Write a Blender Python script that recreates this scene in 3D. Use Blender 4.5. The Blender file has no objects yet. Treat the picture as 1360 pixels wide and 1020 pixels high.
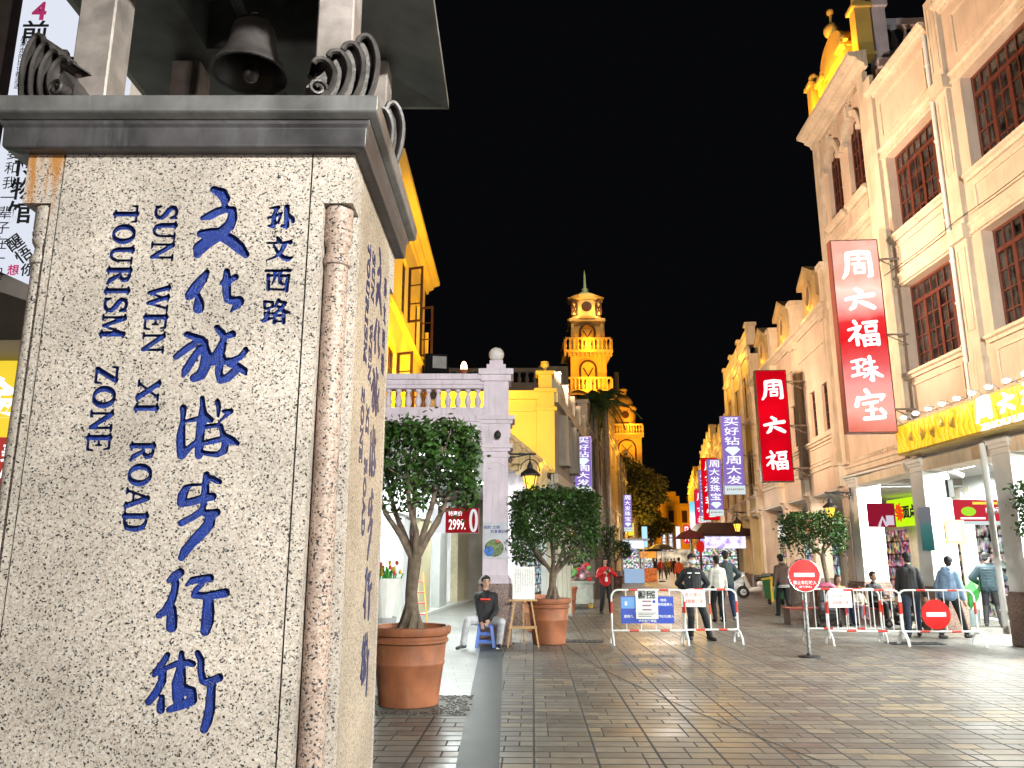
import bpy, bmesh, math, random
import numpy as np
from mathutils import Vector as V, Matrix as Mx
R = math.radians
rnd = random.Random(7)
SC = bpy.context.scene
COL = SC.collection
# ------------------------------------------------------------------ camera, world, exposure
FPX = 1040.0
PITCH = math.atan(233 / FPX)
cd = bpy.data.cameras.new('camera'); cam = bpy.data.objects.new('camera', cd); COL.objects.link(cam)
cd.sensor_width = 36; cd.lens = 36 * FPX / 1360; cd.clip_start = 0.05; cd.clip_end = 2000
cam.location = (0, 0, 1.6); cam.rotation_euler = (R(90) + PITCH, 0, 0)
SC.camera = cam
wd = bpy.data.worlds.new('World'); SC.world = wd; wd.use_nodes = True
bg = wd.node_tree.nodes['Background']
bg.inputs[0].default_value = (0.62, 0.66, 0.8, 1); bg.inputs[1].default_value = 0.0034
SC.view_settings.view_transform = 'Standard'; SC.view_settings.look = 'None'
SC.view_settings.exposure = 0.0; SC.view_settings.gamma = 1
try:
    SC.cycles.use_denoising = True; SC.cycles.max_bounces = 6; SC.cycles.diffuse_bounces = 3
    SC.cycles.glossy_bounces = 3; SC.cycles.use_light_tree = True; SC.cycles.sample_clamp_indirect = 4
    SC.cycles.caustics_reflective = False; SC.cycles.caustics_refractive = False
except Exception: pass
_c, _s = math.cos(PITCH), math.sin(PITCH)
def ray(px, py):
    x = (px - 680) / FPX; y = (510 - py) / FPX
    return V((x, _c - y * _s, _s + y * _c))
EYE = V((0, 0, 1.6))
def at(px, py, Y): d = ray(px, py); return EYE + d * (Y / d.y)          # where a sight line meets depth Y
def gnd(px, py, z=0): d = ray(px, py); return EYE + d * ((z - 1.6) / d.z)
def atX(px, py, X): d = ray(px, py); return EYE + d * (X / d.x)
# ------------------------------------------------------------------ lights
def light(kind, loc, power, col=(1, 1, 1), size=0.3, aim=None, spot=60, blend=.6, sy=None):
    l = bpy.data.lights.new('lamp_light', kind); l.energy = power; l.color = col
    if kind == 'AREA':
        l.shape = 'RECTANGLE' if sy else 'DISK'; l.size = size
        if sy: l.size_y = sy
    else: l.shadow_soft_size = size
    if kind == 'SPOT': l.spot_size = R(spot); l.spot_blend = blend
    o = bpy.data.objects.new('lamp_light', l); COL.objects.link(o); o.location = loc
    if aim is not None: o.rotation_euler = (V(aim) - V(loc)).to_track_quat('-Z', 'Y').to_euler()
    return o
# ------------------------------------------------------------------ materials
MATS = {}
def nd(nt, t, **k):
    n = nt.nodes.new(t)
    for a, b in k.items(): setattr(n, a, b)
    return n
def mat(name, col, rough=.6, metal=0, var=.12, vscale=6, bump=0, bscale=40, streak=0, spec=.5, coat=0, dirtcol=(.05, .045, .04)):
    if name in MATS: return MATS[name]
    m = bpy.data.materials.new(name); m.use_nodes = True; nt = m.node_tree; L = nt.links.new
    b = nt.nodes['Principled BSDF']; b.inputs['Roughness'].default_value = rough; b.inputs['Metallic'].default_value = metal
    b.inputs['Specular IOR Level'].default_value = spec; b.inputs['Coat Weight'].default_value = coat
    tc = nd(nt, 'ShaderNodeTexCoord'); n = nd(nt, 'ShaderNodeTexNoise'); n.inputs['Scale'].default_value = vscale; n.inputs['Detail'].default_value = 6
    L(tc.outputs['Object'], n.inputs['Vector'])
    mr = nd(nt, 'ShaderNodeMapRange'); mr.inputs[1].default_value = .3; mr.inputs[2].default_value = .7
    mr.inputs[3].default_value = 1 - var; mr.inputs[4].default_value = 1 + var; L(n.outputs[0], mr.inputs[0])
    mx = nd(nt, 'ShaderNodeMix', data_type='RGBA', blend_type='MULTIPLY'); mx.inputs[0].default_value = 1
    mx.inputs[6].default_value = (*col, 1); L(mr.outputs[0], mx.inputs[7]); out = mx.outputs[2]
    if streak:
        mp = nd(nt, 'ShaderNodeMapping'); mp.inputs['Scale'].default_value = (5, 5, .35); L(tc.outputs['Object'], mp.inputs[0])
        n2 = nd(nt, 'ShaderNodeTexNoise'); n2.inputs['Scale'].default_value = 2.2; n2.inputs['Detail'].default_value = 8; n2.inputs['Roughness'].default_value = .7
        L(mp.outputs[0], n2.inputs['Vector'])
        m2 = nd(nt, 'ShaderNodeMapRange'); m2.inputs[1].default_value = .52; m2.inputs[2].default_value = .78; m2.inputs[4].default_value = streak; L(n2.outputs[0], m2.inputs[0])
        mx2 = nd(nt, 'ShaderNodeMix', data_type='RGBA'); L(m2.outputs[0], mx2.inputs[0]); L(out, mx2.inputs[6]); mx2.inputs[7].default_value = (*dirtcol, 1); out = mx2.outputs[2]
    L(out, b.inputs['Base Color'])
    rr = nd(nt, 'ShaderNodeMapRange'); rr.inputs[3].default_value = max(0, rough - .12); rr.inputs[4].default_value = min(1, rough + .12); L(n.outputs[0], rr.inputs[0]); L(rr.outputs[0], b.inputs['Roughness'])
    if bump:
        n3 = nd(nt, 'ShaderNodeTexNoise'); n3.inputs['Scale'].default_value = bscale; n3.inputs['Detail'].default_value = 4; L(tc.outputs['Object'], n3.inputs['Vector'])
        bp = nd(nt, 'ShaderNodeBump'); bp.inputs['Strength'].default_value = bump; bp.inputs['Distance'].default_value = .01; L(n3.outputs[0], bp.inputs['Height']); L(bp.outputs[0], b.inputs['Normal'])
    MATS[name] = m; return m
def glow(name, col, st=1.0, var=0, vscale=2.0, col2=None):
    if name in MATS: return MATS[name]
    m = bpy.data.materials.new(name); m.use_nodes = True; nt = m.node_tree; nt.nodes.clear(); L = nt.links.new
    e = nd(nt, 'ShaderNodeEmission'); e.inputs[0].default_value = (*col, 1); e.inputs[1].default_value = st
    o = nd(nt, 'ShaderNodeOutputMaterial'); L(e.outputs[0], o.inputs[0])
    if var:
        tc = nd(nt, 'ShaderNodeTexCoord'); n = nd(nt, 'ShaderNodeTexNoise'); n.inputs['Scale'].default_value = vscale; L(tc.outputs['Object'], n.inputs['Vector'])
        mr = nd(nt, 'ShaderNodeMapRange'); mr.inputs[1].default_value = .35; mr.inputs[2].default_value = .65; L(n.outputs[0], mr.inputs[0])
        mx = nd(nt, 'ShaderNodeMix', data_type='RGBA'); L(mr.outputs[0], mx.inputs[0]); mx.inputs[6].default_value = (*col, 1)
        mx.inputs[7].default_value = (*(col2 or [c * (1 - var) for c in col]), 1); L(mx.outputs[2], e.inputs[0])
    MATS[name] = m; return m
def goods(name, st=1.0, scale=7, tint=(1, .95, .9), sat=.6):            # a lit shop window full of coloured goods
    if name in MATS: return MATS[name]
    m = bpy.data.materials.new(name); m.use_nodes = True; nt = m.node_tree; nt.nodes.clear(); L = nt.links.new
    tc = nd(nt, 'ShaderNodeTexCoord'); mp = nd(nt, 'ShaderNodeMapping'); mp.inputs['Scale'].default_value = (1, 1, .8); L(tc.outputs['Object'], mp.inputs[0])
    v = nd(nt, 'ShaderNodeTexVoronoi', distance='CHEBYCHEV'); v.inputs['Scale'].default_value = scale * 1.5; L(mp.outputs[0], v.inputs['Vector'])
    n = nd(nt, 'ShaderNodeTexNoise'); n.inputs['Scale'].default_value = scale * 1.3; n.inputs['Detail'].default_value = 5; L(tc.outputs['Object'], n.inputs['Vector']); mr = nd(nt, 'ShaderNodeMapRange'); mr.inputs[1].default_value = .38; mr.inputs[2].default_value = .66; mr.inputs[3].default_value = .08; mr.inputs[4].default_value = 1.4; L(n.outputs[0], mr.inputs[0])
    h = nd(nt, 'ShaderNodeHueSaturation'); h.inputs['Saturation'].default_value = sat; L(v.outputs['Color'], h.inputs['Color']); L(mr.outputs[0], h.inputs['Value'])
    mx = nd(nt, 'ShaderNodeMix', data_type='RGBA', blend_type='MULTIPLY'); mx.inputs[0].default_value = 1; L(h.outputs[0], mx.inputs[6]); mx.inputs[7].default_value = (*tint, 1)
    e = nd(nt, 'ShaderNodeEmission'); e.inputs[1].default_value = st; sz = nd(nt, 'ShaderNodeSeparateXYZ'); L(tc.outputs['Object'], sz.inputs[0]); q1 = nd(nt, 'ShaderNodeMath', operation='MULTIPLY'); q1.inputs[1].default_value = 2.3; L(sz.outputs[2], q1.inputs[0]); q2 = nd(nt, 'ShaderNodeMath', operation='FRACT'); L(q1.outputs[0], q2.inputs[0]); q3 = nd(nt, 'ShaderNodeMath', operation='GREATER_THAN'); q3.inputs[1].default_value = .16; L(q2.outputs[0], q3.inputs[0]); q4 = nd(nt, 'ShaderNodeMath', operation='MULTIPLY_ADD'); q4.inputs[1].default_value = .75 * st; q4.inputs[2].default_value = .25 * st; L(q3.outputs[0], q4.inputs[0]); L(q4.outputs[0], e.inputs[1])
    L(mx.outputs[2], e.inputs[0])
    o = nd(nt, 'ShaderNodeOutputMaterial'); L(e.outputs[0], o.inputs[0]); MATS[name] = m; return m
def granite(name, cols, scale=95, rough=.55, bump=.25):
    if name in MATS: return MATS[name]
    m = bpy.data.materials.new(name); m.use_nodes = True; nt = m.node_tree; L = nt.links.new; b = nt.nodes['Principled BSDF']
    tc = nd(nt, 'ShaderNodeTexCoord')
    wn = nd(nt, 'ShaderNodeTexNoise'); wn.inputs['Scale'].default_value = 60; L(tc.outputs['Object'], wn.inputs['Vector'])
    wm = nd(nt, 'ShaderNodeVectorMath', operation='MULTIPLY_ADD'); wm.inputs[1].default_value = (.012,) * 3; L(wn.outputs['Color'], wm.inputs[0]); L(tc.outputs['Object'], wm.inputs[2])
    v = nd(nt, 'ShaderNodeTexVoronoi'); v.inputs['Scale'].default_value = scale; L(wm.outputs[0], v.inputs['Vector'])
    sp = nd(nt, 'ShaderNodeSeparateColor'); L(v.outputs['Color'], sp.inputs[0])
    r = nd(nt, 'ShaderNodeValToRGB'); r.color_ramp.interpolation = 'CONSTANT'
    el = r.color_ramp.elements; el[0].position = 0; el[0].color = (*cols[0][1], 1); el[1].position = cols[1][0]; el[1].color = (*cols[1][1], 1)
    for p, c in cols[2:]: e = el.new(p); e.color = (*c, 1)
    L(sp.outputs[0], r.inputs[0])
    n = nd(nt, 'ShaderNodeTexNoise'); n.inputs['Scale'].default_value = 2.5; n.inputs['Detail'].default_value = 8; L(tc.outputs['Object'], n.inputs['Vector'])
    mr = nd(nt, 'ShaderNodeMapRange'); mr.inputs[1].default_value = .3; mr.inputs[2].default_value = .7; mr.inputs[3].default_value = .70; mr.inputs[4].default_value = 1.14; L(n.outputs[0], mr.inputs[0])
    mx = nd(nt, 'ShaderNodeMix', data_type='RGBA', blend_type='MULTIPLY'); mx.inputs[0].default_value = 1; L(r.outputs[0], mx.inputs[6]); L(mr.outputs[0], mx.inputs[7])
    L(mx.outputs[2], b.inputs['Base Color']); b.inputs['Roughness'].default_value = rough
    if bump:
        n3 = nd(nt, 'ShaderNodeTexNoise'); n3.inputs['Scale'].default_value = 180; n3.inputs['Detail'].default_value = 3; L(tc.outputs['Object'], n3.inputs['Vector'])
        bp = nd(nt, 'ShaderNodeBump'); bp.inputs['Strength'].default_value = bump; bp.inputs['Distance'].default_value = .004; L(n3.outputs[0], bp.inputs['Height']); L(bp.outputs[0], b.inputs['Normal'])
    MATS[name] = m; return m
def glass(name, col=(.02, .025, .03), rough=.08):
    return mat(name, col, rough, 0, .3, 1.5, spec=.8)
# ------------------------------------------------------------------ mesh builder and object helpers
class MB:
    def __init__(s): s.v = []; s.f = []; s.mi = []; s.M = Mx.Identity(4); s.m = 0
    def face(s, pts, base=None):
        n = len(s.v); s.v += [tuple(s.M @ V(p)) for p in pts]; s.f.append(tuple(range(n, n + len(pts)))); s.mi.append(s.m)
    def poly(s, verts, faces):
        n = len(s.v); s.v += [tuple(s.M @ V(p)) for p in verts]
        for f in faces: s.f.append(tuple(n + i for i in f)); s.mi.append(s.m)
        return s
    def box(s, x0, x1, y0, y1, z0, z1, ch=0):
        if ch:
            p = [(x0 + ch, y0), (x1 - ch, y0), (x1, y0 + ch), (x1, y1 - ch), (x1 - ch, y1), (x0 + ch, y1), (x0, y1 - ch), (x0, y0 + ch)]
            q = [(x0 + 2 * ch, y0 + ch), (x1 - 2 * ch, y0 + ch), (x1 - ch, y0 + 2 * ch), (x1 - ch, y1 - 2 * ch), (x1 - 2 * ch, y1 - ch), (x0 + 2 * ch, y1 - ch), (x0 + ch, y1 - 2 * ch), (x0 + ch, y0 + 2 * ch)]
            return s.rings([[(*a, z0) for a in q], [(*a, z0 + ch) for a in p], [(*a, z1 - ch) for a in p], [(*a, z1) for a in q]])
        v = [(x0, y0, z0), (x1, y0, z0), (x1, y1, z0), (x0, y1, z0), (x0, y0, z1), (x1, y0, z1), (x1, y1, z1), (x0, y1, z1)]
        return s.poly(v, [(3, 2, 1, 0), (4, 5, 6, 7), (0, 1, 5, 4), (1, 2, 6, 5), (2, 3, 7, 6), (3, 0, 4, 7)])
    def rings(s, rings, cap=True):
        n = len(rings[0]); v = [p for r in rings for p in r]; f = []
        for i in range(len(rings) - 1):
            for k in range(n):
                a = i * n + k; b = i * n + (k + 1) % n; f.append((a, b, b + n, a + n))
        if cap: f.append(tuple(reversed(range(n)))); f.append(tuple(range((len(rings) - 1) * n, len(rings) * n)))
        return s.poly(v, f)
    def lathe(s, prof, c=(0, 0, 0), seg=24, cap=True, ph=0):
        return s.rings([[(c[0] + r * math.cos(2 * math.pi * k / seg + ph), c[1] + r * math.sin(2 * math.pi * k / seg + ph), c[2] + z) for k in range(seg)] for r, z in prof], cap)
    def tube(s, pts, rad, seg=8, cap=True):
        pts = [V(p) for p in pts]; rs = rad if isinstance(rad, (list, tuple)) else [rad] * len(pts); rings = []; u = None
        for i, p in enumerate(pts):
            d = (pts[min(i + 1, len(pts) - 1)] - pts[max(i - 1, 0)])
            d = d.normalized() if d.length > 1e-9 else V((0, 0, 1))
            if u is None: u = d.orthogonal().normalized()
            u = (u - d * u.dot(d)); u = u.normalized() if u.length > 1e-6 else d.orthogonal().normalized()
            w = d.cross(u); rings.append([tuple(p + (u * math.cos(2 * math.pi * k / seg) + w * math.sin(2 * math.pi * k / seg)) * rs[i]) for k in range(seg)])
        return s.rings(rings, cap)
    def ball(s, c, r, seg=16, rg=10, M=None):
        rx, ry, rz = r if isinstance(r, (tuple, list)) else (r, r, r)
        rings = []
        for i in range(rg + 1):
            t = -math.pi / 2 + math.pi * i / rg; ct, st = max(math.cos(t), .02), math.sin(t)
            ring = [V((rx * ct * math.cos(2 * math.pi * k / seg), ry * ct * math.sin(2 * math.pi * k / seg), rz * st)) for k in range(seg)]
            if M: ring = [M @ p for p in ring]
            rings.append([tuple(V(c) + p) for p in ring])
        return s.rings(rings)
    def prism(s, poly, a, b, axis='y'):                                  # outline extruded from a to b
        def P(u, w, t): return (u, t, w) if axis == 'y' else ((t, u, w) if axis == 'x' else (u, w, t))
        n = len(poly); v = [P(u, w, a) for u, w in poly] + [P(u, w, b) for u, w in poly]
        f = [tuple(range(n)), tuple(reversed(range(n, 2 * n)))] + [(i, i + n, (i + 1) % n + n, (i + 1) % n) for i in range(n)]
        return s.poly(v, f)
    def build(s, name, m, parent=None, smooth=False, bevel=0):
        me = bpy.data.meshes.new(name); me.from_pydata(s.v, [], s.f)
        for q in (m if isinstance(m, (list, tuple)) else [m]): me.materials.append(q)
        me.polygons.foreach_set('material_index', s.mi)
        bm = bmesh.new(); bm.from_mesh(me)
        if bevel or smooth: bmesh.ops.remove_doubles(bm, verts=bm.verts, dist=1e-5)
        bmesh.ops.recalc_face_normals(bm, faces=bm.faces); bm.to_mesh(me); bm.free()
        if smooth:
            me.polygons.foreach_set('use_smooth', [True] * len(me.polygons))
            try: me.set_sharp_from_angle(angle=R(38))
            except Exception: pass
        o = bpy.data.objects.new(name, me); COL.objects.link(o)
        if parent: o.parent = parent
        if bevel:
            b = o.modifiers.new('b', 'BEVEL'); b.width = bevel; b.segments = 2; b.limit_method = 'ANGLE'
        return o
def tag(o, label, cat, group=None, kind=None):
    if label: o['label'] = label
    if cat: o['category'] = cat
    if group: o['group'] = group
    if kind: o['kind'] = kind
    return o
def thing(name, label, cat, loc=(0, 0, 0), rz=0, group=None):
    o = bpy.data.objects.new(name, None); COL.objects.link(o); o.location = loc; o.rotation_euler = (0, 0, rz); o.empty_display_size = .2
    return tag(o, label, cat, group)
def struct(o): o['kind'] = 'structure'; return o
def dup(o, parent=None):
    c = o.copy(); COL.objects.link(c); c.parent = parent
    for ch in list(o.children): dup(ch, c)
    return c
_TX = {}
def text_data(body, size=1.0, bold=0.0, ext=.004, spacing=1.0, line=1.0, shear=0):
    k = (body, bold, spacing, line, shear, round(ext / size, 4))
    if k not in _TX:
        c = bpy.data.curves.new('t', 'FONT'); c.body = body; c.align_x = 'CENTER'; c.align_y = 'CENTER'; c.offset = bold; c.extrude = ext / size; c.space_line = line; c.space_character = spacing; c.shear = shear; c.resolution_u = 3
        o = bpy.data.objects.new('t', c); COL.objects.link(o); dg = bpy.context.evaluated_depsgraph_get(); dg.update()
        me = bpy.data.meshes.new_from_object(o.evaluated_get(dg)); bpy.data.objects.remove(o); _TX[k] = me
    return _TX[k]
def lettering(body, loc, size, m, parent=None, rot=(90, 0, 0), bold=.02, ext=.004, spacing=1.0, line=1.0, width=None, height=None, name='lettering', shear=0):
    me = text_data(body, size, bold, ext, spacing, line, shear).copy(); me.materials.clear(); me.materials.append(m); me.name = name
    co = np.empty(len(me.vertices) * 3); me.vertices.foreach_get('co', co); co = co.reshape(-1, 3)
    if len(co):
        mn, mxx = co.min(0), co.max(0); sx = sy = size
        if width: sx = width / (mxx[0] - mn[0])
        if height: sy = height / (mxx[1] - mn[1])
        mid = (mn + mxx) / 2; co = (co - mid) * [sx, sy, size]; me.vertices.foreach_set('co', co.ravel()); me.update()
    o = bpy.data.objects.new(name, me); COL.objects.link(o); o.location = loc; o.rotation_euler = tuple(R(a) for a in rot)
    if parent: o.parent = parent
    return o
# ------------------------------------------------------------------ brush strokes -> contours (marching squares)
def sdf(strokes, x0, z0, nx, nz, h):
    F = np.full((nz + 1, nx + 1), 9.0)
    for st in strokes:
        for a, b in zip(st[:-1], st[1:]) if len(st) > 1 else [(st[0], st[0])]:
            r = max(a[2], b[2]) + 3 * h
            i0 = max(0, int((min(a[0], b[0]) - r - x0) / h)); i1 = min(nx, int((max(a[0], b[0]) + r - x0) / h) + 1)
            j0 = max(0, int((min(a[1], b[1]) - r - z0) / h)); j1 = min(nz, int((max(a[1], b[1]) + r - z0) / h) + 1)
            if i1 < i0 or j1 < j0: continue
            X, Z = np.meshgrid(x0 + h * np.arange(i0, i1 + 1), z0 + h * np.arange(j0, j1 + 1))
            dx, dz = b[0] - a[0], b[1] - a[1]; l2 = dx * dx + dz * dz + 1e-12
            t = np.clip(((X - a[0]) * dx + (Z - a[1]) * dz) / l2, 0, 1)
            d = np.hypot(X - a[0] - t * dx, Z - a[1] - t * dz) - (a[2] + t * (b[2] - a[2]))
            F[j0:j1 + 1, i0:i1 + 1] = np.minimum(F[j0:j1 + 1, i0:i1 + 1], d)
    return F
def contour(F, x0, z0, h, inside=True):                                   # filled polygons and boundary segments
    G = F if inside else -F; ins = G < 0; polys = []; segs = []; nz, nx = F.shape[0] - 1, F.shape[1] - 1
    cnt = ins[:-1, :-1].astype(int) + ins[1:, :-1] + ins[:-1, 1:] + ins[1:, 1:]
    for j in range(nz):
        row = cnt[j] == 4
        if row.any():
            e = np.flatnonzero(np.diff(np.concatenate(([0], row.astype(int), [0]))))
            for a, b in zip(e[::2], e[1::2]):
                xa, xb, za = x0 + a * h, x0 + b * h, z0 + j * h; polys.append([(xa, za), (xb, za), (xb, za + h), (xa, za + h)])
    for j, i in np.argwhere((cnt > 0) & (cnt < 4)):
        cs = [(i, j), (i + 1, j), (i + 1, j + 1), (i, j + 1)]; pts = []; cr = []
        for k in range(4):
            a, b = cs[k], cs[(k + 1) % 4]; fa, fb = G[a[1], a[0]], G[b[1], b[0]]
            if fa < 0: pts.append((x0 + a[0] * h, z0 + a[1] * h))
            if (fa < 0) != (fb < 0):
                t = fa / (fa - fb); q = (x0 + (a[0] + t * (b[0] - a[0])) * h, z0 + (a[1] + t * (b[1] - a[1])) * h); pts.append(q); cr.append(q)
        if len(pts) > 2: polys.append(pts)
        if len(cr) >= 2: segs.append((cr[0], cr[1]))
    return polys, segs
def strokes_mesh(name, strokes, h, m, parent, place, ext):                # raised lettering from strokes; place(u, w, d) -> point
    xs = [p[0] for s in strokes for p in s]; zs = [p[1] for s in strokes for p in s]; r = max(p[2] for s in strokes for p in s) + 2 * h
    x0, z0 = min(xs) - r, min(zs) - r; nx, nz = int((max(xs) + r - x0) / h) + 1, int((max(zs) + r - z0) / h) + 1
    P, S = contour(sdf(strokes, x0, z0, nx, nz, h), x0, z0, h); mb = MB()
    for p in P: mb.face([place(u, w, ext) for u, w in p])
    for a, b in S: mb.face([place(*a, ext), place(*b, ext), place(*b, 0), place(*a, 0)])
    me = bpy.data.meshes.new(name); me.from_pydata(mb.v, [], mb.f); me.materials.append(m)
    o = bpy.data.objects.new(name, me); COL.objects.link(o); o.parent = parent
    return o
# ------------------------------------------------------------------ flood lamps and arcade ceiling lamps
WARM = (1, .67, .42)
light('SPOT', (-.3, 15.95, 6.25), 6400, WARM, .25, (9.6, 13.5, 10.2), 84, .7)
light('SPOT', (.2, 18.3, 6.2), 6200, (1, .71, .48), .25, (9.7, 22.0, 9.5), 90, .8)
light('SPOT', (1.3, 21.8, 7.3), 5200, (1, .71, .48), .25, (10.6, 32, 6), 80, .8)
for x, y in ((10.6, 7.0), (10.9, 9.6), (11.1, 12.4), (11.3, 16.6), (11.2, 20.6), (11.6, 25.6), (12.0, 29.5)): light('AREA', (x, y, 3.83), 2500 if y < 10 else 1050, (.94, 1, .95), 1.8, (x - (2.5 if y < 10 else .15), y, 0), sy=.5)
for x, y in ((-1.7, 17.7), (-1.4, 21.0), (-1.0, 24.6), (-5.2, 18.0), (-3.0, 18.0)): light('AREA', (x, y, 3.86), 230, (.90, 1, .97), 1.2, (x, y, 0), sy=.4)
GO = (1, .62, .015)
light('SPOT', (-1.6, 16.6, 4.75), 1500, GO, .2, (-2.8, 20.5, 8), 110, .7); light('SPOT', (-.9, 20.0, 4.75), 1200, GO, .2, (-2.8, 21.5, 8.5), 120, .7)
light('SPOT', (.2, 19.0, 4.7), 420, GO, .2, (.2, 21.9, 5.4), 120, .6)
AM = (1, .40, .015)
light('SPOT', (5.8, 52, 15.5), 4600, AM, .4, (6.0, 60, 16.5), 46, .8); light('SPOT', (9.5, 57, 13), 2200, AM, .4, (7.4, 61, 16), 70, .7)
light('POINT', (6, 59.2, 18.1), 200, AM, .1); light('POINT', (6, 59.2, 14.9), 220, AM, .1); light('POINT', (6.9, 59.6, 20.95), 110, (1, .6, .2), .1); light('POINT', (5.0, 59.6, 20.95), 110, (1, .6, .2), .1)
light('SPOT', (5, 48, 9.5), 2300, (1, .48, .05), .4, (6, 60, 9), 60, .7)
light('SPOT', (13, 77, 12), 5200, AM, .4, (12.6, 85, 16.5), 60, .7); light('POINT', (13, 84, 15.9), 240, AM, .1)
light('SPOT', (27, 136, 3), 9000, AM, .5, (27, 148, 9), 90, .7)
light('POINT', (9.9, 60.3, 4.0), 800, (1, .5, .05), .3)
light('POINT', (6.4, 58.6, 23.4), 220, (1, .9, .55), .1)
for x, y in ((6.5, 34), (9.5, 50), (13, 70), (18, 95), (23, 120)): light('AREA', (x, y, 5.2), 420, (1, .92, .82), 1.2, (x, y, 0))
# ------------------------------------------------------------------ shared materials
GR = granite('granite_pale', [(0, (.02, .02, .022)), (.075, (.20, .18, .165)), (.15, (.42, .35, .305)), (.36, (.53, .445, .39)), (.72, (.60, .515, .46)), (.9, (.64, .59, .55))], 205)
GRY = granite('granite_side', [(0, (.10, .07, .05)), (.10, (.36, .28, .215)), (.35, (.46, .375, .295)), (.75, (.52, .43, .345))], 200)
GRP = granite('granite_pink', [(0, (.02, .02, .022)), (.10, (.20, .14, .11)), (.2, (.36, .25, .20)), (.5, (.44, .32, .27)), (.8, (.48, .38, .33))], 165)
GRB = granite('granite_base', [(0, (.05, .035, .03)), (.15, (.16, .10, .08)), (.45, (.22, .14, .11)), (.8, (.28, .19, .15))], 70, .35, .05)
BRONZE = mat('bronze_dark', (.07, .06, .058), .45, .35, .5, 9, .25, 60)
LEADD = mat('cap_metal_shaded', (.075, .07, .075), .42, .35, .5, 5, .25, 30, streak=.6, dirtcol=(.2, .2, .2))  # darker copy of the cap metal; the band's shade is in the colour
LEAD = mat('weathered_metal_lit', (.19, .185, .185), .42, .35, .45, 5, .2, 30, streak=.5)  # lighter copy of the cap metal; the lit lip is in the colour
POSTM = mat('post_metal', (.33, .28, .26), .5, .35, .3, 12, .15, 50)
BLUE = mat('blue_paint', (.004, .028, .235), .35, 0, .35, 60, .6, 260)
BLUED = mat('blue_paint_shade', (.004, .012, .08), .5)  # darker blue puts the shade of the carved walls into the colour
PLP = mat('plaster_peach', (.72, .56, .45), .75, 0, .14, 1.2, .25, 30, streak=.42, dirtcol=(.24, .16, .10))
PLT = mat('plaster_trim', (.74, .62, .49), .7, 0, .14, 2, .2, 30, streak=.6, dirtcol=(.16, .115, .08))
PLW = mat('plaster_white', (.74, .74, .73), .65, 0, .06, 2, .08, 30, streak=.15, dirtcol=(.35, .33, .30))
PLL = mat('plaster_lilac', (.63, .555, .62), .7, 0, .12, 3, .15, 40, streak=.55, dirtcol=(.2, .15, .15))
PLY = mat('plaster_flood_yellow', (.70, .47, .12), .75, 0, .08, 1.5, .1, 30, streak=.1, dirtcol=(.4, .28, .1))  # pale plaster with the yellow of the flood lamps put into its colour
PLO = mat('plaster_ochre', (.55, .40, .20), .75, 0, .15, 1.5, .1, 30, streak=.3)
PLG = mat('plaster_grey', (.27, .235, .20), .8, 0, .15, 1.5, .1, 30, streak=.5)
STONE = mat('stone_cladding', (.52, .54, .52), .35, 0, .1, 3)
STONEY = mat('stone_yellowish', (.50, .45, .30), .35, 0, .15, 8)
WOOD = mat('window_wood', (.115, .032, .02), .45, 0, .25, 8)
WOODD = mat('dark_wood', (.05, .016, .010), .5, 0, .25, 8)
PANE = mat('window_glass', (.035, .034, .036), .1, 0, .95, 3.2, spec=.8)
TERRA = mat('terracotta', (.28, .092, .038), .6, 0, .34, 4, .15, 60, streak=.4, dirtcol=(.34, .21, .15))
SOIL = mat('soil', (.05, .03, .02), .95, 0, .4, 30, .8, 50)
BARK = mat('bark', (.135, .10, .072), .9, 0, .4, 14, .8, 30)
LEAF = mat('leaf', (.028, .066, .012), .42, 0, .75, 4, spec=.28)
LEAFD = mat('leaf_dark', (.03, .055, .016), .5, 0, .5, 6, spec=.3)
LEAFT = mat('leaf_street_tree', (.06, .065, .02), .6, 0, .5, 2, spec=.3)
BLACK = mat('black_metal', (.010, .010, .011), .55, .0, .2)
STEEL = mat('brushed_steel', (.55, .55, .56), .28, 1, .15, 20)
WHITE = mat('white_paint', (.78, .78, .78), .4, 0, .05, 10, streak=.15)
RED = mat('red_paint', (.55, .03, .015), .4, 0, .1, 10)
REDSIGN = mat('sign_red_reflective', (.68, .012, .012), .35, 0, .05)
PAPER = mat('paper', (.78, .78, .76), .8, 0, .04, 6)
INK = mat('ink', (.02, .02, .025), .7)
REDINK = mat('red_ink', (.55, .08, .07), .7)
GWHITE = glow('sign_white', (1, 1, 1), 1.35)
CEIL = mat('ceiling_white', (.78, .80, .80), .7, 0, .04)
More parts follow.
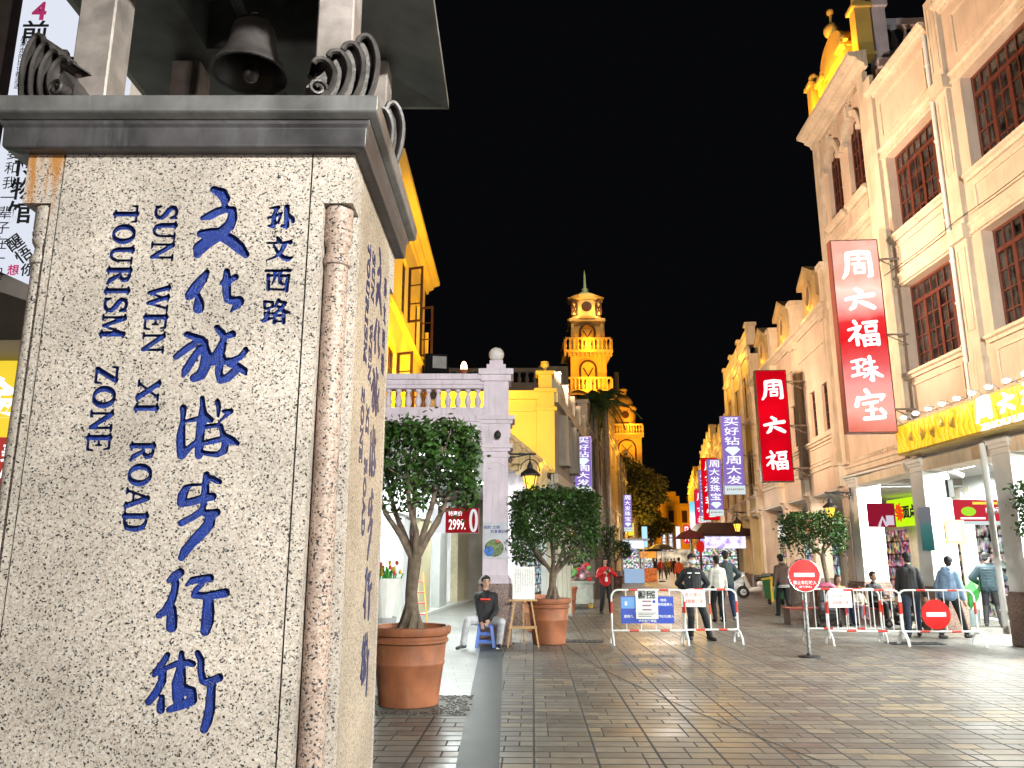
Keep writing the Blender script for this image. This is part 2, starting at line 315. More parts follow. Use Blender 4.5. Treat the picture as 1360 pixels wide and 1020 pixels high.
# ------------------------------------------------------------------ ground
def paving_mat():
    m = bpy.data.materials.new('paving'); m.use_nodes = True; nt = m.node_tree; L = nt.links.new; b = nt.nodes['Principled BSDF']
    tc = nd(nt, 'ShaderNodeTexCoord'); mp = nd(nt, 'ShaderNodeMapping'); mp.inputs['Rotation'].default_value = (0, 0, R(1.5)); L(tc.outputs['Object'], mp.inputs[0])
    sx = nd(nt, 'ShaderNodeSeparateXYZ'); L(mp.outputs[0], sx.inputs[0])
    def M(op, a, c=None, d=None):
        n = nd(nt, 'ShaderNodeMath', operation=op)
        for i, q in enumerate((a, c, d)):
            if q is None: continue
            if isinstance(q, (int, float)): n.inputs[i].default_value = q
            else: L(q, n.inputs[i])
        return n.outputs[0]
    CW, RH = .52, .20
    u = M('DIVIDE', sx.outputs[0], CW); v = M('DIVIDE', sx.outputs[1], RH)
    cu = M('FLOOR', u); cv = M('FLOOR', v); fu = M('FRACT', u); fv = M('FRACT', v)
    def H(a, c, z):
        cb = nd(nt, 'ShaderNodeCombineXYZ'); L(a, cb.inputs[0]); L(c, cb.inputs[1]); cb.inputs[2].default_value = z
        w = nd(nt, 'ShaderNodeTexWhiteNoise'); L(cb.outputs[0], w.inputs[0]); return w
    h1 = H(cu, cv, .5).outputs[0]
    split = M('ADD', M('MULTIPLY', M('FLOOR', M('MULTIPLY', h1, 2.999)), .25), .25)
    side = M('GREATER_THAN', fu, split)
    idu = M('ADD', M('MULTIPLY', cu, 2), side); w2 = H(idu, cv, 2.5)
    joint = .012
    du = M('MULTIPLY', M('MINIMUM', M('MINIMUM', fu, M('SUBTRACT', 1, fu)), M('ABSOLUTE', M('SUBTRACT', fu, split))), CW)
    dv = M('MULTIPLY', M('MINIMUM', fv, M('SUBTRACT', 1, fv)), RH)
    dcol = M('MULTIPLY', M('MINIMUM', fu, M('SUBTRACT', 1, fu)), CW)
    dj = M('MINIMUM', M('MINIMUM', du, M('MULTIPLY', dv, .55)), M('SUBTRACT', dcol, .004))
    jm = nd(nt, 'ShaderNodeMapRange'); jm.inputs[1].default_value = .004; jm.inputs[2].default_value = .010; L(dj, jm.inputs[0])
    r = nd(nt, 'ShaderNodeValToRGB'); el = r.color_ramp.elements; el[0].color = (.092, .087, .081, 1); el[1].position = 1; el[1].color = (.21, .17, .12, 1)
    for p, c in ((.22, (.103, .097, .09)), (.45, (.13, .121, .111)), (.7, (.155, .14, .122))): e = el.new(p); e.color = (*c, 1)
    # warm blocks gather in drifts
    n0 = nd(nt, 'ShaderNodeTexNoise'); n0.inputs['Scale'].default_value = .35; L(tc.outputs['Object'], n0.inputs['Vector'])
    L(M('MULTIPLY', w2.outputs[0], M('ADD', M('MULTIPLY', n0.outputs[0], 1.6), .12)), r.inputs[0])
    n = nd(nt, 'ShaderNodeTexNoise'); n.inputs['Scale'].default_value = 9; n.inputs['Detail'].default_value = 8; n.inputs['Roughness'].default_value = .65; L(tc.outputs['Object'], n.inputs['Vector'])
    mr = nd(nt, 'ShaderNodeMapRange'); mr.inputs[1].default_value = .3; mr.inputs[2].default_value = .7; mr.inputs[3].default_value = .7; mr.inputs[4].default_value = 1.3; L(n.outputs[0], mr.inputs[0])
    mx = nd(nt, 'ShaderNodeMix', data_type='RGBA', blend_type='MULTIPLY'); mx.inputs[0].default_value = 1; L(r.outputs[0], mx.inputs[6]); L(mr.outputs[0], mx.inputs[7])
    mj = nd(nt, 'ShaderNodeMix', data_type='RGBA'); L(jm.outputs[0], mj.inputs[0]); mj.inputs[6].default_value = (.018, .016, .015, 1); L(mx.outputs[2], mj.inputs[7])
    L(mj.outputs[2], b.inputs['Base Color'])
    n2 = nd(nt, 'ShaderNodeTexNoise'); n2.inputs['Scale'].default_value = .8; n2.inputs['Detail'].default_value = 6; L(tc.outputs['Object'], n2.inputs['Vector'])
    rr = nd(nt, 'ShaderNodeMapRange'); rr.inputs[1].default_value = .3; rr.inputs[2].default_value = .7; rr.inputs[3].default_value = .31; rr.inputs[4].default_value = .52; L(M('ADD', n2.outputs[0], M('MULTIPLY', M('SUBTRACT', w2.outputs[0], .5), .25)), rr.inputs[0])
    rj = nd(nt, 'ShaderNodeMix', data_type='FLOAT'); L(jm.outputs[0], rj.inputs[0]); rj.inputs[2].default_value = .9; L(rr.outputs[0], rj.inputs[3]); L(rj.outputs[0], b.inputs['Roughness'])
    hb = M('ADD', M('MULTIPLY', jm.outputs[0], 1), M('ADD', M('MULTIPLY', n.outputs[0], .35), M('MULTIPLY', w2.outputs[0], .3)))
    bp = nd(nt, 'ShaderNodeBump'); bp.inputs['Strength'].default_value = .4; bp.inputs['Distance'].default_value = .006; L(hb, bp.inputs['Height']); L(bp.outputs[0], b.inputs['Normal'])
    b.inputs['Specular IOR Level'].default_value = .6
    return m
PAVE = paving_mat()
def tile_mat(name, c1, c2, sx_, sy_, rough, rot=0):
    m = bpy.data.materials.new(name); m.use_nodes = True; nt = m.node_tree; L = nt.links.new; b = nt.nodes['Principled BSDF']
    tc = nd(nt, 'ShaderNodeTexCoord'); mp = nd(nt, 'ShaderNodeMapping'); mp.inputs['Rotation'].default_value = (0, 0, rot); L(tc.outputs['Object'], mp.inputs[0])
    t = nd(nt, 'ShaderNodeTexBrick'); t.inputs['Scale'].default_value = 1; t.inputs['Brick Width'].default_value = sx_; t.inputs['Row Height'].default_value = sy_; t.inputs['Mortar Size'].default_value = .004
    t.inputs['Color1'].default_value = (*c1, 1); t.inputs['Color2'].default_value = (*c2, 1); t.inputs['Mortar'].default_value = (.03, .03, .03, 1); L(mp.outputs[0], t.inputs['Vector'])
    n = nd(nt, 'ShaderNodeTexNoise'); n.inputs['Scale'].default_value = 5; n.inputs['Detail'].default_value = 7; L(tc.outputs['Object'], n.inputs['Vector'])
    mr = nd(nt, 'ShaderNodeMapRange'); mr.inputs[1].default_value = .3; mr.inputs[2].default_value = .7; mr.inputs[3].default_value = .75; mr.inputs[4].default_value = 1.2; L(n.outputs[0], mr.inputs[0])
    mx = nd(nt, 'ShaderNodeMix', data_type='RGBA', blend_type='MULTIPLY'); mx.inputs[0].default_value = 1; L(t.outputs[0], mx.inputs[6]); L(mr.outputs[0], mx.inputs[7]); L(mx.outputs[2], b.inputs['Base Color'])
    rr = nd(nt, 'ShaderNodeMapRange'); rr.inputs[3].default_value = rough; rr.inputs[4].default_value = rough + .25; L(n.outputs[0], rr.inputs[0]); L(rr.outputs[0], b.inputs['Roughness'])
    return m
SIDEP = tile_mat('side_paving', (.20, .20, .195), (.26, .26, .25), .42, .30, .22, R(-6))
STRIPM = mat('strip_stone', (.045, .05, .052), .45, 0, .35, 3, .15, 60, spec=.15)
def sheet(name, pts, z, m):
    mb = MB(); mb.face([(x, y, z) for x, y in pts]); return struct(mb.build(name, m))
sheet('ground', [(-300, -300), (300, -300), (300, 500), (-300, 500)], 0, PAVE)
# stone strip running from the camera side to the corner column, side paving left of it
sheet('stone_strip', [(-.40, 4), (-.08, 4), (-.17, 15.8), (-.60, 15.8)], .004, STRIPM)
sheet('side_pavement', [(-9, 9.0), (-.46, 9.0), (-.60, 15.8), (1.2, 23), (7.5, 55), (3.5, 55), (-9, 24)], .003, SIDEP)
mb = MB()
for r0, wd_ in ((26, .014),):
    P = [(1.2 - r0 * .0 + 0.0, 0)]
    pts = []
    for k in range(41):
        y = 5.5 + k * .7; x = .95 + .0125 * (y - 18) ** 2 * (1 if y < 18 else .35) - (26 - r0) * .35; pts.append((x, y))
    for (xa, ya), (xb, yb) in zip(pts[:-1], pts[1:]): mb.face([(xa, ya, .0045), (xa + wd_, ya, .0045), (xb + wd_, yb, .0045), (xb, yb, .0045)])
struct(mb.build('paving_joint', mat('joint_dark', (.012, .012, .012), .9)))
# drain grates
def grate(px, py, w, dpt, rz, label):
    p = gnd(px, py); t = thing('drain_grate', label, 'drain grate', (p.x, p.y, 0), rz, 'drain grates in the paving'); mb = MB()
    mb.box(-w / 2, w / 2, -dpt / 2, dpt / 2, .004, .008); mb.build('pit', INK, t); mb = MB()
    for k in range(9): x = -w / 2 + w * k / 8; mb.box(x - .012, x + .012, -dpt / 2, dpt / 2, .008, .016)
    for y in (-dpt / 2, dpt / 2): mb.box(-w / 2 - .02, w / 2 + .02, y - .012, y + .012, .008, .018)
    mb.build('bars', mat('cast_iron', (.05, .05, .05), .5, .6), t)
grate(773, 852, .8, .42, R(-4), 'dark iron drain grate beside the second potted tree')
grate(1215, 855, 1.0, .35, R(-2), 'dark iron drain grate behind the right hand barriers')
# pebble pit round the first pot
mb = MB(); mb.box(-1.95, -.44, 8.75, 10.0, -.05, .006); t = tag(mb.build('pebble_bed', mat('pebble_mortar', (.10, .10, .09), .6, 0, .3)), 'mosaic bed of dark pebbles under the nearest terracotta pot', 'pebble bed', kind='structure')
mb = MB()
for k in range(900):
    x, y = rnd.uniform(-1.93, -.46), rnd.uniform(8.77, 9.98)
    if (x + 1.17) ** 2 + (y - 9.4) ** 2 < .2 and rnd.random() < .9: continue
    mb.ball((x, y, .008), (rnd.uniform(.012, .024), rnd.uniform(.012, .024), .009), 6, 4)
mb.build('pebbles', mat('pebble', (.06, .06, .055), .35, 0, .7, 30), t)['kind'] = 'stuff'
# ------------------------------------------------------------------ stone marker with engraved lettering
BR = {  # brush strokes read off the stone: origin, scale, polylines of (x, y, radius)
 'wen': (240, 240, 11.333, [[(500,130,58),(620,190,85),(670,270,78),(660,350,45),(670,420,60)],[(330,560,38),(430,530,68),(560,460,68),(680,430,58),(790,440,55)],[(780,440,62),(780,560,75),(730,680,85),(600,780,85),(420,790,80),(300,800,60)],[(560,830,90),(400,920,100),(290,1010,105),(250,1110,60)],[(620,820,90),(760,900,95),(880,1000,90),(980,1110,58)]]),
 'hua': (240, 335, 11.333, [[(395,300,45),(330,400,75),(230,530,92),(140,640,78),(105,690,35)],[(260,640,40),(275,760,78),(270,840,85)],[(695,285,48),(695,400,68),(690,520,68),(695,620,65),(710,710,62),(800,730,65),(870,740,88),(840,800,60),(750,900,14)],[(640,460,52),(740,430,48),(825,370,52)]]),
 'lv': (220, 425, 11.333, [[(320,215,48),(420,250,52),(540,290,58),(590,340,58)],[(440,350,58),(300,440,58),(160,550,52)],[(510,430,52),(400,600,62),(300,760,62),(265,840,32)],[(590,400,62),(620,550,88),(590,700,85),(530,830,78),(430,870,68)],[(640,620,88),(740,590,88),(830,440,80),(870,300,52)],[(770,110,44),(850,200,58),(890,260,50)],[(930,240,48),(1005,210,58)],[(830,560,78),(810,680,62),(800,800,58),(830,900,62),(930,870,65),(1040,770,65),(1060,720,55)],[(880,620,58),(1000,610,48),(1120,560,48),(1190,480,48),(1205,440,42)],[(950,660,45),(1080,690,58),(1180,760,58),(1205,810,28)]]),
 'you': (220, 525, 11.333, [[(265,190,55),(265,280,45),(255,370,35),(250,450,50),(230,600,68),(230,750,68),(245,890,75)],[(300,390,24),(400,370,36),(500,350,40)],[(550,40,38),(560,160,44),(560,300,72),(540,420,75),(520,560,68),(510,700,68),(500,850,62),(500,900,62)],[(600,330,72),(680,370,48)],[(480,690,48),(380,770,45),(290,850,60)],[(780,90,40),(800,180,38),(790,310,24)],[(870,240,28),(980,240,44),(900,310,28),(800,410,14)],[(620,470,38),(760,450,34),(830,460,40),(850,540,38),(880,620,58),(1000,680,62),(1085,720,32)],[(560,720,40),(700,690,46),(830,660,48)],[(900,720,58),(880,830,58),(780,890,46),(640,880,40),(560,860,36)]]),
 'bu': (210, 625, 11.333, [[(730,60,50),(715,180,55),(710,320,62),(690,440,58),(680,540,45),(640,620,58),(520,700,52),(350,790,52)],[(790,110,42),(880,150,46),(930,170,38)],[(650,210,20),(500,215,24),(420,270,58),(370,370,75),(350,480,68),(450,480,60),(600,440,60),(740,400,66),(820,390,62)],[(720,640,58),(820,650,68),(880,630,62)],[(790,680,80),(770,800,85),(690,900,85),(590,1000,82),(507,1090,75),(407,1210,75),(350,1310,52)]]),
 'xing': (180, 745, 9.714, [[(575,150,58),(500,200,58),(430,250,34)],[(520,280,48),(500,400,52),(460,520,58),(390,640,58),(300,700,42)],[(470,620,58),(470,740,72),(465,850,72)],[(960,220,54),(850,235,52),(730,250,46),(660,310,22)],[(860,300,34),(780,370,38),(760,440,46),(900,450,46),(1050,430,56),(1160,410,58)],[(940,500,68),(940,640,78),(930,780,82),(900,900,65)]]),
 'jie': (180, 860, 8.5, [[(360,85,34),(310,170,40),(240,270,44),(210,310,28)],[(310,250,44),(300,380,48),(240,500,48),(150,610,42)],[(300,560,32),(285,650,48),(285,700,48)],[(520,60,30),(520,150,40),(510,260,58),(490,400,82),(480,560,68),(490,620,58)],[(370,220,30),(470,180,34),(600,170,40),(650,185,34)],[(560,480,58),(630,500,58),(640,590,58),(560,640,46),(460,670,46),(380,700,34)],[(700,60,34),(740,140,40),(740,280,40),(760,370,44),(800,390,44),(900,360,44),(945,340,48)],[(860,420,48),(850,560,54),(840,700,58),(810,830,58),(775,920,48)]]),
 'sun': (340, 265, 11.333, [[(210,130,13),(340,115,26),(300,170,24),(270,230,24),(270,330,34),(260,400,34),(190,395,17)],[(185,275,17),(290,250,20),(390,200,17)],[(370,240,19),(340,330,17),(300,370,12)],[(465,110,36),(465,250,36),(460,400,36),(385,400,19)],[(510,230,15),(550,280,30),(555,330,28)]]),
 'wen2': (340, 265, 11.333, [[(320,570,19),(355,620,32)],[(170,655,15),(400,650,17),(520,640,31)],[(430,680,34),(380,780,28),(300,860,19),(150,915,9)],[(270,690,17),(330,800,24),(420,880,34),(490,895,34),(550,865,14)]]),
 'xi': (340, 350, 11.333, [[(145,108,17),(400,105,17),(510,105,26)],[(185,170,24),(185,390,26)],[(200,385,15),(440,395,17)],[(190,180,17),(480,185,20)],[(490,180,26),(465,300,28),(460,410,26)],[(290,130,26),(285,220,19),(240,310,11)],[(365,120,24),(360,280,26),(400,310,20)]]),
 'lu': (340, 350, 11.333, [[(130,570,20),(130,670,20)],[(130,570,18),(250,580,20),(250,650,20)],[(140,680,16),(240,655,15)],[(190,690,20),(180,800,24),(100,860,22)],[(130,740,18),(150,850,20)],[(200,760,15),(250,740,13)],[(110,870,22),(240,820,14)],[(340,550,26),(290,650,17)],[(350,570,18),(440,590,26),(380,680,28),(260,770,17)],[(340,650,20),(430,730,33),(510,735,14)],[(280,780,18),(275,890,26)],[(280,780,16),(420,785,23),(415,890,26)],[(290,870,13),(410,870,15)]]),
}
FT = {'S': (.62, [[(.52,.74,.035),(.50,.86,.04),(.40,.95,.045),(.25,.96,.05),(.12,.87,.06),(.11,.73,.075),(.22,.60,.09),(.40,.48,.09),(.52,.34,.08),(.52,.18,.065),(.42,.06,.05),(.25,.03,.045),(.12,.08,.04),(.07,.26,.03)],[(.07,.02,.03),(.07,.26,.03)],[(.55,.70,.03),(.55,.98,.03)]]),
 'T': (.7, [[(.35,.03,.085),(.35,.96,.085)],[(.20,.03,.03),(.50,.03,.03)],[(.04,.96,.035),(.66,.96,.035)],[(.04,.96,.035),(.02,.76,.022)],[(.66,.96,.035),(.68,.76,.022)]]),
 'O': (.82, [[(.41 + .30 * math.cos(a * math.pi / 12), .5 + .45 * math.sin(a * math.pi / 12), .042 + .055 * abs(math.cos(a * math.pi / 12))) for a in range(25)]]),
 'U': (.76, [[(.16,.96,.085),(.16,.35,.085),(.2,.15,.07),(.32,.05,.05),(.46,.06,.045),(.56,.17,.04),(.6,.35,.035),(.6,.96,.035)],[(.02,.96,.03),(.30,.96,.03)],[(.48,.96,.03),(.73,.96,.03)]]),
 'R': (.74, [[(.16,.03,.085),(.16,.96,.085)],[(.03,.03,.03),(.31,.03,.03)],[(.03,.96,.03),(.16,.96,.03)],[(.16,.96,.035),(.42,.95,.045),(.54,.85,.075),(.55,.70,.08),(.45,.56,.05),(.16,.52,.035)],[(.36,.52,.06),(.55,.15,.085),(.69,.04,.045)]]),
 'I': (.36, [[(.18,.03,.085),(.18,.96,.085)],[(.04,.03,.03),(.32,.03,.03)],[(.04,.96,.03),(.32,.96,.03)]]),
 'M': (.92, [[(.12,.03,.035),(.12,.96,.035)],[(.16,.94,.085),(.44,.10,.055)],[(.44,.06,.035),(.72,.94,.035)],[(.76,.03,.085),(.76,.96,.085)],[(.02,.03,.03),(.22,.03,.03)],[(.62,.03,.03),(.90,.03,.03)],[(.02,.96,.03),(.16,.96,.03)],[(.72,.96,.03),(.9,.96,.03)]]),
 'Z': (.66, [[(.06,.95,.04),(.58,.95,.04)],[(.52,.92,.085),(.12,.08,.085)],[(.08,.05,.04),(.60,.05,.04)],[(.06,.95,.035),(.04,.74,.025)],[(.60,.05,.035),(.62,.28,.025)]]),
 'N': (.76, [[(.12,.03,.035),(.12,.96,.035)],[(.14,.92,.085),(.62,.08,.07)],[(.64,.03,.035),(.64,.96,.035)],[(.02,.03,.03),(.23,.03,.03)],[(.0,.96,.03),(.16,.96,.03)],[(.53,.96,.03),(.75,.96,.03)]]),
 'E': (.66, [[(.16,.03,.085),(.16,.96,.085)],[(.03,.96,.03),(.55,.96,.035)],[(.16,.5,.03),(.42,.5,.03)],[(.03,.03,.03),(.57,.04,.035)],[(.55,.96,.035),(.57,.76,.025)],[(.58,.04,.035),(.61,.27,.025)],[(.43,.38,.025),(.43,.62,.025)]]),
 'W': (.96, [[(.08,.95,.08),(.28,.08,.065)],[(.28,.06,.035),(.48,.8,.035)],[(.44,.95,.08),(.66,.08,.065)],[(.66,.06,.035),(.86,.95,.035)],[(0,.96,.03),(.2,.96,.03)],[(.34,.96,.03),(.56,.96,.03)],[(.76,.96,.03),(.95,.96,.03)]]),
 'X': (.70, [[(.1,.95,.085),(.58,.05,.085)],[(.58,.95,.035),(.1,.05,.035)],[(0,.96,.03),(.22,.96,.03)],[(.48,.96,.03),(.68,.96,.03)],[(0,.03,.03),(.2,.03,.03)],[(.47,.03,.03),(.70,.03,.03)]]),
 'A': (.76, [[(.08,.05,.035),(.34,.95,.035)],[(.36,.91,.09),(.62,.05,.085)],[(.18,.32,.03),(.5,.32,.03)],[(0,.03,.03),(.19,.03,.03)],[(.5,.03,.03),(.76,.03,.03)]]),
 'D': (.78, [[(.16,.03,.085),(.16,.96,.085)],[(.03,.96,.03),(.2,.96,.03)],[(.03,.03,.03),(.2,.03,.03)],[(.16,.96,.035),(.38,.95,.045),(.56,.82,.08),(.61,.5,.092),(.56,.18,.08),(.38,.05,.045),(.16,.04,.035)]])}
PY = 2.5; PX0, PX1 = -1.56, -.70; PYB = 3.45                              # face plane, slab edges, back of the marker
def plate(px, py): p = at(px, py, PY); return p.x, p.z
def all_strokes():
    S = []
    for ox, oy, sc, st in BR.values():
        for line in st:
            q = []
            for x, y, r in line:
                u, w = plate(ox + x / sc, oy + y / sc); zc = PY * _c + (w - 1.6) * _s
                q.append((u, w, r / sc / FPX * zc * (1.22 if ox == 340 else 1.03)))
            S.append(q)
    # word, x of the letters' feet and heads (text turned a quarter), first and last height
    for word, (xb, yb), (xt, yt), (xe, ye) in (('SUN', (207, 272), (237, 272), (190, 346)), ('WEN', (197, 379), (226, 379), (189, 469)), ('XI', (184, 505), (213, 505), (180, 549)), ('ROAD', (175, 586), (206, 586), (163, 709)),
                                        ('TOURISM', (154, 273), (184, 273), (135, 449)), ('ZONE', (128, 486), (158, 486), (116, 600))):
        u0, w0 = plate(xb, yb); u1, _ = plate(xt, yt); _, w1 = plate(xe, ye); hgt = u1 - u0
        W = sum(FT[c][0] for c in word) + .06 * (len(word) - 1); k = (w0 - w1) / W; p = 0
        for c in word:
            for line in FT[c][1]:
                S.append([(u0 + y * hgt, w0 - (p + x) * k, (r * 1.18 + .012) * (hgt + k) / 2) for x, y, r in line])
            p += FT[c][0] + .06
    return S
mk = thing('stone_marker', 'tall speckled granite marker engraved with blue street name lettering under a bronze cap', 'monument', (-1.12, 2.97, 0))
mk_inv = Mx.Translation((1.12, -2.97, 0))
def mpart(mb, name, m, parent=None, **k):
    mb.v = [tuple(mk_inv @ V(p)) for p in mb.v]; return mb.build(name, m, parent or mk, **k)
ST = all_strokes(); h = .003; z0, z1 = .86, 2.99
nx, nz = int(round((PX1 - PX0) / h)), int(round((z1 - z0) / h)); hx = h
FD = sdf(ST, PX0, z0, nx, nz, h)
DEP = .013
P, S_ = contour(FD, PX0, z0, h, False); mb = MB()
for p in P: mb.face([(u, PY, w) for u, w in p])
xe, ze = PX0 + nx * h, z0 + nz * h
mb.box(PX0, xe, PY, PY + .02, 0, z0); mb.box(PX0 + .001, xe - .001, PY + .018, PYB - .01, 0, ze)
slab = mpart(mb, 'front_slab', GR)
P, S_ = contour(FD, PX0, z0, h, True); mb = MB()
for p in P: mb.face([(u, PY + DEP, w) for u, w in p])
mb.m = 1
for a, b in S_: mb.face([(a[0], PY, a[1]), (b[0], PY, b[1]), (b[0], PY + DEP, b[1]), (a[0], PY + DEP, a[1])])
mpart(mb, 'lettering', [BLUE, BLUED])
# right hand face with the same inscription, raised a hair
mb = MB(); SXP = -.55; mb.box(-.72, SXP, 2.66, 3.29, 0, 2.99); mpart(mb, 'side_slab', GRY)
kS = .63 / (PX1 - PX0)
lo = strokes_mesh('side_lettering', ST, .005, BLUED, mk, lambda u, w, d: tuple(mk_inv @ V((SXP + .0005 + d, 2.66 + (u - PX0) * kS, w))), .0015)
# corner posts with a notched niche and a small colonette each
def cpost(cx, cy, sx, sy):                                             # outer corner and the directions inward
    def r(a, b, z0, z1, mb):
        x = sorted((cx + sx * a[0], cx + sx * a[1])); y = sorted((cy + sy * b[0], cy + sy * b[1])); mb.box(x[0], x[1], y[0], y[1], z0, z1)
    m = GRR if sx > 0 and sy > 0 else GR
    mb = MB(); W9 = .123 if cx < -1 else .144; r((0, W9), (0, .155), 2.80, 2.99, mb); r((.100, W9), (0, .155), 0, 2.80, mb); r((0, .100), (.105, .155), 0, 2.80, mb)
    o = mpart(mb, 'corner_post', m)
    mb = MB(); q = (cx + sx * (.058 if sx < 0 else .072), cy + sy * .058, 0)
    mb.lathe([(.040, 0), (.040, 2.585), (.047, 2.59), (.049, 2.605), (.045, 2.618), (.038, 2.63), (.037, 2.65), (.047, 2.668), (.049, 2.68), (.046, 2.688), (.050, 2.695), (.051, 2.705), (.047, 2.713), (.050, 2.72), (.050, 2.795)], q, 28)
    mpart(mb, 'colonette', GRP if cx > -1 else GR, smooth=True)
GRR = GR.copy(); GRR.name = 'granite_rust'
nt = GRR.node_tree; L = nt.links.new; b = nt.nodes['Principled BSDF']; src = b.inputs['Base Color'].links[0].from_socket
tc = nd(nt, 'ShaderNodeTexCoord'); mp = nd(nt, 'ShaderNodeMapping'); mp.inputs['Scale'].default_value = (34, 34, 3.5); L(tc.outputs['Object'], mp.inputs[0]); n = nd(nt, 'ShaderNodeTexNoise'); n.inputs['Scale'].default_value = 1; n.inputs['Detail'].default_value = 5; L(mp.outputs[0], n.inputs[0])
sx = nd(nt, 'ShaderNodeSeparateXYZ'); L(tc.outputs['Object'], sx.inputs[0]); mr = nd(nt, 'ShaderNodeMapRange'); mr.inputs[1].default_value = 2.55; mr.inputs[2].default_value = 2.98; mr.inputs[3].default_value = -.3; mr.inputs[4].default_value = .22; L(sx.outputs[2], mr.inputs[0])
ad = nd(nt, 'ShaderNodeMath'); L(n.outputs[0], ad.inputs[0]); L(mr.outputs[0], ad.inputs[1]); m2 = nd(nt, 'ShaderNodeMapRange'); m2.inputs[1].default_value = .50; m2.inputs[2].default_value = .70; m2.inputs[4].default_value = .9; L(ad.outputs[0], m2.inputs[0])
mx = nd(nt, 'ShaderNodeMix', data_type='RGBA'); L(m2.outputs[0], mx.inputs[0]); L(src, mx.inputs[6]); mx.inputs[7].default_value = (.42, .17, .025, 1); L(mx.outputs[2], b.inputs['Base Color'])
for a in ((-.55, PY, -1, 1), (-1.69, PY, 1, 1), (-.55, PYB, -1, -1), (-1.69, PYB, 1, -1)): cpost(*a)
# bronze cap, posts, roof
mb = MB(); X0, X1, Y0, Y1 = -1.76, -.505, 2.455, 3.49
def ring(o, z): return [(X0 - o, Y0 - o, z), (X1 + o, Y0 - o, z), (X1 + o, Y1 + o, z), (X0 - o, Y1 + o, z)]
mb.rings([ring(-.04, 2.983), ring(-.005, 2.986), ring(0, 2.993), ring(.002, 3.058), ring(.010, 3.070), ring(.014, 3.082), ring(-.1, 3.083)]); mpart(mb, 'cap_band', LEADD, bevel=.003); mb = MB()
mb.rings([ring(-.1, 3.0835), ring(.016, 3.084), ring(.038, 3.096), ring(.044, 3.102), ring(.045, 3.156), ring(.036, 3.164), ring(-.08, 3.173)])
mpart(mb, 'cap_lip', LEAD, bevel=.003)
mb = MB(); mb.box(-1.47, -.72, 2.56, 2.64, 3.172, 3.228); mpart(mb, 'cap_rail', POSTM); mb = MB(); mb.box(-1.47, -.72, 3.28, 3.34, 3.172, 3.215); mpart(mb, 'cap_rail', POSTM)
for x in (-1.605, -.72):
    for y in (2.53, 3.27):
        mb = MB(); mb.box(x, x + .135, y, y + .135, 3.172, 3.9, .006); mpart(mb, 'roof_post', POSTM)
def ornament(cx, cy, ang):
    mb = MB(); mb.M = Mx.Translation((cx, cy, 3.168)) @ Mx.Rotation(ang, 4, 'Z')
    for k in range(4):
        ub, zt = .235 - .05 * k, .30 - .045 * k; w = .068
        path = [(ub - .03, 0), (ub, .3 * zt), (ub + .012, .65 * zt), (ub, .88 * zt), (ub - .025, zt), (ub - .052, .97 * zt), (ub - .062, .88 * zt)]
        fine = []; q_ = [path[0]] + path + [path[-1]]
        for i in range(len(path) - 1):
            a0, a1, a2, a3 = q_[i:i + 4]
            for t in (0, .2, .4, .6, .8): fine.append(tuple(.5 * (2 * b1 + (b2 - b0) * t + (2 * b0 - 5 * b1 + 4 * b2 - b3) * t * t + (3 * b1 - b0 - 3 * b2 + b3) * t ** 3) for b0, b1, b2, b3 in zip(a0, a1, a2, a3)))
        fine.append(path[-1])
        for i in range(len(fine) - 1):
            (a, c), (d, e) = fine[i], fine[i + 1]; ww = w * (1 - .35 * i / len(fine)); w2 = w * (1 - .35 * (i + 1) / len(fine))
            mb.poly([(a, -ww, c), (a, ww, c), (d, w2, e), (d, -w2, e), (a - .012, -ww, c), (a - .012, ww, c), (d - .012, w2, e), (d - .012, -w2, e)], [(0, 1, 2, 3), (4, 7, 6, 5), (0, 3, 7, 4), (1, 5, 6, 2)])
        for sgn in (-1, 1): mb.tube([(a - .006, sgn * w * (1 - .35 * i / len(fine)), c) for i, (a, c) in enumerate(fine)], .011, 6)
    mb.prism([(.0, .0), (.225, 0), (.235, .12), (.222, .24), (.19, .29), (.15, .255), (.10, .20), (.05, .12), (.0, .06)], -.03, .03, 'y')
    sp = [(.035 + (.034 - .0035 * i * .5) * math.cos(i * .6), .036 + (.034 - .0035 * i * .5) * math.sin(i * .6)) for i in range(16)]
    for i in range(15):
        (a, c), (d, e) = sp[i], sp[i + 1]; mb.poly([(a, -.07, c), (a, .07, c), (d, .07, e), (d, -.07, e)], [(0, 1, 2, 3)])
    for sgn in (-1, 1): mb.tube([(a, sgn * .07, c) for a, c in sp], .007, 6)
    mpart(mb, 'scroll_ornament', BRONZE, smooth=True)
for cx, cy, a in ((-1.53, 2.49, R(158)), (-.735, 2.49, R(22)), (-.68, 2.86, R(40)), (-.74, 3.30, R(48)), (-1.58, 3.38, R(140))): ornament(cx, cy, a)
mb = MB()                                                              # roof: flared eaves round a dark bell chamber
rx0, rx1, ry0, ry1 = -1.87, -.33, 2.08, 3.67
def rr(o, z, i=0): return [(rx0 + o, ry0 + o, z), (rx1 - o, ry0 + o, z), (rx1 - o, ry1 - o, z), (rx0 + o, ry1 - o, z)]
mb.rings([rr(.44, 4.35), rr(.44, 3.93), rr(.03, 3.885), rr(0, 3.89), rr(0, 3.93), rr(.1, 4.0), rr(.35, 4.25), rr(.75, 4.5)])
mpart(mb, 'roof', mat('roof_underside', (.14, .145, .14), .5, .4, .35, 6, .1, 20))
mb = MB(); mb.box(-1.13, -1.11, 2.1, 3.6, 3.78, 3.84); mpart(mb, 'bell_beam', BLACK)
bl = thing('bell', 'dark bronze bell hanging on a ring inside the marker roof', 'bell', (at(336, 60, 2.9).x, 2.9, 3.285))
zr = at(336, 96, 2.9).z - 3.3; mb = MB()
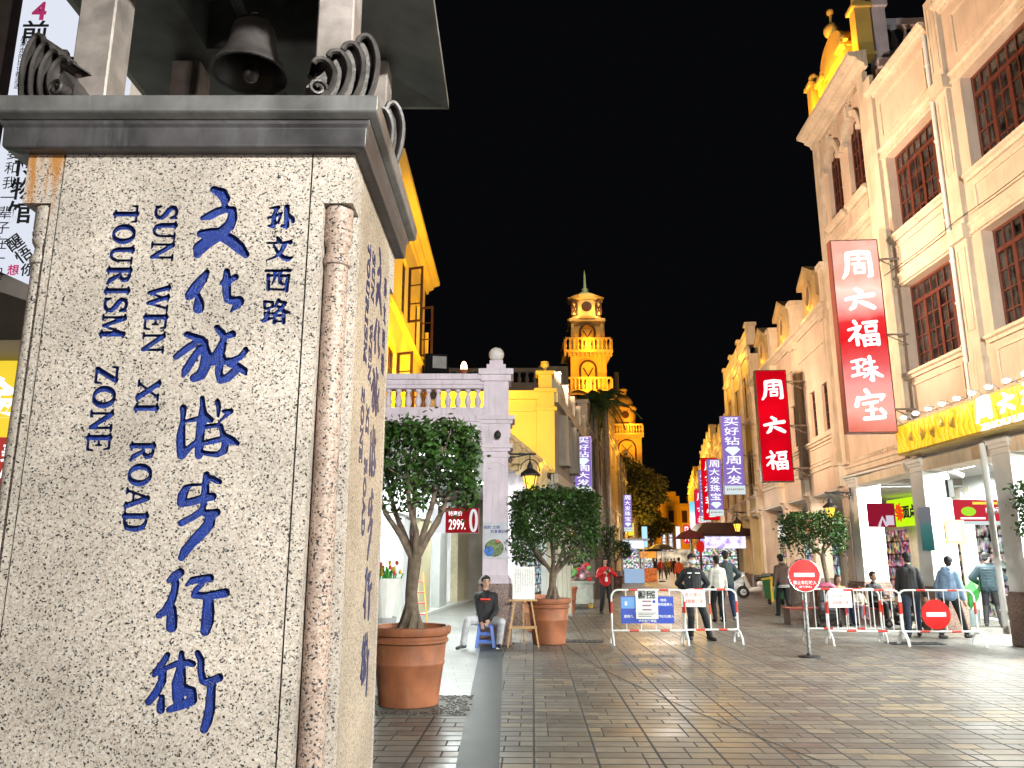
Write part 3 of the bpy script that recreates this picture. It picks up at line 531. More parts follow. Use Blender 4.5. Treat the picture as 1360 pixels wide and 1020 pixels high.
prof = [(.160, 0), (.158, .012), (.143, .035), (.122, .07), (.104, .11), (.096, .15), (.092, .19), (.086, .215), (.07, .238), (.035, .252), (.0, .255)]
inn = [(max(r - .012, .002), z - .006 if z > .02 else z) for r, z in prof]
mb.rings([[(r * math.cos(k * math.pi / 24), r * math.sin(k * math.pi / 24), zr + z) for k in range(48)] for r, z in inn[::-1] + prof], False)
mb.build('bell_shell', BRONZE, bl, smooth=True)
mb = MB(); mb.ball((0, 0, zr + .01), (.033, .033, .042)); mb.tube([(0, 0, zr + .03), (0, 0, zr + .23)], .007); mb.build('clapper', BRONZE, bl, smooth=True)
mb = MB(); mb.tube([(.022 * math.cos(a * math.pi / 8), 0, zr + .275 + .024 * math.sin(a * math.pi / 8)) for a in range(17)], .006); mb.tube([(0, 0, zr + .295), (0, 0, .54)], .006); mb.build('hanging_ring', BRONZE, bl, smooth=True)
# ------------------------------------------------------------------ buildings: facade helpers (local x along the facade, +y out to the street)
def facade(mb, x0, x1, z0, z1, holes=(), y=0.0, dep=.3):
    xs = sorted({x0, x1, *[q for h_ in holes for q in h_[:2]]}); zs = sorted({z0, z1, *[q for h_ in holes for q in h_[2:4]]})
    for a, b in zip(xs[:-1], xs[1:]):
        run = None
        for c, d in zip(zs[:-1], zs[1:]):
            mx_, mz = (a + b) / 2, (c + d) / 2
            if any(h_[0] < mx_ < h_[1] and h_[2] < mz < h_[3] for h_ in holes):
                if run: mb.face([(a, y, run[0]), (b, y, run[0]), (b, y, run[1]), (a, y, run[1])]); run = None
            else: run = (run[0], d) if run else (c, d)
        if run: mb.face([(a, y, run[0]), (b, y, run[0]), (b, y, run[1]), (a, y, run[1])])
    yb = y - dep
    for h_ in holes:
        a, b, c, d = h_[:4]
        mb.face([(a, y, c), (b, y, c), (b, yb, c), (a, yb, c)])
        if len(h_) > 4:
            r = (b - a) / 2; cx = (a + b) / 2; zc = d - r; N = 12
            arc = [(cx + r * math.cos(math.pi * k / N), zc + r * math.sin(math.pi * k / N)) for k in range(N + 1)]
            mb.face([(a, y, c), (a, yb, c), (a, yb, zc), (a, y, zc)]); mb.face([(b, y, c), (b, yb, c), (b, yb, zc), (b, y, zc)])
            for (p, q), (s_, t) in zip(arc[:-1], arc[1:]):
                mb.face([(p, y, q), (s_, y, t), (s_, yb, t), (p, yb, q)]); mb.face([(p, y, q), (s_, y, t), (s_, y, d), (p, y, d)])
        else:
            mb.face([(a, y, c), (a, yb, c), (a, yb, d), (a, y, d)]); mb.face([(b, y, c), (b, yb, c), (b, yb, d), (b, y, d)]); mb.face([(a, y, d), (b, y, d), (b, yb, d), (a, yb, d)])
COR = [(0, 0), (.05, 0), (.06, .05), (.09, .07), (.10, .12), (.16, .15), (.17, .2), (.0, .22)]
SIL = [(0, 0), (.05, .0), (.06, .05), (.11, .07), (.11, .12), (0, .14)]
BAND = [(0, 0), (.05, .01), (.05, .05), (.03, .07), (.03, .14), (.07, .17), (.07, .21), (0, .23)]
EAVE = [(0, 0), (.06, .02), (.08, .12), (.25, .2), (.27, .28), (.48, .36), (.5, .46), (.0, .52)]
def mould(mb, x0, x1, z, prof, y=0, k=1): mb.prism([(y - .01 if i in (0, len(prof) - 1) else y + p * k, z + q * k) for i, (p, q) in enumerate(prof)], x0, x1, 'x')
def pframe(mb, x0, x1, z0, z1, y=0, w=.06, d=.035):
    mb.box(x0, x1, y - .01, y + d, z0, z0 + w); mb.box(x0, x1, y - .01, y + d, z1 - w, z1); mb.box(x0, x0 + w, y - .01, y + d, z0 + w, z1 - w); mb.box(x1 - w, x1, y - .01, y + d, z0 + w, z1 - w)
def window(par, x0, x1, z0, z1, y, leaves=4, cols=2, rows=4, transom=.22, m=None, lit=None, b=.045, arch=False):
    m = m or WOOD; mb = MB(); Wd, H = x1 - x0, z1 - z0; zt = z1 - H * transom if transom else z1; yo, yi = y + .03, y - .03
    mb.box(x0, x0 + 1.6 * b, yi, yo, z0, z1); mb.box(x1 - 1.6 * b, x1, yi, yo, z0, z1); mb.box(x0 + 1.6 * b, x1 - 1.6 * b, yi, yo, z0, z0 + 1.6 * b); mb.box(x0 + 1.6 * b, x1 - 1.6 * b, yi, yo, z1 - 1.4 * b, z1)
    if transom:
        mb.box(x0 + 1.6 * b, x1 - 1.6 * b, yi, yo + .02, zt - b, zt + b)
        n = leaves * cols
        for k in range(1, n): x = x0 + Wd * k / n; mb.box(x - b * .4, x + b * .4, yi + .01, yo - .005, zt + b, z1 - 1.4 * b)
    lw = Wd / leaves
    for i in range(leaves):
        a, c = x0 + i * lw, x0 + (i + 1) * lw
        if i: mb.box(a - b * 1.2, a + b * 1.2, yi - .002, yo + .012, z0 + 1.6 * b, zt - b)
        for k in range(1, cols): x = a + lw * k / cols; mb.box(x - b * .4, x + b * .4, yi + .01, yo - .005, z0 + 1.6 * b, zt - b)
    for k in range(1, rows): z = z0 + (zt - z0) * k / rows; mb.box(x0 + 1.6 * b, x1 - 1.6 * b, yi + .014, yo - .009, z - b * .4, z + b * .4)
    f = mb.build('window', m, par)
    mb = MB(); mb.box(x0 + b, x1 - b, y - .012, y - .006, z0 + b, z1 - b); mb.build('pane', lit or PANE, f)
    return f
def balusters(mb, x0, x1, z0, z1, y, step=.21, r=.055, seg=10):
    n = max(1, int((x1 - x0) / step)); H = z1 - z0
    for k in range(n):
        x = x0 + (k + .5) * (x1 - x0) / n
        mb.lathe([(r * .9, 0), (r * .9, H * .06), (r * .55, H * .1), (r * .8, H * .22), (r, H * .36), (r * .8, H * .52), (r * .48, H * .72), (r * .45, H * .84), (r * .75, H * .88), (r * .85, H * .94), (r * .85, H)], (x, y, z0), seg)
def urn(mb, c, s=1.0):
    mb.lathe([(.12 * s, 0), (.12 * s, .04 * s), (.05 * s, .08 * s), (.05 * s, .14 * s), (.14 * s, .22 * s), (.17 * s, .32 * s), (.14 * s, .38 * s), (.16 * s, .41 * s), (.10 * s, .44 * s), (.02 * s, .46 * s)], c, 16)
def column(par, xc, w=.58, d=.62, ztop=3.95, m=None, base=None, capm=None, zb=1.0):
    m = m or PLW; mb = MB(); x0, x1, y0, y1 = xc - w / 2, xc + w / 2, -d, .0
    mb.box(x0, x1, y0, y1, zb, ztop - .2); o_ = .05
    for a, b_, c_ in ((ztop - .33, ztop - .29, .02), (ztop - .2, ztop - .12, .03), (ztop - .12, ztop - .03, .06), (ztop - .03, ztop, .09)): mb.box(x0 - c_, x1 + c_, y0 - c_, y1 + c_, a, b_)
    o = mb.build('column', m, par)
    mb = MB(); mb.box(x0 - .05, x1 + .05, y0 - .05, y1 + .05, 0, zb - .06); mb.box(x0 - .025, x1 + .025, y0 - .025, y1 + .025, zb - .06, zb); mb.build('column_base', base or GRB, o, bevel=.006)
    return o
def pipe(par, x, y, z0, z1, m, r=.05, name='drainpipe'):
    mb = MB(); mb.tube([(x, y, z0), (x, y, z1)], r, 10)
    z = z0 + .4
    while z < z1: mb.lathe([(r + .018, 0), (r + .018, .05)], (x, y, z), 10); mb.box(x - r - .05, x + r + .05, y - r - .04, y - r + .02, z, z + .03); z += .95
    return mb.build(name, m, par)
def bld(name, label, P, phi, side=1, cat='building', group=None):
    return thing(name, label, cat, (P[0], P[1], 0), R(90 - phi) if side > 0 else R(-90 - phi), group)
XF = 9.6
SHOPWALL = mat('shop_interior_wall', (.74, .78, .78), .5, 0, .05, 1)
BEIGE = mat('beige_stone', (.46, .41, .27), .35, 0, .12, 5)
# ---- nearest arcade building on the right
A = bld('arcade_building', 'three storey peach arcade building with big brown lattice windows above the yellow shop sign', (XF, 18.78), 0)
hol = []
for b in range(-7, 1):
    a, c = b * 3.4 - 2.78 + .0, b * 3.4 - .41
    hol += [(a, c, 6.0, 8.17), (a, c, 9.52, 11.68)]
mb = MB(); facade(mb, -26, 0, 3.95, 13.8, hol, 0, .34); mb.box(-26, 0, -.55, -.35, 3.95, 13.8); mb.box(-26, 0, -.35, 0, 13.8, 13.83); mb.box(-.02, 0, -.34, -.002, 3.96, 13.79)
mb.build('wall', PLP, A)
mb = MB()
for b in range(-7, 1):
    x1 = b * 3.4 - .0; x0 = x1 - 3.4 + .5
    for z in (8.2, 11.72): mould(mb, x0 + .0, x1 - .0 if b else -.02, z, BAND, 0, 1.25)
    for z in (5.82, 9.34): mould(mb, x0 + .05, x1 - .25, z, SIL, 0, 1.3)
    for z0_, z1_ in ((4.92, 5.7), (8.62, 9.22), (12.2, 13.25)): pframe(mb, x0 + .25, x1 - .42, z0_, z1_)
    mould(mb, x0, x1, 13.52, COR, 0, 1.2)
mould(mb, -26, -.02, 4.0, BAND, 0, 1.1)
mb.build('moulding', PLT, A)
for b in range(-3, 1):
    xp = b * 3.4 - 3.25
    mb = MB(); mb.box(xp - .26, xp + .26, -.02, .13, 4.3, 5.6); mb.box(xp - .22, xp + .22, -.02, .11, 5.6, 14.1); 
    for z in (8.16, 11.66): mb.box(xp - .28, xp + .28, -.02, .2, z, z + .32)
    pframe(mb, xp - .15, xp + .15, 6.2, 8.0, .11, .03, .02); pframe(mb, xp - .15, xp + .15, 9.7, 11.5, .11, .03, .02); pframe(mb, xp - .15, xp + .15, 12.2, 13.9, .11, .03, .02)
    mb.build('pilaster', PLT, A)
    if b > -2: pipe(A, xp + .36, .09, 4.6, 13.4, PLW, .055)
mb = MB(); mb.box(-.22, .16, -.02, .1, 4.3, 14.2); mb.build('pilaster', PLT, A)
for b in range(-3, 1):
    a, c = b * 3.4 - 2.78, b * 3.4 - .41
    for z0_, z1_ in ((6.0, 8.17), (9.52, 11.68)): window(A, a, c, z0_, z1_, -.27)
for k in range(5): column(A, -.1 - .05 - k * 3.3, m=PLW)
pipe(A, -3.02, .07, 0.2, 3.9, PLW, .06)
mb = MB(); mb.box(-26, 4.2, -4.0, -.02, 3.9, 3.945); mb.build('arcade_ceiling', CEIL, A)
mb = MB(); mb.box(-26, 0, -.62, -.01, 3.62, 3.9); mb.build('beam', PLT, A)
mb = MB(); facade(mb, -26, -.2, 0, 3.9, [(-3.5, -1.0, .05, 2.65), (-7.5, -4.5, .05, 2.65), (-11.5, -8.5, .05, 2.65), (-15.5, -12.5, .05, 2.65)], -3.4, .3); mb.build('shop_wall', SHOPWALL, A)
for x in (-.85, -3.9): mb = MB(); mb.box(x - .33, x + .33, -3.4, -3.3, 0, 2.65); mb.build('shop_pier', BEIGE, A)
for x in (-3.5, -7.5, -11.5, -15.5):
    mb = MB(); mb.box(x, x + (2.5 if x > -4 else 3), -3.66, -3.64, .05, 2.65); mb.build('shop_window', glow('shop_glow', (1, .98, .92), 1.5, .35, .8), A)
for k in range(3):
    mb = MB(); mb.box(-3.0 - k * 3.4, -1.2 - k * 3.4, -1.9, -1.5, 3.86, 3.897); mb.build('ceiling_lamp', glow('lamp_panel', (1, 1, .97), 4), A)
for z, y_, sg in ((8.62, .17, .05), (4.62, .15, .06)):
    mb = MB(); pts = []
    for k in range(60): x = -25 + k * 25 / 59; pts.append((x, y_, z - sg * math.sin((x % 3.4) / 3.4 * math.pi)))
    mb.tube(pts, .008, 5); mb.build('cable', BLACK, A)
# ---- narrow three storey building with round arched windows and the gold lit parapet
Cb = bld('arched_building', 'narrow peach three storey building with arched top windows and gold lit parapet ornaments', (XF, 18.95), 2.5)
W_ = 4.15
hol = [(.75, 1.75, 11.6, 13.9, 1), (2.35, 3.35, 11.6, 13.9, 1), (.75, 1.75, 6.4, 9.0, 1), (2.35, 3.35, 6.4, 9.0, 1)]
mb = MB(); facade(mb, .1, W_, 3.95, 14.7, hol, -.06, .26); mb.box(.1, W_, -.7, -.36, 3.95, 14.7); mb.face([(W_, -.06, 3.95), (W_, -.5, 3.95), (W_, -.5, 14.7), (W_, -.06, 14.7)]); mb.build('wall', PLP, Cb)
mb = MB(); mb.box(.05, W_ + .02, -9, -.71, 3.97, 14.7); mb.build('side_wall', PLG, Cb)
mb = MB()
for x in (.05, W_ - .42): mb.box(x, x + .4, -.08, .06, 4.3, 14.6)
mould(mb, -.1, W_ + .25, 14.66, EAVE, -.05, 1.0); mould(mb, .1, W_, 10.6, BAND, -.05, 1.1); mould(mb, .1, W_, 5.6, BAND, -.05); mould(mb, .1, W_, 4.0, BAND, -.05, 1.1)
for x in (.55, 2.15): mould(mb, x, x + 1.4, 11.35, SIL, -.05, 1.6); pframe(mb, x + .15, x + 1.25, 10.9, 11.3, -.06); mould(mb, x, x + 1.4, 9.6, SIL, -.05, 1.4); pframe(mb, x + .1, x + 1.3, 9.85, 10.5, -.06)
for x in (1.25, 2.85):
    for z in (13.4, 8.5):
        N = 12
        for k in range(N):
            a, b = math.pi * k / N, math.pi * (k + 1) / N
            P8 = [(x + r * math.cos(t), yy, z + r * math.sin(t)) for yy in (-.07, .05) for r, t in ((.5, a), (.68, a), (.68, b), (.5, b))]
            mb.poly(P8, [(0, 1, 2, 3), (7, 6, 5, 4), (1, 5, 6, 2), (0, 3, 7, 4), (0, 4, 5, 1), (3, 2, 6, 7)])
        mb.box(x - .1, x + .1, -.07, .13, z + .46, z + .82); mb.box(x - .76, x - .48, -.07, .08, z - .12, z + .02); mb.box(x + .48, x + .76, -.07, .08, z - .12, z + .02)
for k in range(28): mb.box(.5 + k * .113, .55 + k * .113, -.06, .0, 14.45, 14.55); mb.box(.5 + k * .113, .56 + k * .113, -.06, -.01, 4.32, 4.42)
mb.build('moulding', PLT, Cb)
for x in (.75, 2.35):
    for z0_, z1_ in ((11.6, 13.9), (6.4, 9.0)): window(Cb, x, x + 1.0, z0_, z1_, -.22, 2, 2, 5, 0)
mb = MB()                                                             # parapet ornaments, lit from the eave
for x in (0.0, 1.05, 2.75, 3.7):
    hh = 1.5 if x in (0.0, 3.7) else 1.05
    mb.box(x, x + .42, -.38, .12, 15.1, 15.2); mb.box(x + .03, x + .39, -.34, .08, 15.2, 15.1 + hh); mb.box(x - .04, x + .46, -.42, .16, 15.1 + hh, 15.2 + hh); mb.box(x - .0, x + .42, -.38, .12, 15.2 + hh, 15.27 + hh)
    mb.ball((x + .21, -.13, 15.45 + hh), .19, 14, 9)
mb.box(.42, 3.7, -.3, -.08, 15.1, 15.75); mb.box(1.4, 2.8, -.3, -.05, 15.75, 16.5)
out = [(1.3, 16.1)] + [(2.1 + .95 * math.cos(math.pi - k * math.pi / 14), 16.35 + .8 * math.sin(k * math.pi / 14)) for k in range(15)] + [(2.9, 16.1)]
mb.prism(out, -.28, .02, 'y')
for sx_ in (-1, 1):
    sp = [(2.1 + sx_ * (.95 + (.26 - .013 * i) * math.cos(i * .5)), .04, 16.2 + (.26 - .013 * i) * math.sin(i * .5)) for i in range(18)]; mb.tube(sp, .07, 8)
mb.ball((2.1, -.1, 17.4), .24, 14, 9); mb.tube([(2.1, -.1, 17.6), (2.1, -.1, 17.95)], .04); mb.ball((2.1, -.1, 18.05), .11, 10, 7)
mb.build('parapet_ornament', PLY, Cb, smooth=True)
mb = MB(); mb.box(.03, .43, -.75, -.40, 14.75, 16.6); mb.box(-.05, .5, -.8, -.39, 16.6, 16.8); mb.box(-.02, .46, -.78, -.4, 14.72, 14.98)
mb.M = Mx.Rotation(R(-90), 4, 'Z') @ Mx.Translation((0, .24, 0)); mb.box(.8, 4.5, -.12, .12, 15.0, 15.3); mb.box(.8, 4.5, -.1, .1, 16.1, 16.3); balusters(mb, .85, 4.4, 15.3, 16.1, 0, .32, .1); mb.build('roof_balustrade', PLL, Cb)
column(Cb, 3.62, .6, .66); mb = MB(); mb.box(.3, W_, -.62, -.02, 3.66, 3.94); mb.build('beam', PLT, Cb)
mb = MB(); mb.box(-.3, W_ + .1, -3.5, -3.3, 0, 3.9); mb.build('shop_wall', SHOPWALL, Cb)
for a, b in ((.3, 1.2), (2.1, 3.6)): mb = MB(); mb.box(a, b, -3.3, -3.28, .1, 2.6); mb.build('shop_window', goods('shop_goods', .8, 5, (1, .9, .85), .4), Cb)
mb = MB(); mb.box(1.25, 2.05, -3.3, -3.2, 0, 2.65); mb.build('shop_pier', BEIGE, Cb)
mb = MB(); mb.box(-.3, W_, -3.3, -3.22, 2.68, 3.3); mb.build('fascia', mat('fascia_white', (.75, .77, .77), .5), Cb)
mb = MB(); mb.box(.6, 2.4, -1.9, -1.5, 3.86, 3.897); mb.build('ceiling_lamp', glow('lamp_panel', (1, 1, .97), 4), Cb)
# ---- two storey building with gables and oval openings
B = bld('gabled_building', 'two storey peach building with oval openings in its parapet gables behind the plain red sign', (9.78, 23.1), 5.4)
Lb = 11.6; hol = []
for p in (0.1, 3.95, 7.35): hol += [(p + .75, p + 1.35, 5.55, 7.05), (p + 2.1, p + 2.7, 5.55, 7.05)]
mb = MB(); facade(mb, 0, Lb, 3.7, 9.6, hol, 0, .4); mb.box(0, Lb, -.7, -.42, 3.7, 9.6); mb.build('wall', PLP, B)
mb = MB(); mb.box(.02, Lb, -8, -.72, 3.72, 9.5); mb.build('rear_block', PLG, B)
mb = MB(); mould(mb, 0, Lb, 9.1, COR, 0, 1.5); mould(mb, 0, Lb, 4.4, BAND, 0, 1.0); mould(mb, 0, Lb, 5.25, SIL, 0, 1.2); mould(mb, 0, Lb, 8.3, [(0, 0), (.04, 0), (.04, .06), (0, .07)])
for p in (0.1, 3.95, 7.35): pframe(mb, p + .5, p + 3.1, 4.68, 5.2)
mb.build('moulding', PLT, B)
for p in (-.1, 3.7, 7.1, 11.1):
    mb = MB(); mb.box(p, p + .42, -.02, .16, 3.7, 9.15); mb.box(p - .06, p + .48, -.02, .22, 8.85, 9.1); mb.box(p - .06, p + .48, -.02, .22, 4.3, 4.7); mb.box(p + .02, p + .4, -.3, .14, 9.4, 10.5); mb.box(p - .05, p + .47, -.36, .2, 10.5, 10.66); mb.build('pilaster', PLT, B)
    column(B, p + .21, .5, .55, 3.7, PLP)
for a, b, c, d in hol: window(B, a, b, c, d, -.12, 1, 2, 5, 0, WOODD)
for p in (1.35, 5.05, 8.6):                                           # gables with an oval eye
    mb = MB(); w = .95; outl = [(p - w, 9.42), (p + 1.1 + w - .5, 9.42), (p + 1.1 + w - .55, 9.75), (p + 1.35, 10.0), (p + 1.3, 10.7), (p + .55, 11.1), (p - .2, 10.7), (p - .25, 10.0), (p - w + .05, 9.75)]
    mb.prism(outl, -.3, .0, 'y'); mb.prism([(p - .36, 10.66), (p + .55, 11.14), (p + 1.46, 10.66), (p + 1.46, 10.8), (p + .55, 11.28), (p - .36, 10.8)], -.34, .14, 'y')
    N = 20
    for k in range(N):
        a, b = 2 * math.pi * k / N, 2 * math.pi * (k + 1) / N
        P8 = [(p + .55 + r * .72 * math.cos(t), yy, 10.25 + r * math.sin(t)) for yy in (-.01, .07) for r, t in ((.36, a), (.50, a), (.50, b), (.36, b))]
        mb.poly(P8, [(0, 1, 2, 3), (7, 6, 5, 4), (1, 5, 6, 2), (0, 3, 7, 4)])
    g = mb.build('gable', PLO, B); mb = MB(); mb.prism([(p + .55 + .36 * .72 * math.cos(2 * math.pi * k / N), 10.25 + .36 * math.sin(2 * math.pi * k / N)) for k in range(N)], 0.002, .012, 'y'); mb.build('oval_opening', mat('oval_dark', (.2, .13, .1), .8), g)
mb = MB(); mb.box(0, Lb, -3.4, -.02, 3.66, 3.695); mb.build('arcade_ceiling', CEIL, B)
mb = MB(); mb.box(-.3, Lb, -3.4, -3.3, 0, 3.66); mb.build('shop_wall', mat('shop_cream', (.72, .68, .58), .5), B)
for a, b in ((.6, 3.4), (4.3, 6.8), (7.6, 11)): mb = MB(); mb.box(a, b, -3.29, -3.28, .1, 2.6); mb.build('shop_window', goods('shop_goods_red', .9, 4, (1, .6, .5), .7), B)
# ---- generic shophouses further along, both sides
def shophouse(name, label, P, phi, side, L_, H, floors, bays, wallm, trimm, par='plain', goodm=None, goldlit=0, col_w=.5, arc=3.6, front=None, eave=1.2):
    o = bld(name, label, P, phi, side); xs = [L_ * k / bays for k in range(bays + 1)]; fh = (H - arc - .5) / max(1, floors); hol = []
    for k in range(bays):
        a, b = xs[k], xs[k + 1]; w = (b - a)
        for f in range(floors):
            z = arc + .9 + f * fh; hol += [(a + w * .16, a + w * .44, z, z + fh * .58), (a + w * .56, a + w * .84, z, z + fh * .58)]
    mb = MB(); facade(mb, 0, L_, arc, H, hol, 0, .3); mb.build('wall', wallm, o)
    mb = MB(); mb.box(0, L_, -9, -.32, arc, H - .05); mb.box(.01, L_ - .01, -9, -3.2, 0, arc - .001); mb.build('rear_block', front or PLG, o)
    mb = MB(); mould(mb, 0, L_, H - .3, COR, 0, eave); mould(mb, 0, L_, arc + .1, BAND, 0, .9)
    for f in range(floors): mould(mb, 0, L_, arc + .72 + f * fh, SIL)
    mb.build('moulding', trimm, o)
    for x in xs:
        mb = MB(); mb.box(x - .18, x + .18, -.02, .12, arc, H - .2); mb.box(x - .2, x + .2, -.3, .1, H, H + .9); mb.box(x - .26, x + .26, -.36, .16, H + .9, H + 1.05); mb.build('pilaster', trimm, o); 
    for x in xs: column(o, min(max(x, .25), L_ - .25), col_w, .5, arc, wallm, zb=.9)
    for h_ in hol: window(o, *h_[:4], -.1, 1, 2, 4, .2, WOODD)
    mb = MB()
    if par == 'baluster': mb.box(0, L_, -.2, .0, H, H + .15); mb.box(0, L_, -.2, .02, H + .8, H + .95); balusters(mb, .1, L_ - .1, H + .15, H + .8, -.1, .3, .08, 6)
    else:
        mb.box(.2, L_ - .2, -.2, -.02, H, H + .6)
        for k in range(bays):
            m_ = (xs[k] + xs[k + 1]) / 2; w = (xs[k + 1] - xs[k]) * .3
            mb.prism([(m_ - w, H + .5)] + [(m_ + w * .9 * math.cos(math.pi - t * math.pi / 10), H + .7 + .7 * math.sin(t * math.pi / 10)) for t in range(11)] + [(m_ + w, H + .5)], -.24, .03, 'y')
    mb.build('parapet', trimm, o)
    mb = MB(); mb.box(.1, L_ - .1, -3.15, -3.1, .1, arc - .8); mb.build('shop_window', goodm or goods('shop_goods', 1.0, 5, (1, .95, .9), .5), o)
    mb = MB(); mb.box(.1, L_ - .1, -3.1, -2.95, arc - .75, arc - .1); mb.build('shop_fascia', glow('fascia_%d' % (hash(name + label) % 5), rnd.choice([(1, .95, .85), (.9, .95, 1), (1, .3, .15), (1, .8, .3)]), 1.2, .3, 1.5), o)
    mb = MB(); mb.box(.05, L_ - .05, -3.1, -.02, arc - .04, arc - .004); mb.build('arcade_ceiling', CEIL, o)
    if goldlit:
        for x in xs[:-1]:
            q = o.matrix_basis @ V((x + L_ / bays / 2, .9, H - .1)); light('POINT', q, goldlit, (1, .55, .08), .1)
    return o
def adv(P, phi, d): return (P[0] + d * math.sin(R(phi)), P[1] + d * math.cos(R(phi)))
P = adv((9.78, 23.1), 5.4, 11.7)
g1 = goods('goods_warm', .9, 3, (1, .75, .55), .6); g2 = goods('goods_cool', .9, 3, (.85, .95, 1), .45)
right = []
for nm, lb, phi, L_, H, fl, by, wm, pr, gl in (
    ('railed_building', 'ochre three storey building with a roof railing beyond the gabled building', 8.5, 9, 11.2, 2, 3, PLO, 'baluster', 120),
    ('shophouse', 'pale shophouse hung with purple and red signs along the curving right side', 9.5, 11, 8.6, 1, 3, PLP, 'plain', 60),
    ('shophouse', 'ochre shophouse with gold lit parapet behind the pink shop sign', 10.5, 14, 9.8, 2, 4, PLO, 'plain', 170),
    ('shophouse', 'far peach shophouse behind the dark roofed kiosk', 11, 18, 9.0, 2, 4, PLP, 'plain', 110),
    ('shophouse', 'distant gold lit shophouse with tall finial near the street end on the kiosk side', 11, 24, 10.5, 2, 5, PLY, 'plain', 500)):
    right.append(shophouse(nm, lb, P, phi, 1, L_, H, fl, by, wm, PLT if wm is not PLY else PLY, pr, g1 if L_ > 10 else g2, gl)); P = adv(P, phi, L_ + .05)
# ------------------------------------------------------------------ left side: corner arcade with roof balustrade
D = thing('arcade_building', 'lilac arcade corner with roof balustrade and a stone ball on its column', 'building', (-.33, 15.8, 0))
def dm(mb, name, m, parent=None, **k): return mb.build(name, m, parent or D, **k)
mb = MB()                                                             # corner column, front at local y = 0
mb.box(-.25, .25, 0, .5, 1.28, 3.62)
N = 10
for a, b, c_ in ((3.62, 3.68, .03), (3.68, 3.74, .0), (3.74, 3.80, .05), (3.80, 3.88, .09), (3.88, 4.02, .03), (4.02, 4.30, .05), (4.30, 4.38, .09), (4.38, 4.46, .14)): mb.box(-.25 - c_, .25 + c_, -c_, .5 + c_, a, b)
for x in (-.19, .165): mb.box(x, x + .025, -.012, .005, 1.5, 3.42)
arc = [(.19 * math.cos(math.pi * k / 12), .12 * math.sin(math.pi * k / 12)) for k in range(13)]
mb.tube([(x, -.004, 3.40 + z) for x, z in arc], .014, 6)
mb.rings([[(-.32 + o, -.07 + o, z), (.32 - o, -.07 + o, z), (.32 - o, .57 - o, z), (-.32 + o, .57 - o, z)] for o, z in ((0, 1.14), (0, 1.2), (.07, 1.3))])
col = dm(mb, 'column', PLL)
mb = MB(); mb.box(-.33, .33, -.08, .58, 0, 1.14, .008); dm(mb, 'column_base', GRB, col)
mb = MB(); mb.box(-.26, .26, 0, .52, 4.46, 5.2); mb.box(-.36, .36, -.1, .62, 5.33, 5.45); mb.box(-.31, .31, -.05, .57, 5.2, 5.33); mb.box(-.2, .2, .06, .46, 5.45, 5.58); mb.box(-.14, .14, .12, .4, 5.58, 5.68)
ped = dm(mb, 'pedestal', PLL, bevel=.006); mb = MB(); mb.ball((0, .26, 5.83), .16, 24, 16); dm(mb, 'stone_ball', mat('pale_stone', (.66, .64, .62), .7, 0, .12, 5), ped, smooth=True)
def run(M, x0, x1, nm):
    mb = MB(); mb.M = M; mb.box(x0, x1, .03, .45, 3.95, 4.46)
    for a, b, c_ in ((3.9, 3.98, .02), (4.16, 4.24, .05), (4.24, 4.34, .09), (4.34, 4.46, .14), (4.46, 4.6, .03), (4.6, 4.66, .0)): mb.box(x0, x1, -c_ + .03, .3, a, b)
    o = dm(mb, 'entablature', PLL); mb = MB(); mb.M = M
    mb.box(x0, x1, .05, .37, 5.06, 5.14); mb.box(x0, x1, .03, .39, 5.14, 5.24); mb.box(x0, x1, -.02, .44, 5.24, 5.36); dm(mb, 'top_rail', PLL, bevel=.008)
    mb = MB(); mb.M = M; balusters(mb, x0 + .02, x1 - .02, 4.66, 5.06, .21, .205, .075, 12); b = dm(mb, 'balusters', PLL, smooth=True); return o
run(Mx.Identity(4), -6.5, -.26, 'front')
SIDE = Mx.Translation((.1, .3, 0)) @ Mx.Rotation(R(-101 + 180), 4, 'Z')
for k, s_ in enumerate((3.3,)):                                        # next column along the street and scroll brackets under the side cornice
    q = SIDE @ V((s_ + .2, .3, 0)); mb = MB(); mb.M = Mx.Translation(q) @ Mx.Rotation(R(-11), 4, 'Z'); mb.box(-.22, .22, -.22, .22, 1.0, 3.95); mb.box(-.3, .3, -.3, .3, 3.7, 3.9); c2 = dm(mb, 'column', PLL); mb = MB(); mb.M = Mx.Translation(q) @ Mx.Rotation(R(-11), 4, 'Z'); mb.box(-.28, .28, -.28, .28, 0, 1.0); dm(mb, 'column_base', GRB, c2)
for k in range(7):
    s_ = .3 + k * .85; mb = MB(); mb.M = SIDE
    sp = [(s_, -.12 - (.15 - .007 * i) * math.cos(i * .45), 4.0 + (.15 - .007 * i) * math.sin(i * .45)) for i in range(18)]; mb.tube(sp, .05, 8)
    sp = [(s_, -.1 - (.11 - .005 * i) * math.cos(i * .45), 3.72 - (.11 - .005 * i) * math.sin(i * .45)) for i in range(18)]; mb.tube(sp, .045, 8); mb.box(s_ - .06, s_ + .06, -.16, .04, 3.5, 4.2)
    dm(mb, 'scroll_bracket', PLO, smooth=True)
mb = MB(); mb.face([(-6.5, .05, 3.93), (-.05, .05, 3.93), (3.5, 18, 3.93), (-6.5, 18, 3.93)]); mb.face([(-6.5, .1, 4.4), (-.05, .1, 4.4), (.9, 6, 4.4), (-6.5, 6, 4.4)]); dm(mb, 'arcade_ceiling', CEIL)
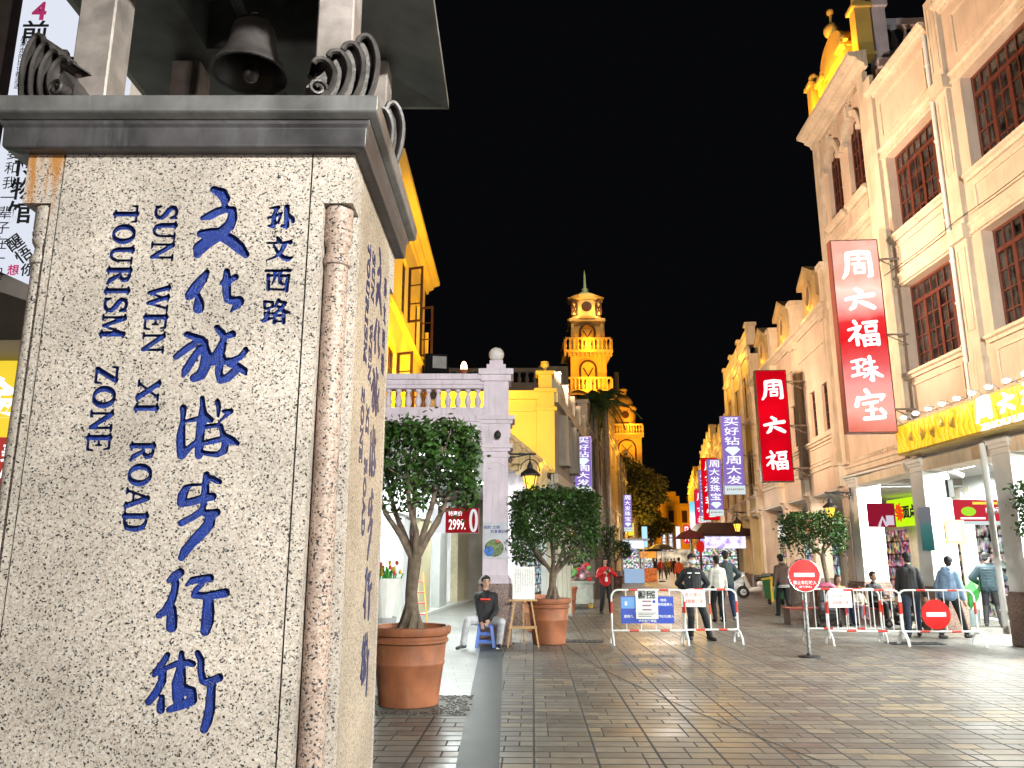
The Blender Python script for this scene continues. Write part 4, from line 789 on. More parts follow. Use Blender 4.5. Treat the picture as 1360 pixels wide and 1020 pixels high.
# walkway shop front behind the column (heads off along the street) and the stone wall facing us
mb = MB(); mb.M = Mx.Translation((.33, -15.8, 0)); facade(mb, -7.5, -2.98, 0, 3.93, [], 20, .3)
dm(mb, 'stone_wall', STONE)
WK = Mx.Translation((-2.65, 4.2, 0)) @ Mx.Rotation(R(90 - 5.6), 4, 'Z')
mb = MB(); mb.M = WK; mb.box(.0, 14, .28, .3, 0, 3.93); dm(mb, 'shop_back_wall', SHOPWALL)
for a, b, m in ((0, .9, STONE), (2.9, 4.5, STONEY), (6.0, 7.3, STONE), (9.5, 12, STONEY)):
    mb = MB(); mb.M = WK; mb.box(a, b, -.06, .26, 0, 2.75)
    for z in (.75, 1.5, 2.2): mb.box(a - .002, b + .002, -.062, -.03, z, z + .01)
    dm(mb, 'shop_pier', m)
for a, b in ((.9, 2.9), (4.5, 6.0), (7.3, 9.5)): mb = MB(); mb.M = WK; mb.box(a, b, .2, .22, .12, 2.7); dm(mb, 'shop_window', glow('walk_glow', (.95, 1, .97), 1.0, .3, 1.2))
mb = MB(); mb.M = WK; mb.box(0, 14, -.14, .26, 2.75, 3.5); dm(mb, 'shop_fascia', mat('fascia_white', (.75, .77, .77), .5))
mb = MB(); mb.M = WK; mb.box(0, 14, -.2, .25, 0, .1); dm(mb, 'threshold', STONE)
for k in range(3): mb = MB(); mb.box(-1.9 + .25 * k, -.9 + .25 * k, 1.6 + k * 3.4, 2.0 + k * 3.4, 3.89, 3.925); dm(mb, 'ceiling_lamp', glow('lamp_panel', (1, 1, .97), 4))
for k in range(2): mb = MB(); mb.box(-5.9 + 2.2 * k, -4.9 + 2.2 * k, 2.0, 2.4, 3.89, 3.925); dm(mb, 'ceiling_lamp', glow('lamp_panel', (1, 1, .97), 4))
# yellow lit building above the terrace
Eb = bld('yellow_building', 'tall flood lit yellow building with open brown casement windows behind the balustrade', (-2.8, 24), 0, -1)
ew = [(1.2, 2.3, 7.55, 9.1), (4.0, 5.1, 7.75, 9.3), (2.6, 3.9, 5.05, 6.5), (5.6, 6.9, 5.05, 6.5)]
mb = MB(); facade(mb, 0, 8.1, 4.41, 10.2, ew, 0, .25); mb.face([(0, 0, 4.41), (0, -6, 4.41), (0, -6, 10.2), (0, 0, 10.2)]); mb.box(0.01, 8.1, -6, -.3, 4.41, 10.19); mb.build('wall', PLY, Eb)
mb = MB(); mould(mb, -.5, 8.2, 10.1, EAVE, 0, .85); mould(mb, 0, 8.1, 7.3, SIL); mb.box(0, 8.1, -.5, -.05, 10.55, 11.0)
for x in (.0, 3.2, 6.4): mb.box(x, x + .6, -.55, .12, 10.56, 11.5)
mb.build('cornice', PLY, Eb); pipe(Eb, .15, .1, 4.5, 8.6, PLY, .06)
for a, b, c, d in ew:
    f = window(Eb, a, b, c, d, -.12, 2, 1, 3, 0, WOODD)
    for s_, xx in ((1, a),):
        w = .42; mb = MB(); mb.M = Mx.Translation((xx, .02, 0)) @ Mx.Rotation(R(70), 4, 'Z')
        mb.box(0, w, -.02, .02, c, c + .06); mb.box(0, w, -.02, .02, d - .06, d); mb.box(0, .06, -.02, .02, c + .06, d - .06); mb.box(w - .06, w, -.02, .02, c + .06, d - .06)
        for k in (1, 2): z = c + (d - c) * k / 3; mb.box(.06, w - .06, -.012, .012, z - .015, z + .015)
        mb.build('casement', WOODD, Eb)
# gold gable building next along the street
Fb = thing('gold_building', 'bright gold gable wall with a stone urn behind the wall lantern', 'building', (1.18, 21.9, 0))
mb = MB(); mb.box(-3.2, 0, 0, .3, 3.96, 6.05); mb.box(-3.2, -.4, -.06, .34, 5.7, 5.8); mb.box(-3.2, -.4, -.1, .36, 6.05, 6.3); mb.box(-.48, .02, -.08, .4, 3.96, 6.25); mb.box(-.55, .09, -.14, .46, 5.72, 5.82); mb.box(-.55, .09, -.14, .46, 6.25, 6.36); mb.box(-.42, -.04, -.02, .34, 6.36, 6.78); mb.box(-.5, .04, -.1, .42, 6.78, 6.88); mb.build('gable_wall', PLY, Fb)
mb = MB(); urn(mb, (-.23, .16, 6.88), .75); mb.build('urn', PLY, Fb, smooth=True)
FS = Mx.Rotation(R(90 - 11), 4, 'Z')
mb = MB(); mb.M = FS; facade(mb, .0, 9, 3.6, 6.3, [(1.2, 2.0, 4.3, 5.8), (3.4, 4.2, 4.3, 5.8), (5.6, 6.4, 4.3, 5.8)], .02, .3); mb.box(.4, 9, .35, 4, 3.96, 6.28); mb.build('street_wall', PLG, Fb)
mb = MB(); mb.M = FS; mb.box(.1, 9, -.12, .2, 6.0, 6.3); mb.box(.1, 9, -.1, .1, 3.7, 3.95)
for k in range(5): x = .6 + k * 1.8; mb.box(x, x + .3, -.14, .2, 6.3, 7.0); mb.prism([(x + .3 + .75 * (1 - math.cos(t * math.pi / 8)), 6.3 + .5 * math.sin(t * math.pi / 8)) for t in range(9)], -.05, .1, 'y')
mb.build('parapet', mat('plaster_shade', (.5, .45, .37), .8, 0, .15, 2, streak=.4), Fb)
mb = MB(); mb.M = FS; mb.box(1.2, 6.4, .25, .28, 4.2, 5.9); mb.build('window', PANE, Fb)
# white hoarding and pale shop front behind the second potted tree
Hb = thing('hoarding', 'pale cream panelled shop hoarding behind the second potted tree', 'hoarding', (1.0, 20.2, 0), R(90 - 11))
mb = MB()
for k in range(5): mb.box(k * .95 - 1.2, k * .95 - .29, -.04, .04, .05, 3.1); mb.box(k * .95 - 1.1, k * .95 - .4, -.055, -.035, .5, 2.7)
mb.build('panel', mat('hoarding_cream', (.62, .64, .52), .5, 0, .05), Hb); mb = MB()
for k in range(6): mb.box(k * .95 - 1.28, k * .95 - 1.2, -.07, .07, 0, 3.15)
mb.build('hoarding_post', mat('hoarding_post', (.45, .46, .44), .5), Hb)
# dark big building behind, then the clock towers
Gb = thing('dark_building', 'tall unlit brown building with a roof balustrade behind the gold gable', 'building', (-1, 40, 0))
mb = MB(); mb.box(-9, 3.9, 0, 8, 0, 10.2); mb.box(-9, 4.0, -.2, 8, 10.2, 10.6); mb.box(-9, 2.4, -.1, .2, 11.2, 11.4); mb.box(2.4, 3.95, -.1, 8, 10.6, 11.5); mb.build('wall', PLG, Gb)
mb = MB(); balusters(mb, -9, 2.4, 10.6, 11.2, .05, .4, .12, 6); mb.build('roof_balustrade', PLG, Gb)
TG = mat('tower_plaster', (.60, .40, .15), .75, 0, .12, .6, .1, 10, streak=.2); TGD = mat('tower_trim', (.52, .40, .24), .75, 0, .15, 1)
Tw = thing('clock_tower', 'tall gold lit clock tower with two balconies and a slender spire', 'tower', (6.0, 60, 0))
def arch_win(par, x, z0, w, hgt, y, nm='window'):
    mb = MB(); N = 10; r = w / 2
    o = [(x - r, z0)] + [(x + r * math.cos(math.pi - k * math.pi / N), z0 + hgt - r + r * math.sin(k * math.pi / N)) for k in range(N + 1)] + [(x + r, z0)]
    mb.prism(o, y - .02, y, 'y'); f = mb.build(nm, mat('tower_niche', (.62, .42, .14), .6), par)
    mb = MB()
    for a, b in ((-1, 1), (1, -1)): mb.tube([(x + a * r * .6, y - .06, z0 + .15 * hgt), (x + b * r * .6, y - .06, z0 + .75 * hgt)], .05, 6)
    mb.tube([(x - r, y - .05, z0)] + [(x + r * math.cos(math.pi - k * math.pi / N), y - .05, z0 + hgt - r + r * math.sin(k * math.pi / N)) for k in range(N + 1)] + [(x + r, y - .05, z0)], .09, 6)
    mb.build('window_bars', WOODD, f)
def stage(par, w, z0, z1, nm='stage', m=None, ch=.0):
    mb = MB(); h_ = w / 2; mb.box(-h_, h_, 0, w, z0, z1); 
    for x in (-h_, h_ - .25): mb.box(x, x + .25, -.08, .1, z0, z1)
    for y in (-.0, w - .25): mb.box(h_ - .05, h_ + .08, y, y + .25, z0, z1)
    mb.box(-h_ - .15, h_ + .15, -.15, w + .15, z1 - .25, z1); return mb.build(nm, m or TG, par)
def balcony(par, w, z, d=.55, m=None):
    h_ = w / 2; mb = MB(); mb.box(-h_ - d, h_ + d, -d, w + d, z - .2, z)
    for k in range(12): x = -h_ - d * .8 + (w + 1.6 * d) * k / 11; mb.box(x - .07, x + .07, -d * .8, 0, z - .45, z - .2)
    for k in range(6): y = k * w / 5; mb.box(h_, h_ + d * .8, y - .07, y + .07, z - .45, z - .2)
    o = mb.build('balcony', m or TGD, par); mb = MB(); mb.box(-h_ - d, h_ + d, -d, -d + .12, z + .85, z + 1.0); mb.box(h_ + d - .12, h_ + d, -d, w + d, z + .85, z + 1.0); mb.box(-h_ - d, -h_ - d + .12, -d, w + d, z + .85, z + 1.0)
    balusters(mb, -h_ - d, h_ + d, z, z + .85, -d + .06, .3, .09, 6)
    for k in range(9): y = -d + (w + 2 * d) * k / 8; mb.box(h_ + d - .1, h_ + d - .02, y - .05, y + .05, z, z + .85); mb.box(-h_ - d + .02, -h_ - d + .1, y - .05, y + .05, z, z + .85)
    mb.build('balustrade', m or TGD, o)
mb = MB(); mb.box(-2.0, 1.9, -.4, 4, 0, 14.2); mb.box(-2.0, 1.9, -.52, -.4, 7.9, 8.3); mb.box(-1.95, 1.85, -.47, -.4, 12, 13.5); mb.box(-2.1, 2.1, -.6, 4, 13.9, 14.2); mb.build('tower_base', TG, Tw)
stage(Tw, 2.75, 14.2, 17.6); balcony(Tw, 2.75, 14.5, .5); arch_win(Tw, 0, 14.6, 1.25, 2.3, -.03)
balcony(Tw, 2.75, 17.7, .55); stage(Tw, 2.6, 17.7, 20.4, m=mat('tower_upper', (.40, .31, .18), .75, 0, .1)); arch_win(Tw, 0, 17.9, 1.15, 2.0, -.03)
mb = MB(); mb.lathe([(1.62, 20.4), (1.62, 20.6), (1.32, 20.65), (1.28, 22.1), (1.5, 22.2), (1.6, 22.4), (1.35, 22.45), (1.1, 22.65), (.3, 22.9)], (0, 1.3, 0), 8, ph=math.pi / 8); mb.build('lantern_stage', TG, Tw)
mb = MB(); N = 18; mb.prism([(.42 * math.cos(2 * math.pi * k / N), 21.45 + .42 * math.sin(2 * math.pi * k / N)) for k in range(N)], .05, .1, 'y'); mb.build('clock_opening', WOODD, Tw)
for x in (-.98, .98): arch_win(Tw, x, 20.8, .38, 1.1, .33, 'side_opening')
mb = MB(); mb.lathe([(.62, 22.8), (.5, 22.95), (.22, 23.1), (.3, 23.3), (.12, 23.45), (.1, 24.5), (.03, 25.0)], (0, 1.3, 0), 12); mb.build('spire', mat('spire_green', (.35, .42, .28), .5), Tw, smooth=True)
T2 = thing('domed_tower', 'smaller gold lit domed tower beyond the clock tower', 'tower', (12.55, 85, 0))
mb = MB(); mb.box(-1.6, 1.6, 0, 3.2, 0, 15); mb.box(-1.75, 1.75, -.15, 3.3, 14.7, 15.1)
for x in (-1.6, -.5, .3, 1.35): mb.box(x, x + .25, -.12, .1, 9, 14.7)
mb.build('tower_base', TG, T2); arch_win(T2, 0, 12.2, 1.9, 2.2, -.04); balcony(T2, 3.0, 15.1, .35)
mb = MB(); mb.lathe([(1.3, 15.1), (1.3, 17.9), (1.45, 18.0), (1.45, 18.2), (1.15, 18.3), (1.05, 18.9), (.75, 19.4), (.4, 19.6), (.4, 20.2), (.5, 20.3), (.4, 20.45), (.05, 20.6)], (0, 1.6, 0), 16); mb.build('dome', TG, T2, smooth=True)
mb = MB(); mb.prism([(.4 * math.cos(2 * math.pi * k / 18), 17.2 + .4 * math.sin(2 * math.pi * k / 18)) for k in range(18)], .2, .28, 'y'); mb.box(-.35, .35, .22, .3, 16.0, 16.4); mb.build('clock_opening', WOODD, T2)
mb = MB(); mb.tube([(-.1, 6, 15), (-.1, 6, 23.4)], .28, 8); mb.build('chimney_mast', TGD, T2)
# far shophouses on the left line of the street
left = []
def lhouse(nm, lb, P, phi, L_, *a, **k):
    q = adv(P, phi, L_); o = shophouse(nm, lb, q, phi, -1, L_, *a, **k); left.append(o); return q
P = adv((1.18, 21.9), 11, 9.2)
P = lhouse('shophouse', 'low unlit shophouse under the nearer purple sign on the tower side', P, 11, 9, 6.8, 1, 3, PLG, PLG, 'plain', g2, 0)
P = lhouse('shophouse', 'gold lit shophouse with balustrade in front of the clock tower', P, 11, 12, 8.4, 1, 3, TG, TG, 'baluster', g2, 110)
P = lhouse('shophouse', 'grey shophouse behind the white kiosk and the farther purple sign', P, 11, 14, 7.5, 1, 4, PLG, PLG, 'plain', g1, 0)
P = lhouse('shophouse', 'ochre shophouse half hidden by the big street tree', P, 11, 24, 9.5, 2, 6, PLO, PLO, 'plain', g1, 120)
P = lhouse('shophouse', 'distant gold shophouse beyond the big street tree', P, 12, 30, 8.5, 1, 7, PLY, PLY, 'plain', g2, 300)
Pe = (30.5, 146)
Z = shophouse('corner_building', 'gold lit corner building closing the far end of the street', (25.0, 150), 96, -1, 1, 11.5, 2, 1, PLY, PLY, 'baluster', g1, 0) if False else None
Zb = thing('corner_building', 'gold lit columned corner building closing the far end of the street', 'building', (27.3, 148, 0), R(3))
mb = MB(); mb.box(-14, 7, 0, 10, 0, 7.6); mb.box(-1.6, 6.5, -.2, 9, 7.6, 11.2); mb.box(-1.9, 6.8, -.6, 9, 11.2, 11.8); mb.box(-14.2, 7.2, -.3, 10, 7.2, 7.7)
for x in (-1.5, .9, 3.3, 5.8): mb.box(x, x + .6, -.5, .2, 7.7, 11.2); mb.box(x - .1, x + .7, -.5, .5, 11.8, 13.2)
mb.box(1.6, 3.4, -.4, .3, 11.8, 14)
mb.build('wall', PLY, Zb); mb = MB()
for x in (-.6, 1.9, 4.4): mb.box(x, x + 1.0, -.24, -.2, 8.3, 10.5)
for x in (-6, -4.6, -3.2): mb.box(x, x + .5, -.05, -.02, 4.2, 6.8)
mb.build('window', WOODD, Zb); mb = MB(); mb.box(-9, 6.5, -.1, -.05, .2, 3.4); mb.build('shop_window', glow('far_shop', (1, .80, .55), 1.0, .75, .7), Zb)
# ---- shop corner beyond the marker's left edge
K = thing('corner_shop', 'cream corner shop with grey canopy beam and lit yellow fascia behind the marker', 'building', (-8, 8, 0))
mb = MB(); mb.box(-8, 4.6, 0, .4, 3.85, 10); mb.build('wall', mat('wall_cream', (.58, .50, .40), .8, 0, .1, 1, streak=.2), K)
mb = MB(); mb.prism([(-8, 3.5), (4.0, 3.5), (4.0, 3.75), (2.2, 4.35), (-8, 4.35)], -1.3, -.02, 'y'); mb.build('canopy_beam', mat('beam_grey', (.25, .22, .2), .6), K)
mb = MB(); mb.box(-8, 4.0, -.6, -.5, 2.75, 3.49); mb.build('fascia', glow('fascia_yellow', (1, .72, .05), 1.1, .3, 1), K); lettering('金首', (3.25, -.62, 3.12), .42, GWHITE, K, bold=.03)
mb = MB(); mb.box(-8, 4.0, -.58, -.5, 2.2, 2.74); mb.build('menu_board', glow('menu_red', (.45, .05, .04), 1), K); lettering('美食\n小型', (3.35, -.6, 2.5), .2, GWHITE, K, bold=.02)
mb = MB(); mb.box(-8, 4.0, -.2, -.1, 0, 2.19); mb.build('shop_window', glow('shop_pale', (.85, 1, .9), 1.2, .3, 1), K)
mb = MB(); mb.box(-8, 3.0, -.03, .0, 4.6, 9.5); mb.build('dark_panel', mat('brown_panel', (.05, .035, .03), .5), K)
bn = thing('banner', 'tall white printed shop banner hanging behind the marker', 'banner', (-4.6, 7.4, 4.35))
mb = MB(); mb.face([(-.72, 0, .15), (.55, 0, -.42), (.55, 0, 4.6), (-.72, 0, 4.6)]); mb.face([(-.72, .02, .15), (.55, .02, -.42), (.55, .02, 4.6), (-.72, .02, 4.6)]); mb.build('cloth', glow('banner_white', (.80, .84, .95), .95), bn)
BK = mat('print_black', (.01, .01, .012), .8); PK = mat('print_pink', (.8, .05, .25), .8)
def bt(body, px, py, size, m, bold=.01, line=1.0, rot=0):
    p = at(px, py, 7.38); lettering(body, (p.x + 4.6, -.015, p.z - 4.35), size, m, bn, (90, 0, 0) if not rot else (90, rot, 0), bold, .001, line=line)
bt('4', 52, 14, .30, PK, .03); bt('前', 46, 42, .30, BK, .015)
bt('后\n来\n走\n的\n比\n谁\n都\n潇\n洒', 27, 82, .075, BK, 0, .95); bt('你\n曾\n说\n你\n不\n会\n离\n开\n我', 36, 82, .075, BK, 0, .95)
bt('你\n说\n要\n和\n我\n一\n辈\n子\n在\n一\n起', 9, 262, .15, BK, 0, 1.1); bt('博\n物\n馆', 30, 250, .26, BK, .02, 1.0); bt('醒\n悟', 25, 330, .17, BK, .015, 1.0, -40); bt('想', 17, 358, .12, PK, .02); bt('你', 36, 358, .14, BK, .02)
# ------------------------------------------------------------------ signs
GL = {  # brush characters for the jewellery signs (x, y, radius), y down
 'zhou': [[(110,105,10),(108,150,9),(100,190,8),(85,212,5)],[(110,100,9),(160,95,10),(200,98,9)],[(200,100,9),(205,150,8),(205,200,9),(195,205,6)],[(130,125,5),(185,122,5)],[(157,110,5),(157,150,5)],[(130,148,5),(180,146,5)],[(138,165,5),(138,190,5)],[(138,165,5),(178,162,5),(176,188,5)],[(140,188,5),(176,186,5)]],
 'liu': [[(150,265,7),(170,280,10),(172,292,7)],[(105,312,7),(160,300,8),(220,292,9)],[(145,320,8),(135,345,9),(120,357,6)],[(165,325,7),(195,338,10),(220,352,8)]],
 'fu': [[(140,410,7),(148,422,7)],[(112,450,5),(165,435,6),(140,470,7),(112,500,5)],[(145,455,7),(148,520,7)],[(160,475,6),(168,490,5)],[(180,418,6),(240,412,6)],[(190,435,5),(192,462,5)],[(190,435,5),(235,430,6),(232,458,5)],[(192,460,4),(232,457,4)],[(175,480,6),(180,525,6)],[(175,480,6),(240,475,7),(240,520,7)],[(205,478,5),(208,520,5)],[(180,500,4),(238,496,4)],[(180,522,5),(240,518,5)]],
 'zhu': [[(135,605,6),(190,592,6)],[(138,640,6),(185,632,6)],[(133,682,7),(195,668,6)],[(163,600,7),(165,675,7)],[(205,595,6),(195,620,5)],[(200,615,6),(250,605,6)],[(195,648,6),(260,638,7)],[(228,580,8),(232,640,8),(235,705,9),(222,700,5)],[(225,655,7),(205,680,6),(190,690,4)],[(240,655,6),(265,675,9),(285,685,6)]],
 'bao': [[(205,755,8),(215,770,8)],[(170,790,8),(160,825,9)],[(175,795,7),(230,782,7),(280,780,8),(268,800,5)],[(190,818,6),(250,808,6)],[(200,848,5),(245,842,5)],[(190,885,8),(240,882,8),(275,878,8)],[(225,815,7),(225,880,7)],[(265,845,8),(280,862,7)]]}
def glyphs(names, w, h, gap=.12):                                      # stacked column of characters filling w x h, centred on 0
    out = []; n = len(names); ch = h / n
    for i, g in enumerate(names):
        pts = [p for s in GL[g] for p in s]; xa, xb = min(p[0] for p in pts) - 8, max(p[0] for p in pts) + 8; ya, yb = min(p[1] for p in pts) - 8, max(p[1] for p in pts) + 8
        hh = ch * (1 - gap) * (.78 if g == 'liu' else 1); k = min(w / (xb - xa), hh / (yb - ya)); cy = h / 2 - (i + .5) * ch
        for s in GL[g]: out.append([((x - (xa + xb) / 2) * k, cy - (y - (ya + yb) / 2) * k, r * k * 1.18) for x, y, r in s])
    return out
def zgrad(name, stops, z0, z1, st=1.0):                                 # translucent sign face whose tubes light it unevenly
    m = bpy.data.materials.new(name); m.use_nodes = True; nt = m.node_tree; nt.nodes.clear(); L = nt.links.new
    tc = nd(nt, 'ShaderNodeTexCoord'); s = nd(nt, 'ShaderNodeSeparateXYZ'); L(tc.outputs['Object'], s.inputs[0])
    n = nd(nt, 'ShaderNodeTexNoise'); n.inputs['Scale'].default_value = 1.6; L(tc.outputs['Object'], n.inputs['Vector'])
    mr = nd(nt, 'ShaderNodeMapRange'); mr.inputs[1].default_value = z0; mr.inputs[2].default_value = z1; L(s.outputs[2], mr.inputs[0])
    a = nd(nt, 'ShaderNodeMath', operation='MULTIPLY_ADD'); L(n.outputs[0], a.inputs[0]); a.inputs[1].default_value = .16; L(mr.outputs[0], a.inputs[2])
    a2 = nd(nt, 'ShaderNodeMath', operation='SUBTRACT'); L(a.outputs[0], a2.inputs[0]); a2.inputs[1].default_value = .08
    r = nd(nt, 'ShaderNodeValToRGB'); el = r.color_ramp.elements; el[0].position = stops[0][0]; el[0].color = (*stops[0][1], 1); el[1].position = stops[-1][0]; el[1].color = (*stops[-1][1], 1)
    for p, c in stops[1:-1]: e = el.new(p); e.color = (*c, 1)
    L(a2.outputs[0], r.inputs[0]); e = nd(nt, 'ShaderNodeEmission'); e.inputs[1].default_value = st; L(r.outputs[0], e.inputs[0]); o = nd(nt, 'ShaderNodeOutputMaterial'); L(e.outputs[0], o.inputs[0]); return m
def lightbox(name, label, corners, Y, face, edge, d=.22, group=None, brackets=True, side=1):
    tl, tr, bl_, br = [at(*c, Y) for c in corners]; cx = (tl.x + tr.x + bl_.x + br.x) / 4; w = (tr.x - tl.x + br.x - bl_.x) / 2; zt = (tl.z + tr.z) / 2; zb = (bl_.z + br.z) / 2
    t = thing(name, label, 'sign', (cx, Y, zb), R(-4 * side), group); h_ = zt - zb
    mb = MB(); mb.box(-w / 2, w / 2, -d / 2, d / 2, 0, h_); mb.build('sign_box', edge, t)
    mb = MB(); mb.box(-w / 2 + .03, w / 2 - .03, -d / 2 - .012, -d / 2 - .002, .03, h_ - .03); mb.build('sign_face', face, t)
    if brackets:
        mb = MB()
        for z in (.12, .5, .9): mb = MB(); mb.tube([(side * w / 2, 0, h_ * z), (side * (w / 2 + .55), 0, h_ * z)], .022, 6); mb.tube([(side * w / 2, 0, h_ * z), (side * (w / 2 + .55), .05, h_ * z - .25)], .015, 6); mb.build('bracket', mat('bracket_metal', (.3, .27, .25), .5, .6), t)
    return t, w, h_, -d / 2 - .013
REDF = zgrad('red_gradient', [(0, (.62, .15, .10)), (.14, (.80, .36, .29)), (.3, (.76, .30, .27)), (.44, (.66, .10, .10)), (.58, (.62, .012, .015)), (.70, (.66, .03, .035)), (.80, (.80, .36, .31)), (.92, (.90, .60, .50)), (1, (.70, .36, .28))], 0, 3.9, 1.45)
t, w, h_, yf = lightbox('sign', 'tall red to pink lightbox with five white brush characters on the arched building', ((1098, 322), (1168, 320), (1127, 577), (1182, 575)), 18.35, REDF, mat('sign_edge_brown', (.16, .05, .04), .4), .25)
strokes_mesh('lettering', glyphs(['zhou', 'liu', 'fu', 'zhu', 'bao'], w * .66, h_ * .9), .012, glow('letter_cyan_white', (.92, 1, 1), 1.5), t, lambda u, v, d: (u, yf - d, h_ / 2 + v), .02)
t, w, h_, yf = lightbox('sign', 'plain bright red lightbox with three white brush characters on the gabled building', ((1000, 493), (1040, 492), (1013, 641), (1055, 640)), 26, glow('red_face', (.80, .002, .012), 1.15, .45, .6), mat('sign_edge_black', (.02, .02, .02), .4), .25)
strokes_mesh('lettering', glyphs(['zhou', 'liu', 'fu'], w * .70, h_ * .94, .16), .015, GWHITE, t, lambda u, v, d: (u, yf - d, h_ / 2 + v), .02)
PUR = glow('purple_face', (.25, .16, .52), 1.25, .25, .5); PWH = glow('pale_strip', (.72, .82, .82), 1.0)
def purple(label, corners, Y, text, side=1, tail=True):
    t, w, h_, yf = lightbox('sign', label, corners, Y, PUR, mat('sign_edge_violet', (.3, .25, .45), .4), .2, 'purple lightbox signs along the street', side=side)
    rows = list(text); b = .11 * h_ if tail else .0; n = len(rows); ch = (h_ - b) / (n + .2)
    for i, c in enumerate(rows):
        z = h_ - (i + .6) * ch
        if c == '#':
            mb = MB(); k = w * .36; mb.prism([(-k, z + .1 * k), (-k * .62, z + .5 * k), (k * .62, z + .5 * k), (k, z + .1 * k), (0, z - .75 * k)], yf - .01, yf, 'y'); mb.build('diamond_mark', glow('diamond_white', (.8, .95, 1), 1.2), t)
        else: lettering(c, (0, yf - .004, z), 1, GWHITE, t, bold=.004, width=w * .7, height=ch * .84)
    if tail:
        mb = MB(); mb.box(-w / 2 + .02, w / 2 - .02, yf - .02, yf - .004, .0, b); mb.build('pale_strip', PWH, t); mb = MB(); [mb.box(-w * .38 + w * .09 * k, -w * .33 + w * .09 * k, yf - .024, yf - .021, b * (.5 if k % 3 else .45), b * .68) for k in range(9)]; mb.build('faint_print', mat('strip_grey', (.3, .36, .4), .6), t)['kind'] = 'stuff'
purple('larger purple lightbox with a white diamond between two rows of characters, beside the red sign', ((955, 553), (983, 553), (963, 658), (990, 656)), 34, '买好钻#周大发')
purple('smaller purple lightbox with the diamond at its foot, over the dark roofed kiosk', ((938, 610), (957, 610), (942, 686), (961, 685)), 43, '周大发珠宝#')
t, w, h_, yf = lightbox('sign', 'red lightbox half hidden behind the smaller purple sign', ((930, 608), (950, 608), (935, 691), (957, 691)), 48, glow('red_face', (.80, .002, .012), 1.15), mat('sign_edge_red', (.3, .02, .02), .4), .2)
strokes_mesh('lettering', glyphs(['zhou', 'liu', 'fu', 'zhu', 'bao'], w * .7, h_ * .92), .03, GWHITE, t, lambda u, v, d: (u, yf - d, h_ / 2 + v), .02)
purple('narrow purple lightbox seen edge on behind the half hidden red sign', ((926, 624), (940, 624), (931, 693), (945, 693)), 53, '周大发珠宝#')
t, w, h_, yf = lightbox('sign', 'red lightbox with pale characters beside the pink and blue sign', ((921, 650), (936, 650), (925, 701), (941, 701)), 58, glow('crimson_face', (.72, .01, .07), 1.15), mat('sign_edge_red', (.3, .02, .02), .4), .2)
strokes_mesh('lettering', glyphs(['zhou', 'liu', 'fu'], w * .7, h_ * .9), .04, glow('pink_white', (1, .85, .9), 1.3), t, lambda u, v, d: (u, yf - d, h_ / 2 + v), .02)
t, w, h_, yf = lightbox('sign', 'lightbox sign fading from sky blue to glowing pink and white', ((914, 666), (925, 666), (918, 716), (930, 716)), 63, zgrad('blue_pink', [(0, (1, .25, .35)), (.25, (1, .75, .85)), (.6, (1, .9, 1)), (.75, (.3, .65, .9)), (1, (.1, .5, .75))], 0, 3.0, 1.4), WHITE, .2)
t, w, h_, yf = lightbox('sign', 'small red lightbox with two white characters at the far end of the kiosk side', ((907, 697), (915, 697), (908, 722), (917, 722)), 80, glow('crimson_face', (.72, .01, .07), 1.15), WHITE, .2)
lettering('周\n六', (0, yf - .01, h_ / 2), 1, GWHITE, t, bold=.03, width=w * .7, height=h_ * .8)
purple('purple lightbox with a white diamond under the palm trees near the clock tower', ((761, 580), (785, 580), (762, 655), (786, 655)), 27, '买好钻#周大发', -1)
purple('small purple lightbox above the white kiosk under the big street tree', ((827, 657), (838, 657), (828, 706), (840, 706)), 55, '周大发珠宝#', -1)
for lb, c, Y, col, tx in (('small yellow plate sign below the small purple lightbox', ((833, 694), (842, 694), (834, 712), (843, 712)), 57, (.85, .7, .05), ''), ('pale blue lightbox under the big street tree', ((852, 699), (860, 699), (852, 727), (860, 727)), 80, (.45, .75, 1), ''), ('slim white lightbox left of the dark twin signs at the street end', ((863, 708), (868, 708), (863, 733), (868, 733)), 110, (1, .95, .95), ''),
                     ('dark lightbox with white characters, first of the twin signs at the street end', ((879, 708), (885, 708), (879, 733), (885, 733)), 140, (.12, .13, .18), '黄金首饰'), ('dark lightbox with white characters, second of the twin signs at the street end', ((888, 708), (894, 708), (888, 733), (894, 733)), 140, (.12, .13, .18), '珠宝钻石'), ('slim glowing white lightbox at the street end beside the dark twin signs', ((897, 699), (903, 699), (898, 729), (904, 729)), 120, (.9, .92, 1), '')):
    t, w, h_, yf = lightbox('sign', lb, c, Y, glow('face_%.2f_%.2f' % col[:2], col, 1.2), BLACK, .2, brackets=False)
    if tx: lettering('\n'.join(tx), (0, yf - .01, h_ / 2), 1, GWHITE if col[0] < .5 else INK, t, bold=.03, width=w * .7, height=h_ * .85)
# yellow shop sign along the first arcade
t = thing('shop_sign', 'long gold shop sign board with white lettering and a row of spot lamps on top', 'sign', (XF, 18.78, 4.0), R(90))
mb = MB(); mb.box(-12, -.25, .12, .42, .0, .72); mb.build('sign_box', mat('sign_gold_edge', (.5, .36, .08), .4, .3), t)
YM = bpy.data.materials.new('gold_relief'); YM.use_nodes = True; nt = YM.node_tree; L = nt.links.new; b = nt.nodes['Principled BSDF']
tc = nd(nt, 'ShaderNodeTexCoord'); v = nd(nt, 'ShaderNodeTexVoronoi', feature='SMOOTH_F1'); v.inputs['Scale'].default_value = 3.2; L(tc.outputs['Object'], v.inputs['Vector'])
wv = nd(nt, 'ShaderNodeTexWave'); wv.inputs['Scale'].default_value = 1.6; wv.inputs['Distortion'].default_value = 14; wv.inputs['Detail'].default_value = 3; L(tc.outputs['Object'], wv.inputs['Vector'])
